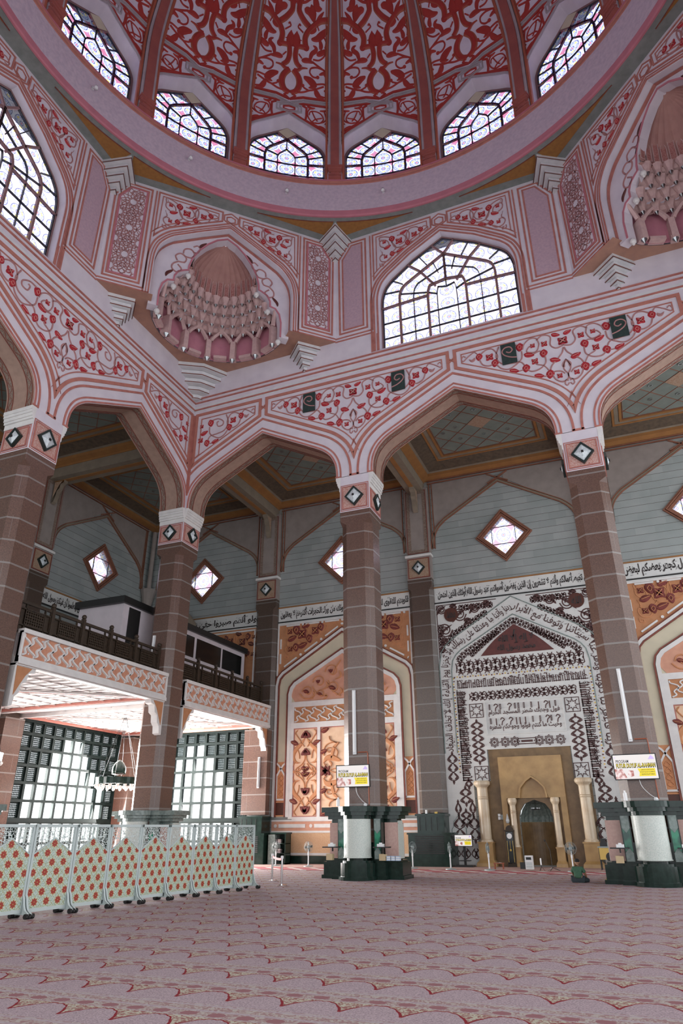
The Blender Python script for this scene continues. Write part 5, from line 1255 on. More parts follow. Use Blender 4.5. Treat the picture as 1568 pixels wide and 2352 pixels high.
def f(b):   # arch-shaped script band
    b.ribbon(P_,AOp,.05,.075,.03,mi=0); b.ribbon(P_,AIp,.05,.075,.03,mi=0)
mp('arch_band_edge','marble_grey',f)
for side in (-1,1):
    if 1:
        b=MB(); path=[p for p in mid if p[0]*side>=-1e-6]
        if side>0: path=path       # apex -> down right
        g,Lg=path_fn(P_,path)
        txt=['ربنا فاغفر لنا ذنوبنا وكفر عنا سيئاتنا وتوفنا مع الأبرار','ربنا وآتنا ما وعدتنا على رسلك ولا تخزنا يوم القيامة إنك لا تخلف الميعاد']
        V,F=text_mesh(shape(txt[0 if side>0 else 1]),2,.012); xs=[p[0] for p in V]; ys=[p[1] for p in V]; w=max(xs)-min(xs); h=max(ys)-min(ys)
        b.add([g((p[0]-min(xs))/w*(Lg-.15)+.07,((p[1]-min(ys))/h-.5)*.66,.055) for p in V],F,0)
        fil(b,g,.1,Lg-.2,-.25,.2,side+9,0,110,.06)
        b.build('arch_inscription','engrave',mr)
SB=[]
def f(b):   # corner arabesques outside the arch
    for m in (-1,1):
        rnd=random.Random(4)
        for (cu,cv,r) in ((3.75,11.55,.42),(2.9,12.35,.4),(2.05,12.62,.28),(3.8,10.95,.22),(3.9,12.75,.28),(1.35,12.82,.18),(2.45,11.95,.2),(3.2,12.85,.2),(3.95,10.5,.16)):
            for q in range(2):
                P=[(m*(cu+r*(1-.09*j)*math.cos(q*PI+j*.8)),cv+r*(1-.09*j)*math.sin(q*PI+j*.8)) for j in range(9)]; b.stroke(P_,cr(P,2),.07,.06,.04)
            b.stroke(P_,cr([(m*(cu+r),cv-r),(m*(cu+r*.2),cv),(m*(cu-r),cv+r*.7)],3),.16,.06,.04,leafp)
        b.ribbon(P_,[(m*4.15,9.95),(m*4.15,13.0),(m*.8,13.0)],.04,.06,.04)
        for pth,hw,nn_ in (([(m*1.0,12.72),(m*2.9,12.72)],.2,6),([(m*3.98,10.3),(m*3.98,11.9)],.16,5),([(m*1.35,12.35),(m*3.2,11.35),(m*3.75,10.75)],.17,8)):
            g,Lg=path_fn(P_,pth); scrollband(b,g,0,Lg,-hw,hw,nn_,w=.05)
        bb=MB(); bb.disc(P_,m*3.35,12.4,.40,.09,.04,24); ro=bb.build('roundel','door_wood',mr)
        bb=MB(); lettering(bb,P_,'محمد' if m<0 else 'الله',m*3.35-.25,m*3.35+.25,12.2,12.6,.10,0,.03); bb.build('roundel_script','engrave_black',ro)
mp('spandrel_arabesque','engrave',f)
def f(b):   # red triangle
    T=[(-1.9,9.95),(-1.1,10.75),(0,11.5),(1.1,10.75),(1.9,9.95)]; Tp=cr(T[:3],4)+cr(T[2:],4)[1:]
    b.poly(P_,[(p.x,p.y) for p in Tp],.07,.04,0)
mp('red_tympanum','maroon',f)
def f(b): lettering(b,P_,'لا إله إلا الله',-.9,.95,10.45,10.95,.09,0,.03); lettering(b,P_,'محمد رسول الله',-1.0,1.0,10.05,10.45,.09,0,.03); b.stroke(P_,[(-.1,10.8),(0,11.2)],.08,.09,.07)
mp('tympanum_script','engrave_black',f)
def f(b):   # arabesque around the triangle and rows
    for pth,hw,nn_ in (([(-3.15,9.7),(-3.0,9.98),(-2.72,10.18),(0,11.74),(2.72,10.18),(3.0,9.98),(3.15,9.7)],.21,26),([(-2.5,9.98),(-1.7,10.6),(-.85,11.2)],.15,9),([(.85,11.2),(1.7,10.6),(2.5,9.98)],.15,9)):
        g,Lg=path_fn(P_,pth); scrollband(b,g,0.05,Lg-.05,-hw,hw,nn_,w=.036)
mp('arch_arabesque','engrave',f)
def f(b):
    scrollband(b,P_,-3.3,3.3,9.0,9.85,14)
mp('scroll_row','engrave',f)
if 1:
    for m in ():
        for (cu,cv,r) in ((.35,11.75,.14),(.8,11.45,.17),(1.3,11.15,.2),(1.8,10.8,.24),(2.35,10.42,.28),(2.9,10.05,.25),(2.3,9.98,.16),(1.5,11.0,.1)):
            for q in range(2):
                P=[(m*(cu+r*(1-.10*j)*math.cos(q*PI+j*.8)),cv+r*(1-.10*j)*math.sin(q*PI+j*.8)) for j in range(8)]; b.stroke(P_,cr(P,2),.055,.06,.04)
            b.stroke(P_,cr([(m*(cu-r),cv-r*.6),(m*cu,cv),(m*(cu+r),cv+r*.2)],3),.12,.06,.04,leafp)
    b=MB(); scrollband(b,P_,-2.7,2.7,7.62,8.12,12,w=.045); b.build('scroll_row','engrave',mr)
    for m in (-1,1):
        # hanging medallions
        def med(cu,cz,w,h,n=3):
            b=MB()
            for s in (-1,1):
                for j in range(n):
                    z0=cz-h/2+h*j/n; b.stroke(P_,cr([(cu,z0),(cu+s*w*.5,z0+h/n*.35),(cu+s*w*.3,z0+h/n*.75),(cu,z0+h/n)],3),.05,.06,.04)
                    b.stroke(P_,cr([(cu+s*w*.1,z0+h/n*.2),(cu+s*w*.38,z0+h/n*.5),(cu+s*w*.05,z0+h/n*.85)],3),.10,.06,.04,leafp)
            b.stroke(P_,[(cu,cz-h/2-.16),(cu,cz-h/2-.05),(cu,cz-h/2+.1)],.14,.06,.04,leafp); b.stroke(P_,[(cu,cz+h/2-.1),(cu,cz+h/2+.05),(cu,cz+h/2+.16)],.14,.06,.04,leafp)
            b.build('arabesque_medallion','engrave',mr)
        med(m*2.45,5.6,.60,1.95,6)
        # lower side fields
        med(m*3.3,3.05,.55,.7,2); med(m*3.72,2.75-.25,.3,.5,1); med(m*3.0,2.75-.25,.3,.5,1); med(m*3.35,2.05,.5,.6,2); med(m*3.85,4.4,.5,1.3,3); med(m*3.1,3.62,.34,.3,1)
        for cu in (3.72,2.98+.0): med(m*cu,1.55,.55,1.0,2)
        for cu in (3.75,3.05): 
            b=MB(); P=[(m*cu+.36*x,1.05+z) for x,z in ((-1,.0),(-1,.5),(-.75,.62),(-.7,.85),(-.4,.95),(0,1.15),(.4,.95),(.7,.85),(.75,.62),(1,.5),(1,0))]; b.ribbon(P_,P,.02,.06,.04); b.build('trefoil_outline','marble_grey',mr)
        b=MB()
        for j in range(3):
            for s in (-1,1): b.stroke(P_,cr([(m*(3.0+.5*j),.25),(m*(3.0+.5*j)+s*.22,.45),(m*(3.0+.5*j)+s*.05,.7)],3),.05,.06,.04); b.stroke(P_,cr([(m*(3.0+.5*j)+s*.1,.3),(m*(3.0+.5*j),.5),(m*(3.0+.5*j)+s*.15,.65)],3),.09,.06,.04,leafp)
        b.build('lower_scroll_row','engrave',mr)
        for cz in (7.14,4.07):
            b=MB(); cu=m*2.4; b.ribbon(P_,[(cu-.34,cz-.34),(cu+.34,cz-.34),(cu+.34,cz+.34),(cu-.34,cz+.34)],.035,.06,.04,True)
            S=[(cu+(.27 if j%2==0 else .15)*math.cos(j*PI/8),cz+(.27 if j%2==0 else .15)*math.sin(j*PI/8)) for j in range(16)]; b.ribbon(P_,S,.03,.06,.04,True)
            for j in range(8): a=j*PI/4; b.ribbon(P_,[(cu+.27*math.cos(a),cz+.27*math.sin(a)),(cu+.36*math.cos(a),cz+.36*math.sin(a))],.03,.06,.04)
            b.build('star_panel','engrave',mr)
    b=MB()
    for i in range(7):
        u=-1.62+.54*i; 
        if i==3: b.ribbon(P_,[(u-.4,5.4),(u+.4,5.4),(u+.5,5.53),(u+.4,5.66),(u-.4,5.66),(u-.5,5.53)],.04,.06,.04,True); b.fbox(P_,u-.28,u+.28,5.48,5.58,.04,.06); continue
        if i in (2,4): u+=(-.06 if i==2 else .06)
        for r in (.24,.16): S=[(u+(r if j%2==0 else r*.74)*math.cos(j*PI/8),5.53+(r if j%2==0 else r*.74)*math.sin(j*PI/8)) for j in range(16)]; b.ribbon(P_,S,.03,.06,.04,True)
        b.disc(P_,u,5.53,.06,.06,.04,8)
    b.build('star_row','engrave',mr)
def kufic(b,fn,u0,u1,v0,v1,seed,horizontal=True):
    """dense square script: upright bars, base line and knots"""
    rnd=random.Random(seed); 
    g=fn if horizontal else (lambda u,v,d:fn(v,u,d))
    Lr=u1-u0; H=v1-v0; u=u0
    while u<u1-.05:
        w=rnd.uniform(.07,.13); h=rnd.uniform(.55,1)*H; b.fbox(g,u,u+.035,v0,v0+h,.04,.06)
        if rnd.random()<.6: b.fbox(g,u,u+w+.04,v0+.02,v0+.06,.04,.06)
        if rnd.random()<.6: z=v0+rnd.uniform(.2,.8)*H; P=[(u+.05+.06*math.cos(j*.9),z+.06*math.sin(j*.9)) for j in range(7)]; b.stroke(g,P,.025,.06,.04)
        if rnd.random()<.5: z=v0+rnd.uniform(.3,.9)*H; b.stroke(g,cr([(u,z),(u+w*.5,z+.06),(u+w,z-.02)],3),.05,.06,.04,leafp)
        u+=w
mp('kufic_band','engrave',lambda b:kufic(b,P_,-3.3,3.3,8.32,8.82,1))
for m in (-1,1):
    a,c=(m*2.86,m*3.38) if m>0 else (m*3.38,m*2.86)
    mp('kufic_band','engrave',lambda b:(kufic(b,P_,3.75,8.2,a,c,3+m,False),kufic(b,P_,3.78,8.2,a,c,7+m,False)))
for ln_i,(txt_,za,zb_) in enumerate((('فول وجهك شطر المسجد الحرام',6.78,7.12),('وحيث ما كنتم فولوا وجوهكم شطره',6.05,6.42))):
    b=MB(); lettering(b,P_,txt_,-1.78,1.78,za,zb_,.07,0,.022); rnd=random.Random(5+ln_i); base=zb_
    for i,u in enumerate([-1.7,-1.42,-1.15,-.72,-.4,-.22,.05,.42,.78,1.1,1.32,1.6]):
        k=rnd.choice((0,1,2))
        if k==0: b.stroke(P_,[(u,base-.08),(u,base+.27)],.055,.07,.05)
        elif k==1: b.stroke(P_,cr([(u,base-.08),(u+.04,base+.1),(u+.15,base+.2),(u+.03,base+.29),(u-.05,base+.2)],3),.05,.07,.05)
        else: b.ribbon(P_,[(u-.025,base+.02),(u+.025,base+.02),(u+.025,base+.27),(u-.025,base+.27)],.025,.07,.05,True)
    b.build('kufic_inscription','engrave',mr)
def f(b):
    b.ribbon(P_,[(-1.95,5.92),(1.95,5.92),(1.95,7.54),(-1.95,7.54)],.05,.09,.04,True,0)
    for z in (5.86,): pass
mp('inscription_frame','marble_white',f)
def f(b):
    for (p,q) in (((-3.48,8.93),(3.48,8.93)),((-3.48,4.1),(-3.48,8.93)),((3.48,4.1),(3.48,8.93))):
        b.ribbon(P_,[p,q],.13,.06,.04,mi=1)
        g,Lg=path_fn(P_,[p,q]); n_=int(Lg/.14)
        for i in range(n_): b.disc(g,(i+.5)*Lg/n_,.02*math.sin(i*2.1),.04,.075,.05,8,0 if i%2 else 2)
mp('gold_mosaic_band',['gold','marble_white','maroon'],f)
# sandstone recess
def f(b):
    out=[(-2.75,FZ),(-2.75,3.72),(-2.0,3.72),(-2.0,5.2),(2.0,5.2),(2.0,3.72),(2.75,3.72),(2.75,FZ),(.79,FZ),(.79,2.05),(.71,2.35),(.49,2.65),(0,2.83),(-.49,2.65),(-.71,2.35),(-.79,2.05),(-.79,FZ)]
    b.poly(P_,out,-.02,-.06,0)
    b.poly(P_,[(-1.52,FZ),(-1.52,4.8),(1.52,4.8),(1.52,FZ),(1.25,FZ),(1.25,2.9),(.72,2.9),(.60,3.4),(.3,3.72),(0,3.92),(-.3,3.72),(-.60,3.4),(-.72,2.9),(-1.25,2.9),(-1.25,FZ)],.22,-.04,1)
    b.ribbon(P_,[(-.66,2.9),(-.58,3.36),(-.28,3.68),(0,3.86),(.28,3.68),(.58,3.36),(.66,2.9)],.08,.30,.05,mi=1)
    b.poly(P_,[(-.72,2.9),(-.60,3.4),(-.3,3.72),(0,3.92),(.3,3.72),(.60,3.4),(.72,2.9)],.03,0,1)
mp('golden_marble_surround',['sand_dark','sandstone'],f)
def f(b):   # apse behind the wall
    nn=20
    def A_(a,z,r=.8): return Q_(CX+r*math.sin(a),z,-.28-r*math.cos(a))
    zs=[FZ,1.85]; 
    b.add([A_(R(-90+180*i/nn),z) for z in zs for i in range(nn+1)],[(i,i+1,nn+2+i,nn+1+i) for i in range(nn)],0)
    rows=[]
    for z,r in ((1.85,.8),(2.1,.78),(2.4,.66),(2.65,.48),(2.85,.05)): rows.append([A_(R(-90+180*i/nn),z,r*(1-.05*(i%2))) for i in range(nn+1)])
    b.add([p for r in rows for p in r],[(j*(nn+1)+i,j*(nn+1)+i+1,(j+1)*(nn+1)+i+1,(j+1)*(nn+1)+i) for j in range(4) for i in range(nn)],1)
    b.poly(lambda u,v,d:(CX+u,10.6+.28+v,FZ+.03),[(-.8,-.3),(.8,-.3)]+[(.8*math.cos(a),.8*math.sin(a)) for a in [PI*i/10 for i in range(11)]],0,None,0)
mp('fluted_apse',['sand_dark','marble_grey'],f)
def column_at(u,r,z0,z1,zb,name,d=.3):
    b=MB(); c=Q_(CX+u,0,.06+d)
    b.lathe([(r*1.25,z1),(r*1.45,z1-.08),(r*1.4,z1-.18),(r*1.05,z1-.28),(r*.95,z1-.3),(r*.9,z1-.36),(r*.95,z0+.12),(r*1.15,z0+.06),(r*1.2,z0)],20,(c[0],c[1],0),0)
    for zz_ in (z0+(z1-z0)*.72,z0+(z1-z0)*.69): b.lathe([(r*.93,zz_),(r*1.02,zz_+.02),(r*.93,zz_+.04)],20,(c[0],c[1],0))
    w=r*1.35; b.box(c[0]-w,c[0]+w,c[1]-w,c[1]+w,z0-.06,z0,1); b.box(c[0]-w*.9,c[0]+w*.9,c[1]-w*.9,c[1]+w*.9,.22,z0-.06,1)
    b.add([(c[0]+s*k,c[1]+t_*k,z) for z,k in ((FZ,w*1.25),(.1,w*1.2),(.22,w*.9)) for s,t_ in ((-1,-1),(1,-1),(1,1),(-1,1))],[(j*4+i,j*4+(i+1)%4,j*4+4+(i+1)%4,j*4+4+i) for j in range(2) for i in range(4)],1)
    return b.build(name,['cream_marble','sandstone'],mr,False)
for s in (-1,1): column_at(s*2.4,.28,1.0,3.72,0,'large_column'); column_at(s*1.0,.15,.78,2.9,0,'small_column',.30)
# ---------------------------------------------------------------- lattice windows of the lobby side
def lattice_win(n,fn,u0,u1,cols,clear,lab):
    o=struct('window_%d'%n,MB(),'bar_dark'); H=6.9; rows=8; rh=[FZ,2.0,3.0,3.85,4.7,5.5,6.25,H]
    cw=(u1-u0)/cols
    fr=MB(); sc=MB()
    for i in range(cols+1): fr.fbox(fn,u0+cw*i-.075,u0+cw*i+.075,FZ,H,-.12,.06)
    for i in range(cols): fr.fbox(fn,u0+cw*(i+.5)-.02,u0+cw*(i+.5)+.02,FZ,1.9,-.1,.02)
    for z in rh[1:]+[1.0]: fr.fbox(fn,u0,u1,z-.065,z+.065,-.12,.07)
    fr.fbox(fn,u0,u1,2.0,2.2,-.14,.1)
    for j,(z0,z1) in enumerate(zip(rh,rh[1:])):
        for i in range(cols):
            if not clear(i,j): sc.fbox(fn,u0+cw*i+.06,u0+cw*(i+1)-.06,z0,z1,-.05,-.03); fr.ribbon(fn,[(u0+cw*i+.09,z0+.08),(u0+cw*(i+1)-.09,z0+.08),(u0+cw*(i+1)-.09,z1-.08),(u0+cw*i+.09,z1-.08)],.10,-.02,-.08,True)
    fr.build('window_frame','bar_dark',o); sc.build('pierced_screen','mashrabiya',o)
    return o
# stepped arch of clear panes, dark pierced screens around it
stepW={0:(1,8),1:(1,8),2:(1,8),3:(2,7),4:(3,6),5:(4,5)}
lattice_win(40,W_,1.9,9.62,10,lambda i,j:j in stepW and stepW[j][0]<=i<=stepW[j][1],'')
stepQ={0:(0,5),1:(0,5),2:(0,5),3:(0,4),4:(0,3),5:(1,2)}
lattice_win(41,Q_,-6.8,-1.72,7,lambda i,j:j in stepQ and stepQ[j][0]<=i<=stepQ[j][1],'')
lattice_win(42,W_,-8.0,-.2,10,lambda i,j:j in stepW and stepW[j][0]<=i<=stepW[j][1],'')
# lobby corner pilasters of pink granite
for bb_ in ((-10.3,-9.3,9.7,10.6,FZ,6.8),(-1.5,.02,9.72,10.17,2.32,6.8),(-10.3,-9.6,.1,1.35,FZ,6.8)): b=MB(); b.box(*bb_); struct('wall_lobby_pier',b,'granite')
# ---------------------------------------------------------------- balcony over the lobby
t=MT('carved lozenge frieze',(.55,.25,.15),.7); M['frieze']=t.m; t.color(t.mix(((t.noise(9,2)-.4)*3).cl(),(.58,.27,.17),(.50,.22,.14)))
M['white_ceiling']=mottled('white coffer board',(.80,.78,.77),(.74,.72,.72),2,.7,.2)
b=MB(); b.box(-10.3,-.42,-30,10.6,7.1,7.95); 
balc=struct('ceiling_balcony_slab',b,'white_ceiling')
b=MB()
for (y0,y1) in ((-8.53,-.02),(1.44,9.9),(-18.4,-9.97)):
    b.box(-10.3,-.45,y0,y0+.14,6.9,7.1); b.box(-10.3,-.45,y1-.14,y1,6.9,7.1)
    for k in range(1,15): yy_=y0+(y1-y0)*k/15; b.box(-9.9,-.5,yy_-.02,yy_+.02,7.04,7.1)
    for k in range(1,10): xx=-10+9.6*k/10; b.box(xx-.02,xx+.02,y0,y1,7.04,7.1)
b.build('coffer_rib','trim_white',balc)
b=MB()
for (y0,y1) in ((-8.53,-.02),(1.44,9.9)):
    for (xa,ya,xb,yb) in ((-.75,y0+.3,-5.2,(y0+y1)/2),(-.75,y1-.3,-5.2,(y0+y1)/2),(-9.9,y0+.3,-5.2,(y0+y1)/2),(-9.9,y1-.3,-5.2,(y0+y1)/2)):
        b.ribbon(lambda u,v,d:(u,v,7.08-d),[(xa,ya),(xb,yb)],.34,.1,0)
        b.ribbon(lambda u,v,d:(u,v,6.99-d),[(xa,ya),(xb,yb)],.07,.03,0,mi=1)
    b.ribbon(lambda u,v,d:(u,v,7.08-d),[(-.55,y0+.2),(-.55,y1-.2),(-10.1,y1-.2),(-10.1,y0+.2)],.12,.12,0,True,1)
b.build('ceiling_beam',['trim_white','terra_orange'],balc)
for gi,(y0,y1,lb) in enumerate(((-8.53,-.02,'between the left column and the corner column'),(1.44,9.9,'between the corner column and the wall pilaster'),(-18.4,-9.97,'left of the left column'))):
    if gi==2: continue
    t_=thing('balcony_parapet','pink balcony front with white interlaced lozenges, '+lb,'balcony front',(0,0,0),0,'balcony parapets')
    fn=lambda u,v,d:(-.05+d,u,v)
    b=MB(); b.fbox(fn,y0,y1,7.12,7.95,-.1,.0,0); b.build('frieze_ground','frieze',t_)
    b=MB(); b.fbox(fn,y0,y1,7.93,8.08,-.2,.1); b.fbox(fn,y0,y1,6.85,7.0,-.25,.1); b.fbox(fn,y0,y1,7.0,7.12,-.25,.05); b.fbox(fn,y0,y0+.1,6.9,8.0,-.1,.07); b.fbox(fn,y1-.1,y1,6.9,8.0,-.1,.07)
    b.fbox(fn,y0,y1,6.8,6.87,-.3,.02); b.build('white_cornice','trim_white',t_)
    b=MB(); n=15; wavy(b,fn,y0+.12,y1-.12,7.17,7.89,n,.085)
    for i in range(n): b.disc(fn,y0+.15+(y1-y0-.3)*(i+.5)/n,7.25+.56*(i%2),.035,.03,0,8); b.disc(fn,y0+.15+(y1-y0-.3)*(i+.5)/n,7.53,.05,.03,0,6,1)
    b.build('interlaced_lozenge',['trim_white','salmon'],t_)
    # scrolled brackets
    for (yy_,s) in ((y0,1),(y1,-1)):
        b=MB(); g=lambda u,v,d:(-.35+d,yy_+s*u,v)
        b.poly(g,[(0,6.85),(.95,6.85),(.9,6.65),(.65,6.6),(.6,6.3),(.4,6.2),(.36,5.9),(.2,5.75),(.16,5.45),(0,5.4)],.28,-.05,0)
        b.poly(g,[(.07,6.78),(.75,6.78),(.5,6.5),(.3,6.15),(.12,5.8)],.30,.28,1); b.build('bracket',['trim_white','orange_ground'],t_)
    # railing
    nm_='dark carved wooden balcony railing with knobbed posts, '+lb
    r=thing('balcony_railing',nm_,'railing',(0,0,0),0,'wooden balcony railings')
    m_=5; fn2=lambda u,v,d:(-.6+d,u,v)
    for i in range(m_+1):
        yy_=y0+.08+(y1-y0-.16)*i/m_; b=MB(); b.fbox(fn2,yy_-.07,yy_+.07,8.08,9.35,-.07,.07); b.sph(fn2(yy_,9.44,0),.1,10,6); b.build('post','wood',r)
    for i in range(m_):
        a_=y0+.15+(y1-y0-.16)*i/m_; c_=a_+(y1-y0-.16)/m_-.14; b=MB()
        b.fbox(fn2,a_,c_,9.15,9.25,-.05,.05); b.fbox(fn2,a_,c_,8.1,8.2,-.05,.05); b.fbox(fn2,a_,c_,8.95,9.0,-.04,.04); b.fbox(fn2,a_,c_,8.35,8.4,-.04,.04)
        for q in (.0,.2,.8,.98): xx=a_+(c_-a_)*q; b.fbox(fn2,xx,xx+.04,8.2,9.15,-.04,.04)
        for q in range(9):
            xx=a_+(c_-a_)*(.22+.56*q/8); b.fbox(fn2,xx-.02,xx+.02,8.4,8.95,-.02,.02)
        for q in range(6): zz_=8.42+.5*q/5; b.fbox(fn2,a_+(c_-a_)*.2,a_+(c_-a_)*.8,zz_-.018,zz_+.018,-.025,.025)
        b.fbox(fn2,a_,c_,8.2,8.95,-.035,-.03)
        b.build('carved_panel','wood',r)
# control booth on the balcony, and the domed kiosk behind it
o=thing('control_booth','white boarded control booth with black windows and a black roof on the balcony','booth')
fn=lambda u,v,d:(-1.9+d,u,v)
b=MB(); b.box(-4.6,-1.95,-1.3,11.0-1.0,7.95,11.3); b.build('wall','booth_white',o)
b=MB(); b.box(-4.75,-1.8,-1.5,10.1,11.3,11.62); b.build('roof','black',o)
for i,(a_,c_) in enumerate(((1.0,2.55),(2.7,4.6),(4.85,7.3),(7.5,9.6))):
    b=MB(); b.fbox(fn,a_,c_,9.95,11.05,-.08,-.02); b.build('window_pane','dark_glass',o)
b=MB(); b.box(-4.4,-1.9,-.9,-.1,8.0,11.2); b.build('door','black',o)
o=thing('dome_kiosk','brown ribbed dome of a kiosk rising behind the control booth','dome'); 
b=MB(); b.lathe([(1.9,11.9),(1.95,12.4),(1.85,13.0),(1.5,13.5),(.9,13.9),(.12,14.1),(.10,14.15),(.2,14.25),(.2,14.35),(.08,14.45),(.001,14.5)],28,(-6.75,8.35,.35)); b.build('dome','ceil_tan',o,True)
b=MB(); b.lathe([(1.95,7.98),(1.95,12.25)],8,(-6.75,8.35,0)); b.build('drum','wood',o)
# ---------------------------------------------------------------- marble pedestals around the columns
t=MT('white speckled marble sheet',(.6,.62,.58),.35); t.color(t.mix(((t.noise(40,2)-.4)*4).cl(),(.60,.63,.58),(.44,.50,.46))); M['speckle']=t.m
M['pink_marble']=mottled('pink marble panel',(.55,.36,.31),(.48,.30,.26),12,.4,.4)
def make_ped(c,label,main='marble_green'):
    t_=thing('column_pedestal',label,'pedestal',(c[0],c[1],FZ),0,'marble pedestals around the columns'); z=-FZ
    def ring(b,z0,z1,e,mi=0):
        # cross-shaped outline with rounded drums on the two y faces
        for s in (-1,1):
            b.box(*sorted((s*.6,s*(1.52+e))),-.50-e,.50+e,z0,z1,mi)
            b.lathe([(.001,z0),(.62+e,z0),(.62+e,z1),(.001,z1)],28,(0,s*.98,0),mi)
        b.box(-.98-e,.98+e,-.80-e,.80+e,z0,z1,mi)
    b=MB(); ring(b,0,.12,.08); ring(b,.12,.55,.02); ring(b,.55,.62,-.06); b.build('plinth',main,t_)
    b=MB(); ring(b,.62,2.06,-.22); b.build('core',main,t_)
    for s in (-1,1):
        b=MB(); b.lathe([(.50,.72),(.50,1.98)],28,(0,s*.98,0)); b.lathe([(.505,.70),(.52,.70),(.52,.73),(.505,.73)],28,(0,s*.98,0)); b.build('drum_panel','speckle',t_,True)
        # side arms: pink side faces and pale end slabs with a stepped head
        for q in (-1,1):
            b=MB(); b.box(*sorted((s*.86,s*1.34)),*sorted((q*.27,q*.40)),.66,1.86); b.build('side_panel','pink_marble',t_)
        b=MB(); P=[(-.30,.66),(.30,.66),(.30,1.80),(.22,1.80),(.20,1.92),(-.20,1.92),(-.22,1.80),(-.30,1.80)]
        fn=lambda u,v,d:(s*(1.30+d),u,v); b.poly(fn,P,.06,0); b.build('end_slab','speckle',t_)
        # diagonal green glass strips
        for q in (-1,1):
            b=MB(); b.box(*sorted((s*.56,s*.86)),*sorted((q*.5,q*.78)),.62,2.0); b.build('corner_post',main,t_)
            b=MB(); fn=lambda u,v,d,s=s,q=q:(s*.71+u,q*(.785+d),v); b.poly(fn,[(-.11,.95),(0,.82),(.11,.95),(.11,1.75),(0,1.88),(-.11,1.75)],.01,0); b.build('glass_strip','green_glass',t_)
            b=MB(); b.poly(fn,[(-.12,1.62),(0,1.48),(.12,1.62),(.12,1.98),(-.12,1.98)],.03,0); b.build('carved_leaf','marble_grey',t_)
            b=MB(); b.poly(fn,[(-.12,.9),(0,1.05),(.12,.9),(.12,.66),(-.12,.66)],.03,0); b.build('carved_leaf','marble_grey',t_)
    b=MB(); ring(b,1.98,2.10,-.10); ring(b,2.10,2.22,0); ring(b,2.22,2.40,.09); b.build('cornice',main,t_)
    return t_
make_ped((XC,HW),'dark green marble pedestal around the column before the orange niche')
make_ped((XD,HW),'dark green marble pedestal around the right-hand column, beside the kneeling person')
make_ped((-HW,HW),'marble pedestal behind the patterned screens, around the corner column','marble_grey')
make_ped((-HW,-XC),'marble pedestal at the left edge of the view behind the screens','marble_grey')
# ledges and things standing on the pedestals
def small(name,label,cat,mats,f,loc,rz=0,group=None):
    b=MB(); f(b); o=b.build(name,mats); o.location=loc; o.rotation_euler=(0,0,rz); return tag(o,label,cat,group)
for (c,lb) in ((XC,'middle'),(XD,'right-hand')):
    nm='before the orange niche' if c==XC else 'beside the kneeling person'
    for s in (-1,1):
        sd='left' if s<0 else 'right'
        o=thing('book_shelf','small black shelf on the %s side of the marble pedestal %s'%(sd,nm),'shelf',(c+s*.98,-.36,.98),0,'small shelves on the pedestals')
        b=MB(); b.box(-.28,.28,-.22,.16,0,.035); b.build('shelf_board','black',o); b=MB(); b.box(-.02,.02,.06,.12,-.12,0); b.build('bracket','black',o)
        small('tissue_box','white tissue box on the %s shelf of the pedestal %s'%(sd,nm),'box','white',lambda b:(b.box(-.12,.12,-.07,.07,0,.09),b.box(-.05,.05,-.03,.03,.09,.13)),(c+s*.95,-.42,1.016))
        small('cardboard_box','small brown cardboard box on the plinth, %s side, pedestal %s'%(sd,nm),'box','box_card',lambda b:(b.box(-.12,.12,-.09,.09,0,.20),b.box(-.12,.0,-.092,.092,.2,.21)),(c+s*1.02,-.40,.575))
    for k in range(3): small('book_stack','stack of %s books on the plinth of the pedestal %s'%(('pale blue','pale lilac','white')[k],nm),'books',['book_blue','white'],lambda b:[b.box(-.075+.01*(j%2),.075,-.08,.08,.03*j,.03*j+.027,j%2) for j in range(5)],(c+1.24+.17*k,-.40,.575))
for c,nm in ((XC,'before the orange niche'),(XD,'beside the kneeling person')):
    small('white_bottle','short white bottle standing on top of the pedestal '+nm,'bottle','white',lambda b:(b.lathe([(.001,0),(.06,0),(.06,.22),(.03,.26),(.03,.3),(.001,.3)],12)),(c-.55,-.75,2.36))
# pilaster bases: dark green marble cabinets
def cab(u,label):
    o=thing('marble_cabinet',label,'cabinet',(u,10.44,FZ),0,'dark marble cabinets under the pilasters')
    b=MB(); b.box(-.68,.68,-.95,0,1.45,2.22); b.box(-.76,.76,-1.03,0,2.2,2.3); b.build('upper_case','marble_green',o)
    b=MB(); b.box(-1.05,1.05,-1.35,0,0,1.40); b.box(-1.1,1.1,-1.4,0,1.38,1.46); b.build('lower_case','marble_green',o)
    b=MB()
    for j in range(9): b.box(-.72,.72,-1.37,-1.35,.55+.09*j,.60+.09*j)
    for j in range(4): b.box(-.55+.29*j,-.53+.29*j,-.97,-.95,1.55,2.15)
    b.build('louvre','black',o); return o
cab(XC+.05,'dark green marble cabinet under the pilaster, left of the white marble prayer niche'); cab(XD,'dark green marble cabinet under the pilaster behind the right-hand column'); cab(-.72,'dark green marble cabinet at the left end of the orange niche')
small('white_cup','small white cup on top of the marble cabinet beside the prayer niche','cup','white',lambda b:b.lathe([(.001,0),(.05,0),(.05,.17),(.001,.17)],10),(9.0,9.9,2.26)); small('yellow_box','small yellow box on top of the marble cabinet beside the prayer niche','box','gold',lambda b:(b.box(-.07,.07,-.05,.05,0,.08),b.box(-.07,.07,-.052,.052,.03,.05)),(9.5,9.9,2.26))
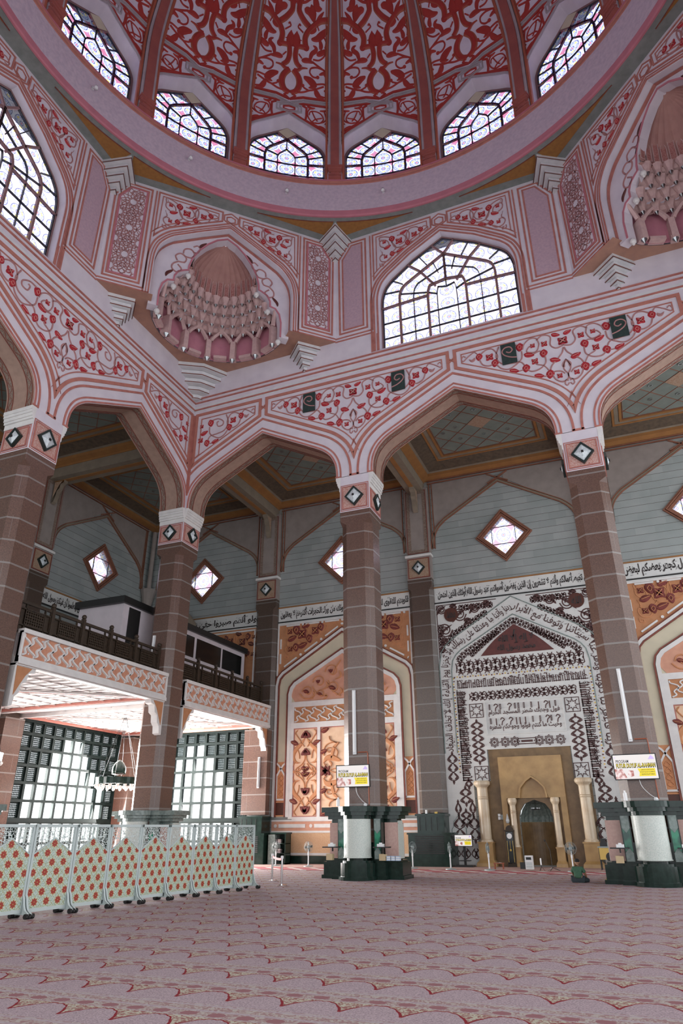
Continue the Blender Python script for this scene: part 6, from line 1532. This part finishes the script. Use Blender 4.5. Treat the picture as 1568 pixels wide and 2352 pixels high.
# open bookcases at the left of the orange niche
o=thing('bookcase','low dark bookcase with grey side panels left of the orange niche','bookcase',(1.05,9.75,FZ))
b=MB(); b.box(-.5,.4,-.3,.3,0,.06); b.box(-.5,.4,.25,.3,0,1.42); b.box(-.5,.45,-.33,.33,1.42,1.5); b.box(.34,.4,-.3,.3,0,1.42)
for z in (.5,.95): b.box(-.5,.4,-.3,.3,z,z+.03)
b.build('case','marble_green',o); b=MB(); b.box(-.6,-.2,-.36,.3,0,1.4); b.build('side_panel','marble_grey',o)
for k in range(4): small('book_stack','pile of pale books on the %s shelf of the dark bookcase'%('lower','lower','upper','upper')[k],'books',['white','book_dark'],lambda b:[b.box(-.09,.09,-.1,.1,.035*j,.035*j+.03,j%2) for j in range(6)],(.82+.22*(k%2),9.6,FZ+(.53 if k<2 else .98)+.002),0,'pale book piles in the dark bookcase')
# ---------------------------------------------------------------- screens showing the programme
t=MT('screen white',(.10,.10,.10),.3); t.emit((.9,.84,.82),.62); M['scr_white']=t.m
t=MT('screen yellow',(.10,.09,.01),.3); t.emit((.95,.74,.02),.62); M['scr_yellow']=t.m
t=MT('screen black',(.02,.02,.02),.3); M['scr_black']=t.m
t=MT('screen photo',(.5,.3,.25),.3); c=t.mix(((t.noise(6,2)-.4)*5).cl(),(.75,.62,.6),(.35,.12,.10)); t.color(c); t.emit(c,.4); M['scr_photo']=t.m
t=MT('screen lilac',(.5,.4,.7),.3); t.emit((.45,.35,.62),.4); M['scr_lilac']=t.m
def tv(parent_name,label,loc,w,h,rz=0,tilt=0,stand=False):
    o=thing(parent_name,label,'screen',loc,rz,'screens showing the programme'); o.rotation_euler=(tilt,0,rz)
    b=MB(); b.box(-w/2-.03,w/2+.03,0,.07,-h/2-.03,h/2+.03); b.build('bezel','black',o)
    fn=lambda u,v,d:(-w/2+u*w,-.002-d,-h/2+v*h)
    b=MB(); b.poly(fn,[(0,0),(1,0),(1,1),(0,1)],.001,None,0)
    b.poly(fn,[(.0,0),(.22,0),(.27,.06),(.18,.42),(0,.42)],.003,None,3); b.poly(fn,[(.33,.36),(.44,.34),(.44,.12),(.36,.08),(.30,.2)],.003,None,3)
    b.poly(fn,[(.56,.10),(.95,.10),(.95,.42),(.54,.42),(.58,.26)],.003,None,1)
    b.poly(fn,[(.82,.79),(.97,.79),(.95,.88),(.90,.97),(.86,.88)],.003,None,4); b.disc(fn,.04,.9,.018,.003,None,8,4)
    lettering(b,fn,'PROGRAM',.05,.36,.67,.80,.004,2,.015,False,.1)
    lettering(b,fn,'FUTUR DUYUF AL-RAHMAN',.045,.98,.445,.65,.004,2,.075,False,.1); lettering(b,fn,'FUTUR DUYUF AL-RAHMAN',.055,.965,.48,.635,.006,1,.0,False,.1)
    for i,s_ in enumerate(('JAMUAN DISEDIAKAN','SETIAP SELASA & JUMAAT','SELEPAS SOLAT SUBUH')): lettering(b,fn,s_,.62 if i!=1 else .59,.92 if i!=1 else .94,.33-.09*i,.385-.09*i,.004,2,.01,False)
    b.build('display',['scr_white','scr_yellow','scr_black','scr_photo','scr_lilac'],o)
    if stand:
        z=loc[2]-FZ; b=MB(); b.box(-.05,.05,.07,.14,-z+.08,.1); b.box(-.42,.42,-.2,.35,-z,-z+.08); b.box(-.25,.25,-.1,.3,-z+.25,-z+.28)
        b.build('stand','black',o)
    return o
tv('wall_screen','wide screen with the yellow programme title on the column before the orange niche',(9.08,-.22,3.42),1.30,.74,0,R(4))
tv('wall_screen','wide screen with the yellow programme title on the right-hand column',(19.07,-.22,3.40),1.30,.74,0,R(4))
tv('floor_screen','small screen on a black wheeled stand before the carved marble wall',(10.9,9.3,1.07),.80,.46,0,0,True)
for c,rel in ((XC-.14,'column before the orange niche'),(XD-.1,'right-hand column')):
    o=thing('tube_lamp','long vertical white tube lamp on the '+rel,'lamp',(c,-.02,5.42),0,'vertical tube lamps'); b=MB(); b.box(-.065,.065,-.08,0,-1.22,1.22); b.build('lamp_body','white_metal',o); b=MB(); b.tube([(0,-.10,-1.15),(0,-.10,1.15)],.035,8); b.build('tube','white',o)
    o=thing('cable_conduit','thin copper coloured conduit running down behind the screen on the '+rel,'conduit'); b=MB(); b.tube([(c+.12,-.03,4.28),(c+.50,-.03,4.28),(c+.52,-.03,4.2),(c+.54,-.03,2.42)],.022,6); b.build('conduit_pipe','copper',o)
    b=MB(); b.tube(cr([(c+.05,-.1,3.05),(c+.1,-.12,2.8),(c+.3,-.12,2.55),(c+.5,-.12,2.42)],5),.01,5); b.sph((c+.45,-.2,2.40),.07,8,6); b.build('loose_cable','white_metal',o)
o=dup(bpy.data.objects['tube_lamp'],(-.45,9.715,4.47),0,'short vertical white tube lamp on the pink pier at the corner of the orange niche'); 
o=dup(bpy.data.objects['tube_lamp'],(-.98,-.01,9.5),0,'white tube lamp fixed low on the corner column above the balcony'); 
for o_ in [q for q in C.objects if q.name.startswith('tube_lamp') and q['label'].startswith(('short','white'))]: o_.scale=(1,1,.66 if 'short' in o_['label'] else .36)
# ---------------------------------------------------------------- pedestal fans
def make_fan(loc,rz,label):
    o=thing('pedestal_fan',label,'fan',loc,rz,'pedestal fans')
    b=MB(); b.lathe([(.001,0),(.24,0),(.23,.03),(.06,.05),(.04,.07)],20); b.build('base','fan_grey',o)
    b=MB(); b.tube([(0,0,.05),(0,0,.75)],.028,8); b.tube([(0,0,.5),(0,0,.62)],.038,8); b.build('pole','white_metal',o)
    b=MB(); b.lathe([(.001,-.13),(.07,-.12),(.08,-.02),(.05,.0),(.001,.0)],12); mm=Matrix.Translation((0,.05,.86))@Matrix.Rotation(PI/2,4,'X'); q=MB(); q.ext(b,mm@Matrix.Scale(-1,4,(0,0,1))); q.tube([(0,0,.74),(0,.06,.84)],.035,6); q.build('motor','fan_grey',o)
    q=MB(); g=lambda a,r,y:(r*math.cos(a),y,.86+r*math.sin(a))
    for k in range(30):
        a=2*PI*k/30; q.tube([g(a,.05,-.07),g(a,.15,-.08),g(a,.235,-.02),g(a,.15,.05),g(a,.06,.06)],.003,3,caps=False)
    for r,y in ((.238,-.02),(.15,-.08)): q.tube([g(2*PI*k/24,r,y) for k in range(25)],.006,4,caps=False)
    q.build('guard','fan_grey',o)
    q=MB()
    for k in range(4):
        a=k*PI/2; P=[g(a+.1,.03,-.0),g(a+.5,.12,.02),g(a+.35,.21,.02),g(a-.15,.21,-.03),g(a-.25,.10,-.02)]; P2=[(p[0],p[1]+.006,p[2]) for p in P]
        q.add(P+P2,[(0,1,2,3,4),(9,8,7,6,5)]+[(i,(i+1)%5,5+(i+1)%5,5+i) for i in range(5)])
    q.lathe([(.001,0),(.03,0),(.03,.05),(.001,.06)],8,(0,-.03,.84)); q.build('fan_blade','kite_green',o)
    return o
fan=make_fan((1.68,7.95,FZ),0,'grey pedestal fan before the orange niche, nearest the barrier posts')
for (x,y,rz,lb) in ((3.47,7.95,0,'grey pedestal fan alone before the middle of the orange niche dado'),(8.92,7.5,R(60),'grey pedestal fan before the dark marble cabinet, turned to the right'),(10.78,7.1,R(-75),'grey pedestal fan just left of the small screen on its stand'),(12.5,7.0,R(-75),'grey pedestal fan right of the small screen, before the left marble column'),(15.98,6.85,R(-10),'grey pedestal fan standing behind the kneeling person')):
    dup(fan,(x,y,FZ),rz,lb)
# ---------------------------------------------------------------- things before the prayer niche
o=thing('grandfather_clock','tall glass-fronted standing clock left of the prayer niche opening','clock',(12.98,10.0,FZ))
b=MB(); b.box(-.20,.20,-.14,.14,0,.14); b.box(-.19,-.16,-.12,.12,.14,1.5); b.box(.16,.19,-.12,.12,.14,1.5); b.box(-.19,.19,.1,.12,.14,1.5); b.box(-.22,.22,-.15,.15,1.5,1.56)
fnc=lambda u,v,d:(u,-.1+d*.2,1.56+v); b.poly(fnc,[(-.16,0),(-.14,.1),(-.08,.17),(0,.2),(.08,.17),(.14,.1),(.16,0)],0,1); b.build('case','wood',o)
b=MB(); b.box(-.155,.155,-.125,-.115,.16,1.48); b.build('glass_door','dark_glass',o); b=MB(); b.lathe([(.001,0),(.12,0),(.12,.02),(.001,.02)],20); q=MB(); q.ext(b,Matrix.Translation((0,-.13,1.3))@Matrix.Rotation(PI/2,4,'X')); q.build('dial','white',o)
b=MB(); b.tube([(0,-.14,1.1),(0,-.14,.75)],.008,5); b.box(-.14,-.12,-.14,-.13,.2,1.1); b.box(.12,.14,-.14,-.13,.2,1.1); b.sph((0,-.14,.7),.05,10,6); b.build('pendulum','gold',o)
o=thing('tower_heater','white tower-shaped air cooler before the prayer niche','air cooler',(14.12,7.6,FZ))
b=MB(); b.box(-.16,.16,-.13,.13,.03,.56); b.build('body','white',o); b=MB(); b.box(-.11,.11,-.135,-.13,.40,.50); b.build('control_panel','dark_glass',o); b=MB(); [b.box(-.13,.13,-.137,-.13,.08+.035*j,.09+.035*j) for j in range(7)]; b.build('grille','fan_grey',o)
o=thing('air_freshener_stand','small white lamp on a short black tripod before the prayer niche','lamp',(14.66,7.2,FZ)); b=MB(); [b.tube([(0,0,.16),(.14*math.cos(a),.14*math.sin(a),0)],.008,5) for a in (0,2.1,4.2)]; b.tube([(0,0,.12),(0,0,.22)],.012,6); b.build('tripod','black',o); b=MB(); b.lathe([(.001,.22),(.03,.22),(.03,.46),(.015,.48),(.001,.48)],10); b.build('lamp_body','white',o)
o=thing('microphone_stand','black microphone stand leaning toward the prayer niche opening','microphone stand',(15.1,7.3,FZ)); b=MB(); [b.tube([(0,0,.12),(.32*math.cos(a),.32*math.sin(a),.0)],.012,5) for a in (.3,2.4,4.5)]; b.tube([(0,0,.08),(-.02,0,.75),(-.17,0,1.12)],.011,6); b.build('stand','black',o); b=MB(); b.sph((-.19,0,1.15),.035,8,6,1.3); b.build('microphone','black',o)
small('floor_speaker','small black speaker box on the floor left of the white air cooler','speaker','black',lambda b:(b.box(-.15,.15,-.12,.12,0,.26),b.disc(lambda u,v,d:(u,-.12-d,.13+v),0,0,.09,.01,0,14)),(13.75,8.4,FZ+.004))
o=thing('prayer_stool','low brown wooden stool before the standing clock','stool',(12.75,7.9,FZ+.004)); b=MB(); b.box(-.22,.22,-.12,.12,.22,.25); b.build('seat','copper',o)
for sx in (-1,1):
    for sy in (-1,1): b=MB(); b.box(sx*.18-.015,sx*.18+.015,sy*.09-.015,sy*.09+.015,0,.22); b.build('leg','copper',o)
small('open_book','white open book lying on the low brown stool','book','white',lambda b:(b.add([(-.12,-.08,.0),(0,-.08,.02),(.12,-.08,0),(.12,.08,0),(0,.08,.02),(-.12,.08,0)],[(0,1,4,5),(1,2,3,4)]),b.box(-.12,.12,-.08,.08,-.0,.003)),(12.75,7.9,FZ+.257))
o=thing('wall_control_box','small pale wall box with two white notices beside the standing clock','wall box',(12.55,10.47,2.06)); b=MB(); b.box(-.12,.0,-.03,0,.05,.16); b.box(-.12,.0,-.03,0,-.1,.03); b.build('notice','white',o); b=MB(); b.box(.02,.12,-.06,0,-.1,.12); b.build('box','fan_grey',o)
o=thing('wall_sconce','pale pear-shaped wall lamp above the standing clock','lamp',(12.9,10.30,1.98)); b=MB(); b.lathe([(.001,-.2),(.08,-.16),(.10,-.06),(.06,.05),(.04,.15),(.02,.22),(.001,.24)],12); b.build('shade','lamp_glass',o,True); b=MB(); b.box(-.02,.02,0,.12,-.05,.05); b.build('bracket','black',o)
o=thing('niche_pendant','small black chandelier hanging in the fluted apse','chandelier',(14.21,10.75,2.4)); b=MB(); b.tube([(0,0,.35),(0,0,0)],.01,5); b.tube([(.18*math.cos(k*PI/6),.18*math.sin(k*PI/6),0) for k in range(13)],.02,5); [b.tube([(0,0,.02),(.18*math.cos(k*PI/3),.18*math.sin(k*PI/3),0)],.01,4) for k in range(6)]; b.build('ring','black',o); b=MB(); [b.lathe([(.001,0),(.03,.01),(.03,.07),(.001,.07)],6,(.18*math.cos(k*PI/3),.18*math.sin(k*PI/3),.01)) for k in range(6)]; b.build('lamp','lamp_glass',o)
o=thing('folding_table','small table with a yellow front beside the right-hand pedestal','table',(17.3,8.5,FZ+.004)); b=MB(); b.box(-.35,.3,-.3,.3,.85,.9); b.build('table_top','fan_grey',o); b=MB(); b.box(-.3,.25,-.28,-.25,.4,.85); b.disc(lambda u,v,d:(u,-.281-d,v),.12,.5,.18,.004,0,16,1); b.build('front_panel',['gold','black'],o)
for sx in (-.3,.25):
    for sy in (-.25,.25): b=MB(); b.box(sx-.02,sx+.02,sy-.02,sy+.02,0,.85); b.build('leg','black',o)
small('desktop_printer','small dark printer on the yellow-fronted table','printer','black',lambda b:(b.box(-.14,.14,-.12,.12,0,.16),b.box(-.10,.10,-.02,.02,.16,.3)),(17.2,8.5,FZ+.906))
# folding stands behind the screen and barrier posts
def post(loc,label):
    o=thing('barrier_post',label,'barrier post',loc,0,'chrome barrier posts'); b=MB(); b.lathe([(.001,0),(.19,0),(.19,.02),(.04,.05)],22); b.build('base','chrome',o); b=MB(); b.tube([(0,0,.04),(0,0,.80)],.035,12); b.build('pole','chrome',o); b=MB(); b.lathe([(.001,.78),(.045,.78),(.045,.86),(.001,.87)],12); b.build('head','white_metal',o); return o
p1=post((7.9,-3.6,FZ),'chrome barrier post nearest the middle column, holding the red tape'); p2=dup(p1,(6.55,-1.7,FZ),0,'chrome barrier post half hidden by the last patterned screen')
o=thing('barrier_tape','red barrier tape stretched between the two chrome posts','tape'); b=MB(); a=Vector((7.9,-3.6,FZ+.80)); c=Vector((6.55,-1.7,FZ+.80)); n=10
b.add([tuple(a.lerp(c,i/n)+Vector((0,0,z-.03*math.sin(PI*i/n)))) for z in (-.07,.0) for i in range(n+1)]+[tuple(a.lerp(c,i/n)+Vector((.006,.004,z-.03*math.sin(PI*i/n)))) for z in (-.07,.0) for i in range(n+1)],[(i,i+1,n+2+i,n+1+i) for i in range(n)]+[(2*n+2+i,2*n+3+i,3*n+4+i,3*n+3+i) for i in range(n)]); b.build('tape_band','red_tape',o)
# ---------------------------------------------------------------- patterned screens on castors
t=MT('printed floral screen panel',(.5,.5,.35),.5); x,y,z=t.co(); cs=.30
gold=(.34,.33,.13); pale=(.50,.58,.53)
# base lattice of green white stars with gold lines
a=(x/(cs*.5)); b_=(z/(cs*.5)); l1=((a+b_).fract()-.5).abs(); l2=((a-b_).fract()-.5).abs(); l3=((a*1.0).fract()-.5).abs(); l4=((b_*1.0).fract()-.5).abs()
ln=(l1.lt(.045)+l2.lt(.045)+l3.lt(.03)).cl(); vv=t.vor(26,'DISTANCE_TO_EDGE'); ln2=vv.lt(.045)
c=t.mix(ln2,pale,(.17,.26,.16)); c=t.mix(ln,c,gold)
row=(z/(cs*.62)).floor(); xs=(x/cs+row*.5).fract()-.5; zs_=((z/(cs*.62)).fract()-.5)*.62; r=(xs*xs+zs_*zs_).sqrt(); th=zs_.at2(xs)
R_=(((th*4).cos().abs())*.10+.17); fl=r.lt(R_); c=t.mix((r.lt(.30))*(r.gt(R_)),c,(.50,.52,.34)); c=t.mix(fl,c,(.30,.012,.012)); c=t.mix(((th*4).sin().abs().lt(.10))*fl,c,(.50,.34,.09)); c=t.mix(r.lt(.03),c,(.55,.40,.10)); t.color(c); M['screen_print']=t.m
t=MT('pierced star lattice',(.52,.58,.56),.5); v=t.vor(17,'DISTANCE_TO_EDGE'); t.alpha(v.lt(.075)); M['star_lattice']=t.m
def make_screen():
    o=thing('partition_screen','', 'partition screen',(0,0,0),0,'patterned partition screens on castors')
    W=1.10; H0,H1=.10,1.78                      # local x along the screen
    fn=lambda u,v,d:(u,-d,v)
    b=MB(); 
    for s in (-1,1): b.box(*sorted((s*W/2,s*(W/2-.05))),-.025,.025,H0,H1)
    b.box(-W/2,W/2,-.025,.025,H1-.06,H1); b.box(-W/2,W/2,-.025,.025,H0,H0+.07)
    P=[(-W/2+.05,1.20),(0,1.50),(W/2-.05,1.20)]; b.ribbon(fn,P,.02,.022,-.022); b.build('frame','grey_frame',o)
    b=MB(); b.poly(fn,[(-W/2+.05,H0+.07),(W/2-.05,H0+.07),(W/2-.05,1.19),(0,1.49),(-W/2+.05,1.19)],.012,-.012); b.build('printed_panel','screen_print',o)
    b=MB(); b.poly(fn,[(-W/2+.05,1.20),(0,1.50),(W/2-.05,1.20),(W/2-.05,H1-.06),(-W/2+.05,H1-.06)],.004,-.004); b.build('pierced_panel','star_lattice',o)
    for s in (-1,1):
        b=MB(); u=s*(W/2-.03); g=lambda a,v,d,u=u:(u+d,a,v)
        P=cr([(-.26,.07),(-.22,.11),(-.14,.16),(-.09,.26),(-.06,.36),(-.03,.42)],3); P=[(p.x,p.y) for p in P]; P=P+[(-a,v) for a,v in reversed(P)]
        b.poly(g,P,.025,-.025); ft=b.build('foot','grey_frame',o)
        for q in (-.22,.22):
            b=MB(); b.lathe([(.001,-.03),(.05,-.03),(.05,.03),(.001,.03)],10); w=MB(); w.ext(b,Matrix.Translation((u-.03,q,.05))@Matrix.Rotation(PI/2,4,'Y')); w.ext(b,Matrix.Translation((u+.05,q,.05))@Matrix.Rotation(PI/2,4,'Y')); w.box(u-.02,u+.04,q-.02,q+.02,.04,.09); w.build('castor','black',ft)
    return o
scr=make_screen()
joints=[(6.89,-14.50),(6.95,-13.37),(7.05,-12.2),(7.13,-11.1),(7.22,-10.02),(7.32,-8.97),(7.42,-7.92),(7.50,-6.86),(7.60,-5.93),(7.66,-4.86)]
nth=['leftmost, cut by the frame','second from the left','third from the left','fourth from the left','fifth from the left, mid row','fourth from the red tape','third from the red tape','second from the red tape','last of the row, beside the red tape']
for i,(p,q) in enumerate(zip(joints,joints[1:])):
    mx,my=(p[0]+q[0])/2,(p[1]+q[1])/2; a=math.atan2(q[1]-p[1],q[0]-p[0]); ln_=math.hypot(q[0]-p[0],q[1]-p[1])
    o=scr if i==0 else copy_tree(scr); o.location=(mx-.12,my,FZ); o.rotation_euler=(0,0,a); o.scale=(ln_/1.12,1,1); o['label']='white patterned screen with red flowers on castors, '+nth[i]
# ---------------------------------------------------------------- hanging ring lamps over the lobby
def ring_lamp(loc,label,top=3.345):
    o=thing('ring_chandelier',label,'chandelier',loc,0,'ring chandeliers in the lobby')
    b=MB(); b.lathe([(1.05,0),(1.08,0),(1.10,.32),(1.05,.32),(1.05,0)],40); b.lathe([(1.0,.0),(.95,.1),(1.0,.2)],40); b.build('ring','marble_green',o)
    b=MB(); b.lathe([(.10,.45),(.34,.50),(.36,.65),(.33,.85),(.22,1.05),(.08,1.15),(.02,1.2)],24); b.build('bell_top','marble_green',o,True)
    for k in range(6): a=k*PI/3; b=MB(); b.tube([(1.05*math.cos(a),1.05*math.sin(a),.3),(.05*math.cos(a),.05*math.sin(a),top)],.012,4); b.build('chain','black',o)
    q=MB(); q.lathe([(.001,-.16),(.05,-.13),(.085,-.06),(.08,.0),(.001,.0)],10)
    for k in range(36):
        a=2*PI*k/36; b=MB(); r=1.06 if k%2 else .94; z=-.02 if k%2 else -.12; b.ext(q,Matrix.Translation((r*math.cos(a),r*math.sin(a),z))); b.build('lamp_cup','bulb',o,True)
    return o
ring_lamp((-5.9,4.6,3.75),'dark ring chandelier with white cups, half hidden behind the corner column'); ring_lamp((-6.2,-4.2,4.25),'dark ring chandelier with white cups at the left edge of the view',2.845)
# ---------------------------------------------------------------- person sitting on the carpet, seen from behind
def skin_obj(name,verts,edges,rad,mat,parent,sub=2,root=0):
    me=bpy.data.meshes.new(name); me.from_pydata(verts,edges,[]); o=bpy.data.objects.new(name,me); C.objects.link(o)
    sk=o.modifiers.new('skin','SKIN'); sk.use_smooth_shade=True
    for i,r in enumerate(rad): me.skin_vertices[0].data[i].radius=(r if isinstance(r,tuple) else (r,r)); 
    me.skin_vertices[0].data[root].use_root=True
    sb=o.modifiers.new('sub','SUBSURF'); sb.levels=sub; sb.render_levels=sub; me.materials.append(M[mat]); o.parent=parent; return o
pn=thing('person','person in a green shirt and dark cap sitting on the carpet with the back turned','person',(16.73,.62,FZ),R(-8))
kz_=.80
V=[(0,0,.10),(0,.01,.24),(0,.02,.38),(0,.03,.455),(0,.045,.51),(0,.06,.58),       # pelvis..head
   (-.13,.02,.415),(-.195,.05,.28),(-.15,.18,.19),(-.09,.26,.21),                   # left arm
   (.13,.02,.415),(.205,.05,.28),(.20,.16,.16),(.20,.24,.12),                       # right arm
   (-.10,.05,.08),(-.27,.18,.07),(-.08,.30,.05),(.02,.33,.04),(.10,.05,.08),(.28,.16,.07),(.10,.27,.05),(.20,.06,.035)]
E_=[(0,1),(1,2),(2,3),(3,4),(4,5),(2,6),(6,7),(7,8),(8,9),(2,10),(10,11),(11,12),(12,13),(0,14),(14,15),(15,16),(16,17),(0,18),(18,19),(19,20),(20,21)]
RA=[(.15,.12),(.13,.10),(.135,.09),.045,.04,.05,.055,.042,.034,.026,.055,.042,.034,.026,.085,.055,.04,.03,.085,.055,.04,.032]
body=skin_obj('body',V,E_,RA,'skin',pn)
def shell(name,idx,edges,grow,mat):
    m_={k:i for i,k in enumerate(idx)}; rr=[(tuple(a+grow for a in RA[k]) if isinstance(RA[k],tuple) else RA[k]+grow) for k in idx]
    return skin_obj(name,[V[k] for k in idx],[(m_[a],m_[b]) for a,b in edges],rr,mat,pn)
shell('shirt',[0,1,2,6,7,10,11],[(0,1),(1,2),(2,6),(6,7),(2,10),(10,11)],.017,'shirt')
shell('trousers',[0,14,15,16,18,19,20],[(0,14),(14,15),(15,16),(0,18),(18,19),(19,20)],.012,'trousers')
b=MB(); b.sph((0,.065,.60),.072,16,12,1.25); b.sph((0,.135,.585),.014,6,5); 
for s in (-1,1): b.sph((s*.072,.06,.595),.018,8,6,1.4); b.sph((s*.026,.128,.605),.009,6,5)
b.build('head','skin',pn,True)
b=MB(); b.lathe([(.078,.0),(.079,.04),(.066,.075),(.03,.095),(.001,.10)],18,(0,.058,.605)); b.build('cap','hair',pn,True)
for s,(hx,hy,hz) in ((-1,(-.085,.275,.21)),(1,(.20,.255,.115))):
    hv=[(hx,hy,hz),(hx,hy+.035,hz-.005)]; he=[(0,1)]; hr=[.020,.018]
    for k in range(4): hv+=[(hx+(k-1.5)*.011,hy+.055,hz-.008),(hx+(k-1.5)*.012,hy+.078-.004*abs(k-1.5),hz-.02)]; n=len(hv); he+=[(1,n-2),(n-2,n-1)]; hr+=[.0062,.0052]
    hv+=[(hx-s*.018,hy+.02,hz-.004),(hx-s*.03,hy+.045,hz-.012)]; n=len(hv); he+=[(0,n-2),(n-2,n-1)]; hr+=[.007,.006]
    skin_obj('hand',hv,he,hr,'skin',pn,1)
pn.scale=(1.04,1.04,1.0)
# ---------------------------------------------------------------- survey units to metres
bpy.context.view_layer.update()
for o in list(C.objects):
    if o.parent is None:
        if o.type in('CAMERA','LIGHT'): o.location=o.location*SC
        else: o.matrix_world=Matrix.Scale(SC,4)@o.matrix_world
